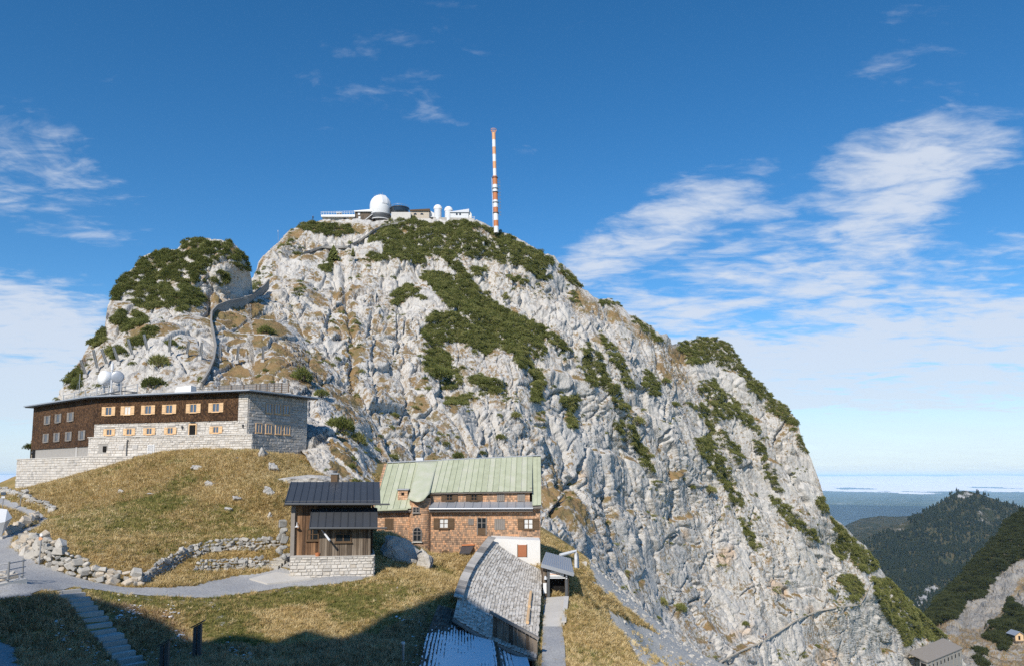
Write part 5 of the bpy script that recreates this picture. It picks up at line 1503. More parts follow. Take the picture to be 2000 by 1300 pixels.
# porch roof on the left of the lower gallery
pr = P(905, 1078, 69.0); m_ = MB(); m_.slab([P(897, 1080, 68.4), P(918, 1079, 68.4), P(926, 1064, DW), P(902, 1065, DW)], 0.1); m_.build('porch_roof', 'dark_metal_roof', house)
m_ = MB(); a_, b_ = P(902, 1063.5, DW - .05), P(927, 1062.5, DW - .05); m_.bar(a_, b_, 0.15, 0.12); m_.build('porch_tiles', 'orange_paint', house)
# white basement wall
DWW = 67.2
wx0, wx1 = P(958, 1060, DWW).x, P(1055, 1060, DWW).x
ww = Wall((wx0, DWW), (wx1, DWW))
m_ = MB(); m_.hexa([(wx0, DWW, -11.5), (wx1, DWW, -11.5), (wx1, DW - .01, -11.5), (wx0, DW - .01, -11.5), (wx0, DWW, zat(1050, DWW)), (wx1, DWW, zat(1054, DWW)), (wx1, DW - .01, zat(1054, DWW) + .02), (wx0, DW - .01, zat(1050, DWW) + .02)]); bs_ = m_.build('basement_wall', 'plaster', house)
m_ = MB(); s_ = ww.s_of(1020, 1074); ww.block(m_, s_ - .36, s_ + .36, zat(1086, DWW), zat(1063, DWW), 0, .06); m_.build('shutter_door', 'red_door', bs_)
m_ = MB(); ww.block(m_, s_ - .43, s_ - .36, zat(1087, DWW), zat(1062, DWW), 0, .04); ww.block(m_, s_ + .36, s_ + .43, zat(1087, DWW), zat(1062, DWW), 0, .04); m_.build('door_frame', 'brown_wood', bs_)

# ------------------------------------------------------------------ covered way with its shingle roof
gal = empty('covered_walkway', tuple(P(1000, 1200, 54)), 0, 'long sagging grey shingle roof of the covered walkway below the house', 'shelter')
def patch(rows):
    """rows of (left edge, right edge) world points, far to near"""
    return [(Vector(a), Vector(b)) for a, b in rows]
G1 = patch([(P(960, 1052, 66.6), P(1058, 1112, 66.6)), (P(940, 1077, 62.5), P(1058, 1135, 62.5)), (P(920, 1105, 58.5), P(1057, 1160, 58.8)), (P(906, 1132, 55), P(1055, 1190, 55)), (P(897, 1158, 51.5), P(1053, 1220, 51.5)), (P(890, 1186, 48), P(1050, 1250, 48.3)), (P(886, 1205, 46), P(1048, 1285, 45))])
def loft(rows, s, t):
    """s 0..1 left to right, t 0..1 far to near"""
    k = t * (len(rows) - 1); i = min(int(k), len(rows) - 2); f = k - i
    a = rows[i][0].lerp(rows[i + 1][0], f); b = rows[i][1].lerp(rows[i + 1][1], f)
    p = a.lerp(b, s); p.z -= 0.35 * math.sin(math.pi * s) * 0.6
    return p
def sheet_of(rows, ns, nt, name, mat, parent, drop=0.0, keep=None, thick=0.0):
    m = MB()
    for j in range(nt + 1):
        for i in range(ns + 1):
            p = loft(rows, i / ns, j / nt); m.v.append((p.x, p.y, p.z - drop))
    for j in range(nt):
        for i in range(ns):
            if keep is None or keep((i + .5) / ns, (j + .5) / nt):
                a = j * (ns + 1) + i; m.f.append((a, a + ns + 1, a + ns + 2, a + 1))
    o = m.build(name, mat, parent, True)
    if thick:
        sm = o.modifiers.new('solid', 'SOLIDIFY'); sm.thickness = thick; sm.offset = -1
    return o
sheet_of(G1, 10, 14, 'roof_deck', 'grey_wood', gal, 0.06, None, 0.2)
def lay_shingles(rows, parent, nrow, ncol, name, mat, keep=None):
    """overlapping courses; courses run from the house towards the viewer"""
    m = MB(); pieces = []
    for r in range(nrow):
        s0 = r / nrow; s1 = (r + 1) / nrow
        off = rnd.random()
        for c in range(ncol + 1):
            t0 = max(0, (c - off) / ncol); t1 = min(1, (c + 1 - off) / ncol)
            if t1 - t0 < 0.2 / ncol or (keep and not keep((s0 + s1) / 2, (t0 + t1) / 2)):
                continue
            g = 0.06 / ncol
            up = Vector((0, 0, rnd.uniform(0.0, 0.03)))
            lo = Vector((0, 0, 0.035 + rnd.uniform(0, 0.02)))
            so = s1 + rnd.uniform(-0.12, 0.18) / nrow
            a, b = loft(rows, s0, t0 + g) + up * .3, loft(rows, s0, t1 - g) + up * .3
            d, e = loft(rows, min(so, 1.03), t0 + g) + lo + up, loft(rows, min(so, 1.03), t1 - g) + lo + up
            th_ = Vector((0, 0, 0.03))
            pieces.append([a - th_, b - th_, e - th_, d - th_, a, b, e, d])
    return pieces
pc = lay_shingles(G1, gal, 26, 52, 'shingle', 'roof_shingle')
m_ = MB()
for q in pc:
    m_.hexa(q)
sh = m_.build('shingles', 'roof_shingle', gal); sh['kind'] = 'stuff'
# island tones for the shingles
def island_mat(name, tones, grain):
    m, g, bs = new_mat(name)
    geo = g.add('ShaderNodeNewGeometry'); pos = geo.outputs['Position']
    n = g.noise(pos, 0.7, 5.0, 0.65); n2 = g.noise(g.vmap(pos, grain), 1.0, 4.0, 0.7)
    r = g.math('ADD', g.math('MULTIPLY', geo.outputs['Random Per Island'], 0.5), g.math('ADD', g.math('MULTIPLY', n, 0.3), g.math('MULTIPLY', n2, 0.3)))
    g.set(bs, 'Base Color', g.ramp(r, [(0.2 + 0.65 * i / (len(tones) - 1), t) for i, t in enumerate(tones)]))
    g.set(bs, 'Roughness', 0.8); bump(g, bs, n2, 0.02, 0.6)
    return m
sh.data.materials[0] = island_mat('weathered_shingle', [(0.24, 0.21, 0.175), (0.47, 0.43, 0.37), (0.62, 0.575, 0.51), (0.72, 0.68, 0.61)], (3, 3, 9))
# capping boards along the upper edge
for k in range(22):
    t0, t1 = 0.75 * k / 22, 0.75 * (k + 1) / 22 - 0.003
    a, b = loft(G1, 0, t0), loft(G1, 0, t1)
    l = Vector((-0.25, 0, 0.22)); r_ = Vector((0.35, 0, 0.10))
    m_ = MB(); m_.slab([a + l, b + l, b + r_, a + r_][::-1], 0.06); m_.build('capping_board', 'roof_shingle', gal)
for (t0, t1, s_) in ((0.36, 0.52, 0.86), (0.55, 0.70, 0.86)):
    a, b = loft(G1, s_, t0), loft(G1, s_, t1)
    m_ = MB(); m_.tube([a + Vector((0, 0, .16)), b + Vector((0, 0, .16))], 0.11, 8); m_.build('snow_log', 'new_wood', gal)
# concrete chute between house and roof
m_ = MB(); m_.slab([P(1012, 1120, 66.0), P(1057, 1147, 64.5), P(1057, 1108, 67.1), P(1018, 1100, 67.1)], 0.25); m_.build('concrete_apron', 'concrete_light', gal)
# side wall under the eave, down to the walkway
m_ = MB()
ev = [loft(G1, 1.0, k / 12) for k in range(13)]
for a, b in zip(ev, ev[1:]):
    m_.hexa([Vector((a.x - .25, a.y, a.z - 3.2)), Vector((b.x - .25, b.y, b.z - 3.2)), Vector((b.x - .1, b.y, b.z - 3.2)), Vector((a.x - .1, a.y, a.z - 3.2)), Vector((a.x - .25, a.y, a.z - .15)), Vector((b.x - .25, b.y, b.z - .15)), Vector((b.x - .1, b.y, b.z - .15)), Vector((a.x - .1, a.y, a.z - .15))])
m_.build('side_wall', 'brown_wood', gal)
# boarded gable facing down the slope
ga, gb, gc = P(961, 1196, 46.5), P(1050, 1248, 46.0), P(1047, 1300, 45.2)
gw = Wall((ga.x, 46.3), (gb.x, 45.9))
za = lambda s: ga.z + (gb.z - ga.z) * s / gw.len
planks(gw, 0.05, gw.len, -13.0, 0, gal, 'planks_grey', 0.24, 0.0, za, 'gable_board')
m_ = MB(); m_.bar(gw.at(-0.1, za(0) + .12, .15), gw.at(gw.len + .1, za(gw.len) + .12, .15), 0.3, 0.12); m_.build('verge_board', 'grey_wood', gal)
# lower snowy roof, in the added ridge's shadow
low = empty('lower_walkway_roof', tuple(P(890, 1250, 44)), 0, 'lower shingle roof covered with melting snow in the shade', 'shelter')
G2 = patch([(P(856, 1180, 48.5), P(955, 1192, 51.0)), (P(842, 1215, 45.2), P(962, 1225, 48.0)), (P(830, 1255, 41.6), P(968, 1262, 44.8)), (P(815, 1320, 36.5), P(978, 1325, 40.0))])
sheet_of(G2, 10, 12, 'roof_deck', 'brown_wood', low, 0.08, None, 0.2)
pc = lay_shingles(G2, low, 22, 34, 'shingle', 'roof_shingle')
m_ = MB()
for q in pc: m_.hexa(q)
o_ = m_.build('shingles', 'roof_shingle', low); o_['kind'] = 'stuff'; o_.data.materials[0] = island_mat('dark_shingle', [(0.06, 0.045, 0.035), (0.12, 0.095, 0.075), (0.20, 0.165, 0.13)], (3, 3, 9))  # darker tones than the upper roof's shingles
def snow_keep(rows, nrow, lim, ns, nt):
    """which cells of the sheet carry snow: it lies along the courses and has melted in patches"""
    S, T = np.meshgrid((np.arange(ns) + .5) / ns, (np.arange(nt) + .5) / nt)
    X = np.array([[tuple(loft(rows, s_, t_))[:2] for s_ in S[0][::8]] for t_ in T[:, 0][::8]])
    XX = np.interp(S[0], S[0][::8], X[0, :, 0]); YY = np.interp(T[:, 0], T[:, 0][::8], X[:, 0, 1])
    XX, YY = np.meshgrid(XX, YY)
    q = np.stack([XX.ravel(), YY.ravel(), XX.ravel() * 0], -1)
    a = fbm(q * np.array([0.9, 0.35, 0]) + 3.3, 3, 5).reshape(S.shape); c = fbm(q * np.array([6, 2.0, 0]) + 9.1, 2, 6).reshape(S.shape)
    ph = (S * nrow) % 1.0
    lm_ = np.vectorize(lim)(S, T)
    K = lm_ + a * 0.45 + c * 0.35 > 0.45 + 0.75 * np.maximum(0, ph - 0.35)
    return lambda s_, t_: K[min(int(t_ * nt), nt - 1), min(int(s_ * ns), ns - 1)]
sn = sheet_of(G2, 160, 130, 'snow_cover', 'snow', low, -0.085, snow_keep(G2, 22, lambda s, t: min(.85, (t - 0.08) * 1.5) * (0.55 + 0.6 * min(1, s * 3)) - max(0, s - 0.93) * 8, 160, 130), 0.035); sn['kind'] = 'stuff'
m_ = MB()
for a, b in zip([loft(G2, 1, k / 8) for k in range(9)], [loft(G2, 1, k / 8) for k in range(1, 9)]):
    m_.hexa([Vector((a.x - .05, a.y, a.z - 3)), Vector((b.x - .05, b.y, b.z - 3)), Vector((b.x + .1, b.y, b.z - 3)), Vector((a.x + .1, a.y, a.z - 3)), Vector((a.x - .05, a.y, a.z + .02)), Vector((b.x - .05, b.y, b.z + .02)), Vector((b.x + .1, b.y, b.z + .02)), Vector((a.x + .1, a.y, a.z + .02))])
m_.build('side_wall', 'brown_wood', low)
# small snowy roof in front of the boarded gable
lo3 = empty('small_snowy_roof', tuple(P(1000, 1285, 44)), 0, 'small snow covered roof in front of the boarded gable', 'shelter')
G3 = patch([(P(966, 1252, 46.0), P(1028, 1278, 45.6)), (P(972, 1285, 43.4), P(1036, 1305, 43.2)), (P(975, 1330, 40.5), P(1042, 1345, 40.5))])
sheet_of(G3, 6, 6, 'roof_deck', 'grey_wood', lo3, 0.05, None, 0.15)
sn = sheet_of(G3, 60, 50, 'snow_cover', 'snow', lo3, -0.02, snow_keep(G3, 8, lambda s, t: 0.35 + s * 0.9, 60, 50), 0.05); sn['kind'] = 'stuff'

# ------------------------------------------------------------------ tunnel porch with its ramp
DP = 62.0
por = empty('tunnel_porch', tuple(P(1085, 1170, DP)), 0, 'small plank porch with grey corrugated roof at the tunnel mouth', 'porch')
px0, px1 = P(1060, 1130, DP).x, P(1111, 1130, DP).x
pw = Wall((px0, DP), (px1, DP))
zp = lambda v: zat(v, DP)
top = lambda s: zp(1101) + (zp(1117) - zp(1101)) * s / pw.len
so0, so1 = pw.s_of(1069, 1140), pw.s_of(1103, 1140)
planks(pw, 0.0, so0, zp(1168), 0, por, 'planks_grey', 0.2, 0, top)
planks(pw, so1, pw.len, zp(1168), 0, por, 'planks_grey', 0.2, 0, top)
planks(pw, so0, so1, zp(1127), 0, por, 'planks_grey', 0.2, 0, top)
m_ = MB(); pw.block(m_, so0, so1, zp(1168), zp(1127), -0.8, -0.7); m_.build('tunnel_dark', 'dark', por)  # near-black sheet painted in for the unlit tunnel inside
for xx, nm in ((px0, 'side_wall'), (px1 - .15, 'side_wall')):
    m_ = MB(); m_.box(xx, xx + .15, DP + .04, DP + 4.0, -12, zp(1118)); m_.build(nm, 'brown_wood', por)
for u_ in (1071, 1106):
    m_ = MB(); s_ = pw.s_of(u_, 1140); pw.block(m_, s_ - .1, s_ + .1, zp(1170), top(s_) - .1, 0.05, .22); m_.build('post', 'dark_steel', por)
m_ = MB(); pw.block(m_, so0 - .05, so1 + .05, zp(1128), zp(1126), .05, .2); m_.build('lintel', 'off_white', por)
m_ = MB()
c = [P(1057, 1100, DP - .5), P(1121, 1118, DP - .5), P(1115, 1090, DP + 2.6), P(1066, 1077, DP + 2.6)]
n_ = 30
for k in range(n_):
    a0, a1 = k / n_, (k + 1) / n_
    zz = 0.05 if k % 2 else 0.0; z2 = 0.05 - zz
    e = Vector((0, 0, zz)); f_ = Vector((0, 0, z2))
    m_.slab([c[0].lerp(c[1], a0) + e, c[0].lerp(c[1], a1) + f_, c[3].lerp(c[2], a1) + f_, c[3].lerp(c[2], a0) + e], 0.03)
rf_ = m_.build('corrugated_roof', 'zinc', por)
m_ = MB(); m_.bar(c[0] + Vector((0, -.03, -.12)), c[1] + Vector((0, -.03, -.12)), 0.06, 0.28); m_.build('fascia', 'zinc', rf_)
# the lettered board over the opening
s0_, s1_ = pw.s_of(1070.5, 1119), pw.s_of(1101, 1119)
m_ = MB(); pw.block(m_, s0_, s1_, zp(1124.4), zp(1114.3), .05, .16); bd = m_.build('sign_board', 'white_paint', por)
m_ = MB(); wdt = s1_ - s0_; zb_ = zp(1121.3)
x = s0_ + 0.07 * wdt
pw.block(m_, x, x + .035, zb_, zb_ + .24, .16, .168)
x += .06
lets = [0.05, .045, .05, .05, .06, .04, .05, .03, .05, .045, .05]
for i, l in enumerate(lets):
    h_ = .11 if i not in (7, 10) else .17
    pw.block(m_, x, x + .022, zb_, zb_ + h_, .16, .168); pw.block(m_, x + l - .018, x + l, zb_, zb_ + .11, .16, .168)
    pw.block(m_, x + .022, x + l - .018, zb_ + (.085 if i % 2 else 0.0), zb_ + (.11 if i % 2 else .025), .16, .168)
    x += l + .025
m_.build('sign_lettering', 'pale_orange_paint', bd)
m_ = MB(); m_.bar(pw.at(s0_ + .86 * wdt, zb_ - .02, .165), pw.at(s0_ + .93 * wdt, zb_ + .2, .165), .02, .01); pw.block(m_, s0_ + .94 * wdt, s0_ + .955 * wdt, zb_ + .05, zb_ + .22, .16, .168); m_.build('sign_stroke', 'dark', bd)
m_ = MB(); s_ = pw.s_of(1064, 1146); pw.block(m_, s_ - .13, s_ + .13, zp(1157), zp(1137), .1, .15); m_.build('notice_board', 'white_paint', por)
m_ = MB(); s_ = pw.s_of(1065, 1126); m_.tube([pw.at(s_, zp(1130), .2), pw.at(s_, zp(1123), .2)], [.12, .07], 8); m_.build('wall_lamp', 'off_white', por)
for v_ in (1121, 1124, 1129):
    m_ = MB(); s_ = pw.s_of(1106, v_); m_.lathe([(0, 0), (.06, 0), (.06, .09), (0, .09)], 8, tuple(pw.at(s_, zp(v_), .26))); m_.build('spot_lamp', 'off_white', por)
# white conduit on the rock beside it
cd = empty('pipe_bracket', tuple(P(1124, 1100, 66)), 0, 'bent white pipe frame against the rock beside the porch', 'pipe')
m_ = MB(); m_.tube([P(1094, 1083, 65), P(1110, 1079, 65.5), P(1124, 1075, 66), P(1125, 1090, 66), P(1125, 1107, 66)], .14, 8); m_.build('pipe', 'off_white', cd)
m_ = MB(); m_.tube([P(1124, 1077, 66), P(1128, 1082, 67), P(1129, 1108, 67)], .10, 8); m_.build('support', 'off_white', cd)
# ramp slabs
rampL = [(1063, 1166, DP - .3), (1061, 1195, 57), (1060, 1222, 53), (1059, 1260, 48.2), (1057, 1320, 42)]
rampR = [(1102, 1163, DP - .3), (1108, 1168, 61.2), (1098, 1222, 53), (1096, 1226, 52.6), (1104, 1262, 48.2), (1106, 1320, 42)]
rl_ = [P(*q) for q in rampL]; rr_ = [P(*q) for q in (rampR[0], (1106, 1192, 57), (1098, 1222, 53), (1103, 1260, 48.2), (1106, 1320, 42))]
for i in range(4):
    m_ = MB(); m_.slab([rl_[i + 1], rr_[i + 1], rr_[i], rl_[i]], 0.5)
    tag(m_.build('ramp', 'concrete_light' if i < 2 else 'gravel'), kind='structure')
wallm = MB()
kerb = empty('ramp_wall', tuple(P(1108, 1200, 56)), 0, 'low concrete wall along the right side of the ramp', 'wall')
wallm.hexa([P(1104, 1172, 60.5), P(1109, 1170, 60.5), P(1103, 1222, 53), P(1099, 1222, 53), P(1104, 1165, 60.5), P(1109, 1163, 60.5), P(1103, 1214, 53), P(1099, 1214, 53)]); wallm.build('wall_body', 'concrete', kerb)
cpm = MB(); cpm.bar(P(1106.5, 1164, 60.5), P(1101, 1213.5, 53), 0.34, 0.08); cpm.build('coping', 'concrete_light', kerb)

# ------------------------------------------------------------------ plants
def spray_mesh(name, n, seed, leaf=0.24, h=0.75, mat='pine', spiky=0.5):
    """a low dome of upturned needle sprays"""
    r = np.random.default_rng(seed)
    v = []; f = []
    for k in range(n):
        a = r.uniform(0, 2 * np.pi); rr = np.sqrt(r.uniform(0, 1)); lob = 0.78 + 0.22 * math.sin(3 * a + seed) + 0.12 * math.sin(7 * a + 2 * seed)
        x, y = rr * lob * math.cos(a), rr * lob * math.sin(a)
        z = h * (math.sqrt(max(0, 1 - rr * rr)) * r.uniform(0.55, 1.0) + 0.12 * r.normal())
        z = max(z, 0.02)
        out = Vector((x * 0.9, y * 0.9, 0.55 + 0.5 * z + r.normal() * 0.2)).normalized()
        out = (out + Vector(r.normal(0, 0.35, 3))).normalized()
        side = out.cross(Vector(r.normal(0, 1, 3))).normalized()
        L = leaf * r.uniform(0.7, 1.5); W = leaf * r.uniform(0.35, 0.6)
        p = Vector((x, y, z)); b = len(v)
        v += [tuple(p - side * W * .5 - out * L * .3), tuple(p + side * W * .5 - out * L * .3), tuple(p + out * L)]
        f.append((b, b + 1, b + 2))
        s2 = out.cross(side)
        v += [tuple(p - s2 * W * .5 - out * L * .3), tuple(p + s2 * W * .5 - out * L * .3), tuple(p + out * L * .9)]
        f.append((b + 3, b + 4, b + 5))
    me = bpy.data.meshes.new(name); me.from_pydata(v, [], f); me.materials.append(MAT[mat])
    return me
def tuft_mesh(name, n, seed, h, spread, mat, w=0.02):
    r = np.random.default_rng(seed); v = []; f = []
    for k in range(n):
        a = r.uniform(0, 2 * np.pi); q = r.uniform(0, 1) ** .5 * spread
        p = Vector((q * math.cos(a), q * math.sin(a), -0.03)); L = h * r.uniform(.55, 1.2)
        lean = Vector((math.cos(a) * .45 + r.normal() * .35, math.sin(a) * .45 + r.normal() * .35, 1)).normalized()
        side = Vector((-math.sin(a), math.cos(a), 0)) * w * r.uniform(.7, 1.5)
        mid = p + lean * L * .6; tip = mid + (lean + Vector((lean.x, lean.y, -.7)) * .8).normalized() * L * .45
        b = len(v); v += [tuple(p - side), tuple(p + side), tuple(mid + side * .8), tuple(mid - side * .8), tuple(tip)]
        f += [(b, b + 1, b + 2, b + 3), (b + 3, b + 2, b + 4)]
    me = bpy.data.meshes.new(name); me.from_pydata(v, [], f); me.materials.append(MAT[mat])
    return me
def conifer_mesh(name, seed, mat='conifer', tiers=7, n=9):
    r = np.random.default_rng(seed); v = []; f = []
    for t in range(tiers):
        z0 = 0.08 + 0.86 * t / tiers; R = 0.24 * (1 - t / tiers) ** .85 + .015
        for k in range(n):
            a = 2 * np.pi * (k + r.uniform(-.3, .3)) / n; L = R * r.uniform(.75, 1.2)
            tip = (L * math.cos(a), L * math.sin(a), z0 - .05 - .03 * r.uniform()); w = R * .42
            b = len(v)
            v += [(0, 0, z0 + .12), (tip[0] - w * math.sin(a), tip[1] + w * math.cos(a), z0 + .01), tip, (tip[0] + w * math.sin(a), tip[1] - w * math.cos(a), z0 + .01)]
            f += [(b, b + 1, b + 2), (b, b + 2, b + 3)]
    b = len(v); v += [(-.012, 0, 0), (.012, 0, 0), (0, .012, 0), (0, 0, 1.0)]; f += [(b, b + 1, b + 3), (b + 1, b + 2, b + 3), (b + 2, b, b + 3)]
    me = bpy.data.meshes.new(name); me.from_pydata(v, [], f); me.materials.append(MAT[mat])
    return me

PINE_B = [[(225, 588), (214, 562), (235, 540), (262, 530), (275, 505), (300, 495), (345, 489), (365, 470), (400, 467), (445, 472), (450, 490), (430, 500), (425, 515), (405, 520), (398, 540), (392, 560), (380, 585), (365, 605), (340, 610), (310, 600), (290, 606), (270, 602), (255, 590), (250, 562), (235, 577)],
          [(455, 495), (470, 490), (488, 512), (485, 530), (465, 527), (450, 512)], [(415, 530), (440, 535), (445, 555), (425, 560), (410, 550)], [(215, 627), (240, 605), (280, 612), (285, 627), (250, 647), (225, 637)], [(178, 668), (205, 642), (207, 668), (190, 677)],
          [(250, 672), (290, 640), (312, 640), (300, 657), (265, 682), (255, 687)], [(210, 685), (235, 680), (250, 695), (225, 705)], [(128, 745), (150, 725), (165, 735), (150, 755)], [(365, 575), (385, 565), (400, 590), (380, 600)]]
PINE_A = [[(720, 472), (740, 455), (760, 430), (800, 427), (850, 437), (905, 432), (950, 442), (990, 462), (1060, 497), (1085, 512), (1060, 530), (1080, 545), (1065, 552), (1040, 537), (1000, 522), (960, 507), (915, 502), (890, 492), (900, 520), (920, 545), (905, 542), (880, 522), (860, 502), (835, 497), (825, 517), (800, 512), (770, 502), (735, 512), (715, 502), (730, 490), (757, 486), (745, 477)],
          [(820, 545), (835, 530), (900, 540), (930, 560), (960, 580), (975, 600), (940, 612), (900, 614), (870, 592), (850, 567)],
          [(820, 640), (850, 615), (900, 610), (960, 595), (990, 605), (1040, 630), (1080, 650), (1117, 687), (1095, 682), (1072, 667), (1055, 662), (1065, 702), (1050, 702), (1030, 682), (1037, 722), (1020, 717), (1000, 692), (975, 672), (955, 692), (930, 687), (900, 672), (870, 667), (855, 682), (830, 677)],
          [(830, 690), (860, 680), (882, 700), (877, 715), (902, 730), (892, 760), (870, 767), (855, 742), (830, 737)], [(910, 740), (945, 735), (985, 747), (970, 772), (950, 762), (930, 757)], [(765, 575), (800, 555), (822, 570), (827, 587), (805, 582), (770, 597)],
          [(870, 775), (915, 770), (912, 787), (870, 792)], [(920, 525), (945, 520), (952, 535), (925, 540)], [(990, 540), (1030, 545), (1037, 560), (1000, 552)], [(580, 447), (610, 435), (650, 440), (690, 450), (702, 457), (650, 462), (615, 457)], [(1035, 720), (1055, 725), (1060, 782), (1035, 787), (1042, 750)],
          [(1135, 690), (1150, 670), (1175, 700), (1190, 740), (1207, 760), (1227, 797), (1220, 807), (1200, 787), (1180, 757), (1150, 752), (1140, 722)], [(1170, 645), (1190, 670), (1215, 700), (1232, 740), (1242, 762), (1220, 757), (1205, 722), (1185, 697)],
          [(1200, 830), (1225, 810), (1247, 860), (1272, 890), (1277, 922), (1255, 907), (1235, 872), (1210, 852)], [(1090, 780), (1130, 770), (1132, 790), (1117, 802), (1122, 835), (1110, 842), (1105, 802)],
          [(1255, 720), (1275, 730), (1292, 770), (1275, 777), (1255, 757)],
          [(1315, 674), (1350, 662), (1390, 660), (1420, 668), (1440, 690), (1455, 715), (1500, 765), (1512, 777), (1490, 782), (1470, 772), (1450, 737), (1430, 722), (1390, 707), (1370, 712), (1345, 712), (1335, 692)], [(1490, 790), (1515, 775), (1545, 800), (1564, 827), (1550, 842), (1530, 822), (1500, 802)],
          [(1360, 745), (1395, 740), (1415, 770), (1450, 790), (1477, 830), (1482, 847), (1460, 837), (1440, 817), (1400, 817), (1385, 792), (1365, 767)], [(1340, 790), (1375, 790), (1400, 825), (1420, 850), (1452, 890), (1445, 912), (1420, 882), (1385, 837), (1360, 802)],
          [(1355, 855), (1385, 850), (1405, 880), (1430, 930), (1447, 980), (1440, 1002), (1420, 962), (1395, 922), (1370, 892)], [(1470, 860), (1490, 870), (1512, 920), (1527, 962), (1510, 952), (1490, 912)],
          [(1500, 965), (1530, 980), (1560, 1010), (1592, 1040), (1602, 1062), (1570, 1042), (1530, 1012)], [(1440, 1010), (1460, 1020), (1487, 1070), (1475, 1077), (1455, 1047)],
          [(1622, 1010), (1650, 1035), (1690, 1075), (1717, 1107), (1700, 1122), (1670, 1102), (1655, 1087), (1640, 1092), (1620, 1072), (1635, 1052)], [(1635, 1120), (1670, 1125), (1692, 1150), (1680, 1167), (1650, 1152)],
          [(1700, 1130), (1735, 1125), (1780, 1180), (1852, 1242), (1830, 1252), (1790, 1242), (1770, 1262), (1750, 1227), (1720, 1192)], [(1228, 614), (1260, 632), (1287, 657), (1302, 670), (1280, 667), (1250, 642)], [(1085, 517), (1110, 530), (1137, 562), (1120, 557), (1095, 537)],
          [(1165, 585), (1200, 585), (1215, 600), (1180, 600)], [(1590, 975), (1605, 965), (1618, 1000), (1605, 1005)], [(1555, 850), (1572, 860), (1580, 890), (1565, 880)], [(1100, 545), (1125, 570), (1130, 600), (1110, 580)], [(630, 515), (650, 512), (645, 530), (620, 528)]]
ROCK_HOLES = [[(915, 447), (940, 445), (975, 470), (955, 472)], [(830, 505), (865, 515), (900, 540), (870, 535)], [(400, 520), (430, 510), (425, 540), (405, 545)], [(330, 560), (345, 550), (350, 570)], [(780, 450), (800, 452), (790, 465)]]

def on_face(pts, rows, polys, holes, n_per, wob=12.0, seed=1, rl=0.46):
    fp_ = pts[:rows].reshape(-1, 3)
    u, v = pix(fp_)
    q = np.stack([u / 16.0, v / 16.0, u * 0 + seed], -1)
    du = fbm(q, 3, 41 + seed, 0.6) * wob; dv = fbm(q + 50, 3, 42 + seed, 0.6) * wob
    m = np.zeros(len(u), bool)
    for p in polys: m |= inpoly(u + du, v + dv, p)
    for p in holes: m &= ~inpoly(u + du, v + dv, p)
    # thin out where rock ribs come through
    rib = fbm(np.stack([u / 22.0, v / 14.0, u * 0 + 5], -1), 3, 88)
    m &= rib < rl
    idx = np.nonzero(m)[0]
    k = int(min(len(idx), n_per))
    return fp_[rng.choice(idx, k, replace=False)] if k else np.zeros((0, 3))
pine_kinds = [spray_mesh('dwarf_pine_%d' % k, 150, 40 + k) for k in range(5)]
pa_ = on_face(pts_a, rows_a, PINE_A, ROCK_HOLES, 13000)
pb_ = on_face(pts_b, rows_b, PINE_B, ROCK_HOLES, 2000, 12.0, seed=2, rl=0.08)
# single small pines on ledges everywhere
def sprinkle(pts, rows, n, seed, lim):
    fp_ = pts[:rows]; nz = normals(fp_)[..., 2]; led = (nz - box_blur(nz, 14)).ravel()
    fp_ = fp_.reshape(-1, 3); u, v = pix(fp_)
    clump = fbm(np.stack([u / 60.0, v / 60.0, u * 0], -1), 3, 99 + seed)
    w = np.clip(led, 0, 1) * np.clip(clump + lim, 0, 1) * (v < 1290)
    w = w / w.sum()
    return fp_[np.random.default_rng(seed).choice(len(w), n, replace=False, p=w)]
pc_ = np.concatenate([sprinkle(pts_a, rows_a, 1500, 3, -0.05), sprinkle(pts_b, rows_b, 160, 4, 0.1)])
allp = np.concatenate([pa_, pb_, pc_])
n = len(allp)
dist = allp[:, 1]
sc = rng.uniform(0.75, 1.45, n) * np.where(dist < 185, 0.78, 1.0); sc[len(pa_) + len(pb_):] *= np.clip(rng.lognormal(-.62, .42, len(pc_)), .25, 1.15)
scl = np.stack([sc, sc, sc * rng.uniform(0.7, 1.15, n)], -1)
rot = np.stack([rng.normal(0, .18, n) + 0.25, rng.normal(0, .18, n), rng.uniform(0, 6.28, n)], -1)
allp = allp - np.array([0, 0, 0.15])
tag(scatter('dwarf_pine_cover', allp, rot, scl, rng.integers(0, 5, n), pine_kinds), 'dark green dwarf pine thickets spread over the rock faces', 'shrubs', kind='stuff')

# far hillside on the right
PINE_R = [[(1740, 1260), (1740, 1150), (1800, 1100), (1900, 1020), (1962, 960), (2010, 940), (2090, 900), (2090, 1080), (2000, 1090), (1980, 1100), (1945, 1125), (1920, 1165), (1885, 1175), (1860, 1215), (1835, 1215)],
          [(1925, 1245), (1935, 1215), (1965, 1205), (1970, 1170), (1985, 1180), (2010, 1195), (2090, 1180), (2090, 1235), (1990, 1245), (1960, 1260)], [(1950, 1265), (1965, 1258), (1965, 1270)], [(1905, 1270), (1925, 1265), (1920, 1280)], [(1900, 1275), (1925, 1300), (1915, 1300)], [(1915, 1285), (1930, 1300), (1920, 1305)]]
ph_ = on_face(pts_r, rows_r, PINE_R, [], 9500, 8, 5)
n = len(ph_); sc = rng.uniform(1.6, 3.4, n); scl = np.stack([sc, sc, sc * .9], -1)
far_kinds = [spray_mesh('hill_pine_%d' % k, 90, 60 + k, 0.32, 0.8, 'pine_far_shaded') for k in range(3)]
tag(scatter('hillside_pine_cover', ph_, np.stack([n * [0.0], n * [0.0], rng.uniform(0, 6.28, n)], -1), scl, rng.integers(0, 3, n), far_kinds), 'dark pine scrub covering the nearer hillside on the right', 'shrubs', kind='stuff')
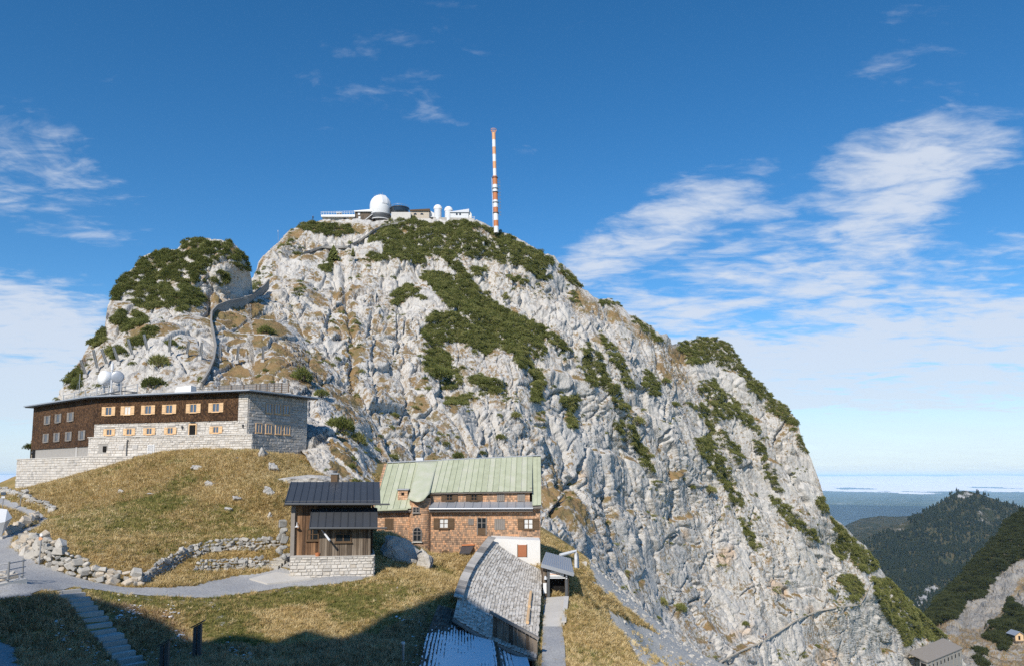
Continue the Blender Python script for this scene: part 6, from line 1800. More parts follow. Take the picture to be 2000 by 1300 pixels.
# forest on the far mountain
ff = pts_f[:rows_f + 1].reshape(-1, 3); uu, vv = pix(ff)
keepf = np.ones(len(ff), bool)
wv = fbm(np.stack([uu / 7, vv / 7, uu * 0], -1), 3, 4) * 6
for poly in ([(1868, 962), (1885, 955), (1908, 962), (1890, 974), (1868, 974)], [(1735, 1034), (1760, 1015), (1785, 1020), (1790, 1030), (1745, 1042)], [(1912, 988), (1935, 992), (1948, 1010), (1935, 1028), (1908, 1022)], [(1830, 1085), (1850, 1080), (1870, 1105), (1850, 1108)], [(1785, 1170), (1815, 1140), (1838, 1145), (1810, 1178), (1790, 1187)]):
    keepf &= ~(inpoly(uu + wv, vv + wv, poly) & (fbm(np.stack([uu / 4, vv / 4, uu * 0], -1), 2, 6) > -0.25))
cand = ff[keepf]
n = 16000
pick = cand[rng.integers(0, len(cand), n)] + np.stack([rng.normal(0, 5, n), rng.normal(0, 8, n), n * [-1.0]], -1)
sc = rng.uniform(8, 18, n)
con_kinds = [conifer_mesh('conifer_%d' % k, 80 + k) for k in range(3)]
tag(scatter('conifer_forest', pick, np.stack([n * [0.0], n * [0.0], rng.uniform(0, 6.28, n)], -1), np.stack([sc, sc, sc], -1), rng.integers(0, 3, n), con_kinds), 'dark conifer forest covering the far pointed mountain', 'forest', kind='stuff')

# --- grass of the meadow
N = 470000
X = rng.uniform(-80, 60, N); Y = 30 + 75 * rng.uniform(0, 1, N) ** 1.25
Z = gz_at(X, Y); Uq, Vq = pix(np.stack([X, Y, Z], -1))
ok = (Uq > -330) & (Uq < 2070) & (Vq < 1345) & (Vq > 860)
for w in path_world.values():
    jx = fbm(np.stack([X / 1.1, Y / 1.1, X * 0], -1), 2, 44) * 0.35
    ok &= ~inpoly(X + jx, Y + jx, w[:, :2])
def foot(pts):
    return np.array([(p[0], p[1]) for p in pts])
for poly in (foot([hp(-.3, -1.3, 0), hp(WH + .3, -1.3, 0), hp(WH + .3, DH + .3, 0), hp(-.3, DH + .3, 0)]), foot(offset_poly([HL, HB, HC, HR, BK1, BK2], 0.4)), np.array([(hx0, DW - .3), (hx1, DW - .3), (hx1, DW + 11), (hx0, DW + 11)]), foot([P(820, 1030, DW) + Vector((-1, -1.2, 0)), P(820, 1030, DW) + Vector((1, -1.2, 0)), P(820, 1030, DW) + Vector((1, 1, 0)), P(820, 1030, DW) + Vector((-1, 1, 0))])):
    ok &= ~inpoly(X, Y, poly)
for Ls, Rs, dz, grow in CUT:
    pl_ = np.array([tuple(P(*q))[:2] for q in Ls] + [tuple(P(*q))[:2] for q in Rs[::-1]])
    ok &= ~inpoly(X, Y, pl_)
gi_ = np.clip(np.searchsorted(GY, Y), 0, len(GY) - 1); gj_ = np.clip(np.searchsorted(GX, X), 0, len(GX) - 1)
bare2 = bare.reshape(gx.shape)[gi_, gj_]; green2 = green.reshape(gx.shape)[gi_, gj_]
pat = fbm(np.stack([X / 3.5, Y / 3.5, X * 0], -1), 3, 19)
ok &= rng.uniform(0, 1, N) > bare2 * 1.15
ok &= rng.uniform(0, 1, N) < np.clip((62 / Y) ** 1.0, 0.35, 1) * np.clip(0.75 + pat, 0.35, 1)
sa_, sb_ = P(133, 1160, 45.0), P(262, 1300, 39.3)
tl_ = np.clip(((X - sa_.x) * (sb_.x - sa_.x) + (Y - sa_.y) * (sb_.y - sa_.y)) / ((sb_.x - sa_.x) ** 2 + (sb_.y - sa_.y) ** 2), 0, 1)
ok &= np.hypot(X - sa_.x - tl_ * (sb_.x - sa_.x), Y - sa_.y - tl_ * (sb_.y - sa_.y)) > 0.72
# brown tufts fill the shadow's outline, pale and warm to lift the shade
shade_heath = inpoly(Uq, Vq, [(-70, 1170), (60, 1165), (140, 1165), (330, 1200), (380, 1260), (560, 1265), (740, 1240), (830, 1190), (850, 1345), (-70, 1345)])
gmask = (fbm(np.stack([X / 6.0, Y / 6.0, X * 0], -1), 3, 29) + green2 * 0.9 + rng.normal(0, .18, N)) > 0.20
kind = np.where(gmask, rng.integers(3, 5, N), rng.integers(0, 3, N))
kind = np.where(shade_heath & (rng.uniform(0, 1, N) < .7), 5, kind)
X, Y, Z, kind, shade_heath = X[ok], Y[ok], Z[ok], kind[ok], shade_heath[ok]
n = len(X)
sc = rng.uniform(.6, 1.5, n) * np.clip(Y / 55, .8, 1.35)
tuft_kinds = [tuft_mesh('grass_%d' % k, 24, k, .27, .16, 'dry_grass', .011) for k in range(3)] + [tuft_mesh('grass_%d' % (3 + k), 24, 10 + k, .18, .17, 'green_grass', .011) for k in range(2)] + [tuft_mesh('shade_heath_0', 22, 30, .34, .2, 'shade_heath', .016)]
lean = np.stack([rng.normal(0, .2, n), rng.normal(0.15, .2, n), rng.uniform(0, 6.28, n)], -1)
tag(scatter('meadow_grass', np.stack([X, Y, Z], -1), lean, np.stack([sc, sc, sc], -1), kind, tuft_kinds), 'dry autumn grass covering the knoll and slopes', 'grass', kind='stuff')
print('tufts', n, 'pines', len(allp))

# --- single dwarf pines that stand on their own
crown_big = [spray_mesh('crown', 620, 140 + k, 0.17, 0.8) for k in range(4)]
def stem_mesh():
    m = MB(); r = random.Random(5)
    for k in range(5):
        a = 1.26 * k; m.tube([(0, 0, -.25), (.25 * math.cos(a), .25 * math.sin(a), .1), (.5 * math.cos(a), .5 * math.sin(a), .4)], [.06, .045, .02], 5)
    return m.mesh('stem', MAT['bark'])
STEM = stem_mesh()
def face_hit(u, v, which='b'):
    pts, rows = (pts_b, rows_b) if which == 'b' else (pts_a, rows_a) if which == 'a' else (pts_r, rows_r)
    f = pts[:rows].reshape(-1, 3); key = which
    if key not in face_hit.cache: face_hit.cache[key] = pix(f)
    uu, vv = face_hit.cache[key]
    d = (uu - u) ** 2 + (vv - v) ** 2
    near = np.nonzero(d < 12)[0]
    i = near[np.argmin(f[near, 1])] if len(near) else int(np.argmin(d))
    return Vector(f[i])
face_hit.cache = {}
SINGLE = [  # u, v of the middle, half width in pixels, surface, label
    (308, 702, 21, 'b', 'round dwarf pine above the antennas, upper of two on the crag foot'), (297, 740, 26, 'b', 'wide dwarf pine just above the hotel roof, lower of two'), (520, 638, 19, 'b', 'bushy dwarf pine beside the stone wall path in the gully'),
    (590, 727, 24, 'b', 'low spreading dwarf pine on the rocks above the hotel end'), (627, 764, 17, 'b', 'small dwarf pine between rocks right of the hotel eave'), (668, 824, 34, 'b', 'largest dwarf pine beside the right end of the hotel'), (700, 852, 20, 'b', 'dwarf pine on the rock edge below the largest one'), (690, 905, 9, 'b', 'tiny dwarf pine on rocks above the dark hut roof'),
    (334, 664, 15, 'b', 'dwarf pine below the concrete wall stubs on the crag'), (895, 885, 13, 'a', 'small dwarf pine on the cliff just above the green roof'), (944, 880, 9, 'a', 'tiny dwarf pine on the cliff right above the ridge vent'), (1302, 743, 12, 'a', 'round dwarf pine alone on the grassy saddle below the notch'), (1246, 818, 15, 'a', 'upright dwarf pine alone on the pale face right of the long green strip'),
    (1388, 952, 17, 'a', 'dwarf pine alone left of the steep green strip on the right face'), (1352, 948, 9, 'a', 'small dwarf pine on the right face, left of the larger one'), (1296, 1172, 13, 'a', 'slim dwarf pine low on the cliff, left of a pair'), (1327, 1180, 17, 'a', 'broad dwarf pine low on the cliff, right of a pair'), (1666, 1163, 15, 'a', 'dwarf pine patch right above the end of the cliff trail'), (1458, 1215, 8, 'a', 'tiny dwarf pine on the cliff above the hikers'),
    (770, 805, 10, 'a', 'small dwarf pine on the bare wall left of the green slope'), (1320, 788, 11, 'a', 'dwarf pine on broken rock under the grassy saddle'), (1008, 810, 12, 'a', 'dwarf pine on the pale wall above the right half of the green roof'), (975, 850, 12, 'a', 'dwarf pine hanging on the pale wall above the roof ridge'), (860, 722, 24, 'a', 'dense dwarf pine at the lower end of the big green slope'), (56, 858, 10, 'g', 'small bush at the left end of the hotel')]
for k, (u_, v_, hwid, wh, lab) in enumerate(SINGLE):
    p = face_hit(u_, v_ + hwid * .45, wh) if wh != 'g' else P(u_, 875, 111)
    s_ = hwid / F * p.y * 1.05
    t = empty('dwarf_pine', tuple(p), 0.7 * k, lab, 'dwarf pine', 'dwarf pines standing alone on the rock')
    c = put('crown', crown_big[k % 4], t); c.scale = (s_, s_, s_ * (0.95 if k % 3 else 1.2)); c.location = (0, 0, -s_ * .1)
    st = put('stem', STEM, t); st.scale = (s_, s_, s_)
# two little spruces on the summit face
for u_, v_, h_, lab in ((648, 508, 34, 'small spruce on the summit face below the upper path'), (691, 498, 20, 'thin spruce in the bare gully below the upper path')):
    p = face_hit(u_, v_, 'a'); s_ = h_ / F * p.y
    t = empty('spruce_tree', tuple(p), 0, lab, 'spruce')
    c = put('crown', conifer_mesh('crown', 90 + h_, 'pine', 11, 12), t); c.scale = (s_ * (1.4 if h_ > 30 else .8), s_ * 1.2, s_)
    m_ = MB(); m_.tube([(0, 0, -.3), (0, 0, s_ * .5)], [.12, .05], 6); tr = put('trunk', m_.mesh('trunk', MAT['bark']), t)

# ------------------------------------------------------------------ stones, walls, steps
def stone_mesh(name, seed, sub=2, mat='boulder', rough=0.25, flat=0.85):
    bm = bmesh.new(); bmesh.ops.create_icosphere(bm, subdivisions=sub, radius=1.0)
    co = np.array([v.co[:] for v in bm.verts]); r = np.random.default_rng(seed)
    # chop with a few random planes for flat broken faces
    for k in range(14):
        nrm = r.normal(0, 1, 3); nrm /= np.linalg.norm(nrm); d = r.uniform(.42, .8)
        s = co @ nrm - d; co = co - np.clip(s, 0, 9)[:, None] * nrm
    co = co * (1 + rough * fbm(co * 1.7 + seed, 3, seed)[:, None])
    co[:, 2] *= flat
    for v, c in zip(bm.verts, co): v.co = c
    me = bpy.data.meshes.new(name); bm.to_mesh(me); bm.free(); me.materials.append(MAT[mat])
    return me
def block_stone(name, seed, mat):
    """a broken, angular stone"""
    r = np.random.default_rng(seed); bm = bmesh.new(); bmesh.ops.create_cube(bm, size=2.0)
    for v in bm.verts: v.co = Vector([c * r.uniform(.55, 1.05) + r.normal() * .10 for c in v.co])
    bmesh.ops.bevel(bm, geom=bm.edges[:] + bm.verts[:], offset=.16, segments=1, affect='EDGES', profile=.5)
    for v in bm.verts: v.co += Vector(r.normal(0, .045, 3))
    me = bpy.data.meshes.new(name); bm.to_mesh(me); bm.free(); me.materials.append(MAT[mat])
    return me
small_stones = {m: [stone_mesh('stone', 200 + k, 1, m) for k in range(8)] for m in ('stone',)}
wall_stones = {m: [block_stone('stone', 240 + k, m) if k % 2 else stone_mesh('stone', 260 + k, 2, m, .3) for k in range(8)] for m in ('stone', 'stone_grey', 'stone_warm')}
def lay(parent, p, sx, sy, sz, mesh, name='stone', rz=None, tilt=.25):
    o = put(name, mesh, parent)
    off = wloc(parent) if parent else Vector((0, 0, 0))
    o.location = Vector(p) - off
    o.rotation_euler = (rnd.uniform(-tilt, tilt), rnd.uniform(-tilt, tilt), rnd.uniform(0, 6.28) if rz is None else rz)
    o.scale = (sx, sy, sz)
    return o
def along(pl, s):
    pl = [Vector(q) for q in pl]; L = [(b - a).length for a, b in zip(pl, pl[1:])]
    for a, b, l in zip(pl, pl[1:], L):
        if s <= l: return a.lerp(b, s / l), (b - a).normalized()
        s -= l
    return pl[-1], (pl[-1] - pl[-2]).normalized()
def plen(pl):
    return sum((Vector(b) - Vector(a)).length for a, b in zip(pl, pl[1:]))
def stone_wall(name, label, pix_line, heights, size, mats, lean=0.25, jit=0.3, meshes=wall_stones, depth_fix=None, cat='stone wall', course=0.8):
    base = [ground_hit(u, v) if depth_fix is None else P(u, v, depth_fix) for u, v in pix_line]
    t = empty(name, tuple(base[len(base) // 2]), 0, label, cat)
    L = plen(base); hs = np.array(heights, float)
    s_h = np.r_[0, np.cumsum([(b - a).length for a, b in zip(base, base[1:])])]
    z = 0.0; k = 0
    while True:
        s = rnd.uniform(0, size); any_ = False
        while s < L:
            h = float(np.interp(s, s_h, hs))
            sz = size * min(1.6, rnd.lognormvariate(-.05, .36)) * (1.1 if k == 0 else 0.85)
            if z < h:
                any_ = True
                p, d = along(base, s); n = Vector((-d.y, d.x, 0))
                if n.y < 0: n = -n
                pp = p + n * (lean * z + rnd.uniform(-.5, .5) * jit * size); zz = p.z + z + sz * .28
                lay(t, (pp.x, pp.y, zz - sz * .05), sz * rnd.uniform(.5, .75), sz * .5, sz * rnd.uniform(.38, .6), meshes[rnd.choice(mats)][rnd.randrange(8)], rz=math.atan2(d.y, d.x) + rnd.uniform(-.9, .9), tilt=.5)
            s += sz * rnd.uniform(.8, 1.05)
        if not any_: break
        z += size * course; k += 1
    return t
stone_wall('boulder_wall', 'wall of big pale boulders along the bend of the gravel path', [(28, 1066), (50, 1080), (75, 1097), (105, 1110), (140, 1122), (180, 1133), (215, 1139), (250, 1142), (282, 1143)], [.8, 1.2, 1.35, 1.35, 1.1, .9, .8, .75, .6], 0.45, ['stone', 'stone_warm', 'stone_grey', 'stone'], .45, .4, course=.72)
stone_wall('dry_stone_wall', 'upper dry stone wall holding back the meadow above the path', [(275, 1141), (300, 1130), (330, 1112), (370, 1090), (410, 1078), (450, 1073), (500, 1075), (548, 1070)], [.5, .7, .9, .95, .85, .8, .75, .7], 0.30, ['stone_grey', 'stone_grey', 'stone'], .25, .3)
stone_wall('dry_stone_wall', 'lower dry stone wall with steps beside the hut', [(382, 1114), (420, 1114), (455, 1112), (490, 1110), (527, 1108)], [.65, .75, .75, .7, .65], 0.28, ['stone', 'stone_grey', 'stone_grey'], .12, .2)
stone_wall('kerb_stones', 'row of rough stones edging the upper bend of the path', [(5, 1046), (25, 1040), (45, 1030), (62, 1020), (72, 1012)], [.5, .55, .5, .5, .4], 0.5, ['stone', 'stone_warm'], .2, .4)
stone_wall('low_stone_wall', 'broken low stone wall along the upper path at the left edge', [(-20, 962), (5, 963), (25, 968), (45, 972), (60, 982), (75, 986), (92, 992), (103, 1000)], [.7, .7, .6, .7, .6, .6, .5, .4], 0.42, ['stone', 'stone_grey'], .2, .5)
# steps of the little stair beside the lower wall
st_t = empty('stone_stair', tuple(ground_hit(535, 1100)), 0, 'short stone stair up to the hut yard', 'steps')
for k in range(4):
    p = ground_hit(540 - 3 * (3 - k), 1108); p.z += .04 + .14 * k; p.y += .35 * k
    m_ = MB(); m_.box(p.x - .55, p.x + .5, p.y - .2, p.y + .45, p.z - .2, p.z + .12); o_ = m_.build('step', 'stone', st_t)
hs = empty('rock_pile', tuple(hp(-.7, .2, zf - .3)), 0, 'pale boulders stacked against the left corner of the hut', 'boulders')
for (x_, y_, z_, s_) in ((-.55, .1, -.1, .45), (-.6, .2, .55, .42), (-.5, .15, 1.15, .4), (-.65, .3, 1.75, .45), (-.9, .8, .3, .6), (-.75, .7, 2.2, .4), (-.9, 1.0, 1.3, .6)):
    lay(hs, hp(x_, y_, zf + z_), s_ * .8, s_ * .8, s_ * .8, wall_stones['stone_grey'][rnd.randrange(8)])

# foreground stair in the added ridge's shadow
top_, bot_ = P(133, 1160, 45.0), P(262, 1300, 39.3)
stair = empty('concrete_stair', tuple((top_ + bot_) / 2), 0, 'flight of concrete steps going down from the path in the shade', 'steps')
d_ = Vector((bot_.x - top_.x, bot_.y - top_.y, 0)); Ls = d_.length; d_.normalize(); w_ = Vector((-d_.y, d_.x, 0))
if w_.x < 0: w_ = -w_
NS = 15
for k in range(NS):
    c = top_ + d_ * (Ls * k / (NS - 1)); z_ = top_.z + (bot_.z - top_.z) * k / (NS - 1) + .12
    wd = .62 + rnd.uniform(-.05, .08); dp = .16 if k != 9 else .36
    c = c + w_ * rnd.uniform(-.06, .06)
    a, b = c - w_ * wd - d_ * dp, c + w_ * wd - d_ * dp; e, f_ = c + w_ * wd + d_ * dp, c - w_ * wd + d_ * dp
    z_ = max(z_, max(float(gz_at(q.x, q.y)) for q in (a, b, c)) + .04)
    m_ = MB(); m_.hexa([Vector((q.x, q.y, z_ - .35)) for q in (a, b, e, f_)][::-1] + [Vector((q.x, q.y, z_ + rnd.uniform(0, .03))) for q in (a, b, e, f_)][::-1]); m_.build('step', 'concrete', stair)

# boulders and outcrops on the meadow
bould = [stone_mesh('boulder', 300 + k, 4, 'boulder', .45, .8) for k in range(5)]
OUT = [(785, 1082, 46, 34, 62.5, 'big dark boulder between the hut and the shingled house'), (832, 1092, 13, 22, 61.5, 'white knob of rock at the right foot of the dark boulder'), (580, 935, 62, 17, None, 'wide white rock slab above the dark hut roof'), (533, 912, 15, 15, None, 'split rock at the corner below the hotel'), (512, 882, 16, 14, None, 'rough rock against the hotel corner'), (388, 912, 18, 6, None, 'flat pale rock in the grass below the hotel door'), (412, 943, 16, 8, None, 'flat pale rock in the middle of the meadow'), (448, 992, 12, 6, None, 'pale rock on the right part of the meadow'), (462, 972, 14, 7, None, 'rough rock in the grass, upper one right of the meadow'),
       (527, 1004, 10, 8, None, 'rock on the meadow edge left of the hut roof'), (525, 958, 12, 12, None, 'rock ledge above the left end of the hut roof'), (238, 957, 9, 4, None, 'small pale stone near the top of the meadow'), (298, 963, 13, 3, None, 'thin flat stone lying in the middle of the meadow'), (167, 981, 5, 3, None, 'small stone low on the left meadow'), (122, 1010, 6, 5, None, 'small stone beside the bend of the upper path'), (66, 1008, 8, 7, None, 'single white rock at the bend of the upper path'), (238, 1083, 5, 4, None, 'little white stone in the lower meadow'), (240, 1105, 5, 4, None, 'little white stone just above the boulder wall'), (640, 985, 18, 20, None, 'rock behind the hut roof'), (1140, 1100, 12, 8, None, 'pale rock at the edge of the right slope')]
for k, (u_, v_, hw_, hh_, d_0, lab) in enumerate(OUT):
    p = ground_hit(u_, v_ + hh_ * .6) if d_0 is None else P(u_, v_, d_0)
    a_ = hw_ / F * p.y * 1.15; b_ = hh_ / F * p.y * 1.25
    if d_0 is None: p.z += b_ * .25
    o = put('boulder', bould[k % 5]); o.location = p; o.scale = (a_, max(a_ * .8, b_ * .8), b_ * 1.1); o.rotation_euler = (0, 0, 1.3 * k if hw_ < 30 else 0.3)
    tag(o, lab, 'rock', 'rocks on the meadow')
# loose stones in the grass and scree: too many to count
N = 15000
Xs = rng.uniform(-60, 75, N); Ys = rng.uniform(34, 150, N); Zs = gz_at(Xs, Ys)
bi = np.clip(np.searchsorted(GY, Ys), 0, len(GY) - 1); bj = np.clip(np.searchsorted(GX, Xs), 0, len(GX) - 1)
bb = bare.reshape(gx.shape)[bi, bj]
ok = (rng.uniform(0, 1, N) < np.where(bb > .2, 0.8, 0.035))
for w in path_world.values(): ok &= ~inpoly(Xs, Ys, w[:, :2])
Xs, Ys, Zs, bb = Xs[ok], Ys[ok], Zs[ok], bb[ok]; n = len(Xs)
sc = np.clip(rng.lognormal(-2.2, .5, n), .04, .4) * np.clip(Ys / 60, .8, 2.2)
tag(scatter('loose_stones', np.stack([Xs, Ys, Zs], -1), rng.uniform(0, 6.28, (n, 3)), np.stack([sc, sc, sc * .8], -1), rng.integers(0, 8, n), small_stones['stone']), 'loose pale stones scattered through grass and scree', 'stones', kind='stuff')
# snow left in the shade
N = 3200
u_s = rng.uniform(0, 1, N)
cl = np.array([(120, 1215), (125, 1240), (170, 1265), (185, 1290), (250, 1205), (335, 1200), (345, 1250), (350, 1270), (300, 1285), (460, 1270), (480, 1290), (790, 1215), (815, 1225), (820, 1260), (800, 1290), (235, 1200), (260, 1195)])
ci = rng.integers(0, len(cl), 330)
su = cl[ci, 0] + rng.normal(0, 9, 330); sv = cl[ci, 1] + rng.normal(0, 8, 330)
sp_ = np.array([tuple(ground_hit(a, b)) for a, b in zip(su[:230], sv[:230])]); sp_[:, 2] = gz_at(sp_[:, 0], sp_[:, 1]) + .10
n = len(sp_); sc = rng.uniform(.05, .17, n)
tag(scatter('snow_patches', sp_, np.stack([n * [0.], n * [0.], rng.uniform(0, 6.28, n)], -1), np.stack([sc, sc * .6, sc * .5], -1), rng.integers(0, 4, n), [stone_mesh('snow_bit', 400 + k, 2, 'snow', .2, .6) for k in range(4)]), 'small patches of old snow lying in the shaded grass', 'snow', kind='stuff')

# ------------------------------------------------------------------ summit
DS = 260.0
def sw(u0, u1, d=DS, d1=None):
    a, b = P(u0, 425, d), P(u1, 425, d1 or d); return Wall((a.x, a.y), (b.x, b.y))
def zs_(v, d=DS): return P(1000, v, d).z
def sblock(parent, name, u0, u1, v0, v1, mat, depth=5.0, d=DS, v1r=None):
    """a block between columns u0-u1 and rows v0 (top) - v1 (bottom)"""
    a, b = P(u0, 425, d).x, P(u1, 425, d).x; m = MB()
    zt0, zt1 = zs_(v0, d), zs_(v1r if v1r is not None else v0, d); zb = zs_(v1, d)
    m.hexa([(a, d, zb), (b, d, zb), (b, d + depth, zb), (a, d + depth, zb), (a, d, zt0), (b, d, zt1), (b, d + depth, zt1), (a, d + depth, zt0)])
    return m.build(name, mat, parent)
ter = empty('summit_terrace', tuple(P(660, 432, DS)), 0, 'summit terrace building with white railed deck', 'building')
sblock(ter, 'wall', 633, 691, 424, 440, 'stone', 6)
sblock(ter, 'deck', 627, 693, 419.5, 423.5, 'white_paint', 8, DS - 1.2, 419.0)
m_ = MB()
for v_ in (413, 415.5):
    m_.bar(P(627, v_ + 1, DS - 1.1), P(693, v_ - .6, DS - 1.1), .08)
for k in range(14):
    u_ = 627 + 66 * k / 13; m_.bar(P(u_, 419.5, DS - 1.1), P(u_, 413 + 1 - 1.6 * k / 13, DS - 1.1), .08)
m_.build('railing', 'steel', ter)
sblock(ter, 'window', 671, 676, 426, 430, 'glass_dark', .2, DS - .15); sblock(ter, 'door', 682, 687, 426, 434, 'new_wood', .2, DS - .15)
sblock(ter, 'shelter_roof', 656, 666, 414.5, 415.6, 'steel', 2.0, DS + 1)
for u_ in (658, 664): sblock(ter, 'post', u_ - .4, u_ + .4, 415.6, 420, 'dark_steel', .2, DS + 1)
bb_ = empty('summit_lodge', tuple(P(710, 430, DS)), 0, 'brown boarded building between the terrace and the big dome', 'building')
sblock(bb_, 'wall', 692.5, 728, 413, 440, 'planks_grey', 7, DS - .5, 409.5); sblock(bb_, 'roof', 691, 730, 411.5, 413.2, 'white_paint', 8, DS - 1.2, 408.2)
for u_, v_ in ((701, 418), (702, 425)): sblock(bb_, 'window', u_ - 2, u_ + 2, v_ - 2, v_ + 2, 'off_white', .2, DS - .65)
m_ = MB()
for k in range(9):
    a, b = P(712 + 14 * k / 8, 429 - 11 * k / 8, DS - 1.8), P(713.2 + 14 * k / 8, 429 - 11 * k / 8, DS - 1.8); m_.box(a.x, b.x + .1, a.y, a.y + 1.0, a.z - .25, a.z)
m_.build('outside_stair', 'steel', bb_)
# big dome
dm = empty('observatory_dome', tuple(P(743, 423, DS)), 0, 'large white observatory dome on the summit', 'observatory')
c = P(743, 421, DS + 1.5); r_ = 21.5 / F * c.y; ztop = P(743, 382, DS + 1.5).z; zc = P(743, 403.5, DS + 1.5).z
m_ = MB(); m_.lathe([(r_ * .93, c.z - 2), (r_ * .95, zc - 2.6), (r_ * 1.0, zc - 2.2), (r_, zc)], 40, (c.x, c.y, 0)); m_.build('drum', 'white_paint', dm, True)
m_ = MB(); m_.lathe([(r_ * math.cos(a), zc + .02 + (ztop - zc) * math.sin(a)) for a in [math.pi / 2 * k / 14 for k in range(15)]], 40, (c.x, c.y, 0)); shell = m_.build('dome_shell', 'white_paint', dm, True)
m_ = MB()
for k in range(10):      # raised shutter slit
    a0, a1 = math.pi / 2 * k / 10, math.pi / 2 * (k + 1) / 10
    q = [Vector((r_ * 1.035 * math.cos(a), 0, (ztop - zc) * 1.03 * math.sin(a))) for a in (a0, a1)]
    for w0 in (1,):
        dirv = Vector((.55, -.83, 0)); sid = Vector((.83, .55, 0))
        b0, b1 = dirv * q[0].x, dirv * q[1].x; z0_, z1_ = Vector((0, 0, zc + q[0].z)), Vector((0, 0, zc + q[1].z)); o0 = Vector((c.x, c.y, 0))
        hw = r_ * .26
        m_.hexa([o0 + b0 * .93 + z0_ - sid * hw, o0 + b0 * .93 + z0_ + sid * hw, o0 + b1 * .93 + z1_ + sid * hw, o0 + b1 * .93 + z1_ - sid * hw, o0 + b0 + z0_ - sid * hw, o0 + b0 + z0_ + sid * hw, o0 + b1 + z1_ + sid * hw, o0 + b1 + z1_ - sid * hw])
m_.build('slit_shutter', 'off_white', dm)
m_ = MB(); m_.lathe([(r_ * .9, c.z - 2.2), (r_ * 1.02, c.z - .6), (r_ * 1.02, c.z - .2), (r_ * .95, c.z)], 40, (c.x, c.y, 0)); m_.build('base_ring', 'dark_steel', dm)
for u_, v_ in ((731, 381), (735, 380), (741, 379.5), (747, 376)):
    m_ = MB(); p = P(u_, v_ + 9, c.y); q = P(u_, v_, c.y); m_.tube([p, q], .06, 5); m_.build('lightning_rod', 'steel', dm)
# round lookout
ro = empty('round_lookout', tuple(P(782, 416, DS)), 0, 'dark glazed round lookout beside the big dome', 'building')
c2 = P(781, 415, DS + 1); r2 = 18.5 / F * c2.y
m_ = MB(); m_.lathe([(r2 * .90, c2.z - 1.0), (r2 * .95, zs_(414)), (r2 * .98, zs_(407))], 32, (c2.x, c2.y, 0)); m_.build('glazing', 'glass_dark', ro)
m_ = MB(); m_.lathe([(r2, zs_(407)), (r2 * 1.04, zs_(406.6)), (r2 * 1.04, zs_(405.6)), (0, zs_(405.2))], 32, (c2.x, c2.y, 0)); m_.build('roof', 'dark_metal_roof', ro)
m_ = MB(); m_.lathe([(r2, zs_(402.2)), (r2, zs_(401.8))], 32, (c2.x, c2.y, 0))
for k in range(20):
    a = 2 * math.pi * k / 20; m_.tube([(c2.x + r2 * math.cos(a), c2.y + r2 * math.sin(a), zs_(406)), (c2.x + r2 * math.cos(a), c2.y + r2 * math.sin(a), zs_(401.8))], .04, 4)
m_.build('railing', 'steel', ro)
sblock(ro, 'plinth', 764, 802, 414.5, 440, 'concrete_light', 7, DS - 2.6)
sh_ = empty('summit_stone_house', tuple(P(818, 430, DS)), 0, 'stone summit house with two arched windows', 'building')
sblock(sh_, 'wall', 801, 838, 411.5, 440, 'stone_warm', 7, DS - .3, 409); sblock(sh_, 'roof', 800, 839, 409.6, 412, 'brown_wood', 8, DS - .8, 407.6)
wsh = sw(801, 838, DS - .35)
for u_ in (811, 824):
    s_ = wsh.s_of(u_, 420); z0_ = zs_(420); r3 = .55
    m_ = MB(); m_.slab([wsh.at(s_ + r3 * math.cos(a), z0_ + r3 * math.sin(a), .08) for a in [math.pi * k / 8 for k in range(9)]], .2); m_.build('arched_window', 'glass_dark', sh_)
sblock(sh_, 'door', 813.5, 816.5, 425.5, 430, 'dark', .2, DS - .45); sblock(sh_, 'annex', 838, 849, 410.5, 424, 'off_white', 5, DS + 1, 417)
for u_, vt, vb, rpx, lab in ((855, 400, 426, 8.7, 'left of the two small white domes on the summit'), (876, 403.5, 427, 8.7, 'right of the two small white domes on the summit')):
    t = empty('small_dome', tuple(P(u_, vb, DS)), 0, lab, 'dome', 'small summit domes')
    c = P(u_, vb, DS + 1); r_ = rpx / F * c.y; zt_, zb_ = P(u_, vt, DS + 1).z, c.z
    m_ = MB(); m_.lathe([(r_ * .86, zb_ - 1.5), (r_ * .86, zt_ - r_)], 24, (c.x, c.y, 0)); m_.build('tower', 'off_white', t, True)
    m_ = MB(); m_.lathe([(r_ * .88, zt_ - r_ - .25), (r_, zt_ - r_)] + [(r_ * math.cos(a), zt_ - r_ + r_ * math.sin(a)) for a in [math.pi / 2 * k / 8 for k in range(9)]], 24, (c.x, c.y, 0)); m_.build('dome_cap', 'white_paint', t, True)
wh = empty('weather_station', tuple(P(900, 430, DS)), 0, 'white summit house at the right end with a steel balcony', 'building')
sblock(wh, 'wall', 879, 915, 414.5, 430, 'off_white', 5, DS, 408.8); sblock(wh, 'end_wall', 915, 921, 408.8, 430, 'plaster', 5, DS + .5, 418); sblock(wh, 'roof', 878, 916, 413.6, 414.7, 'zinc', 5.6, DS - .4, 408.0)
sblock(wh, 'plinth', 846, 921, 424.5, 445, 'stone', 6, DS - .2, 426)
for u_ in (892, 898.5): sblock(wh, 'window', u_ - 1.6, u_ + 1.6, 416.8, 420, 'glass_dark', .2, DS - .12)
m_ = MB()
for k in range(5):
    u_ = 915 + 12 * k / 4; m_.bar(P(u_, 433, DS - 1), P(u_, 423, DS - 1), .1)
for v_ in (423.5, 427, 430.5): m_.bar(P(915, v_, DS - 1), P(927, v_, DS - 1), .09)
m_.build('balcony', 'steel', wh)
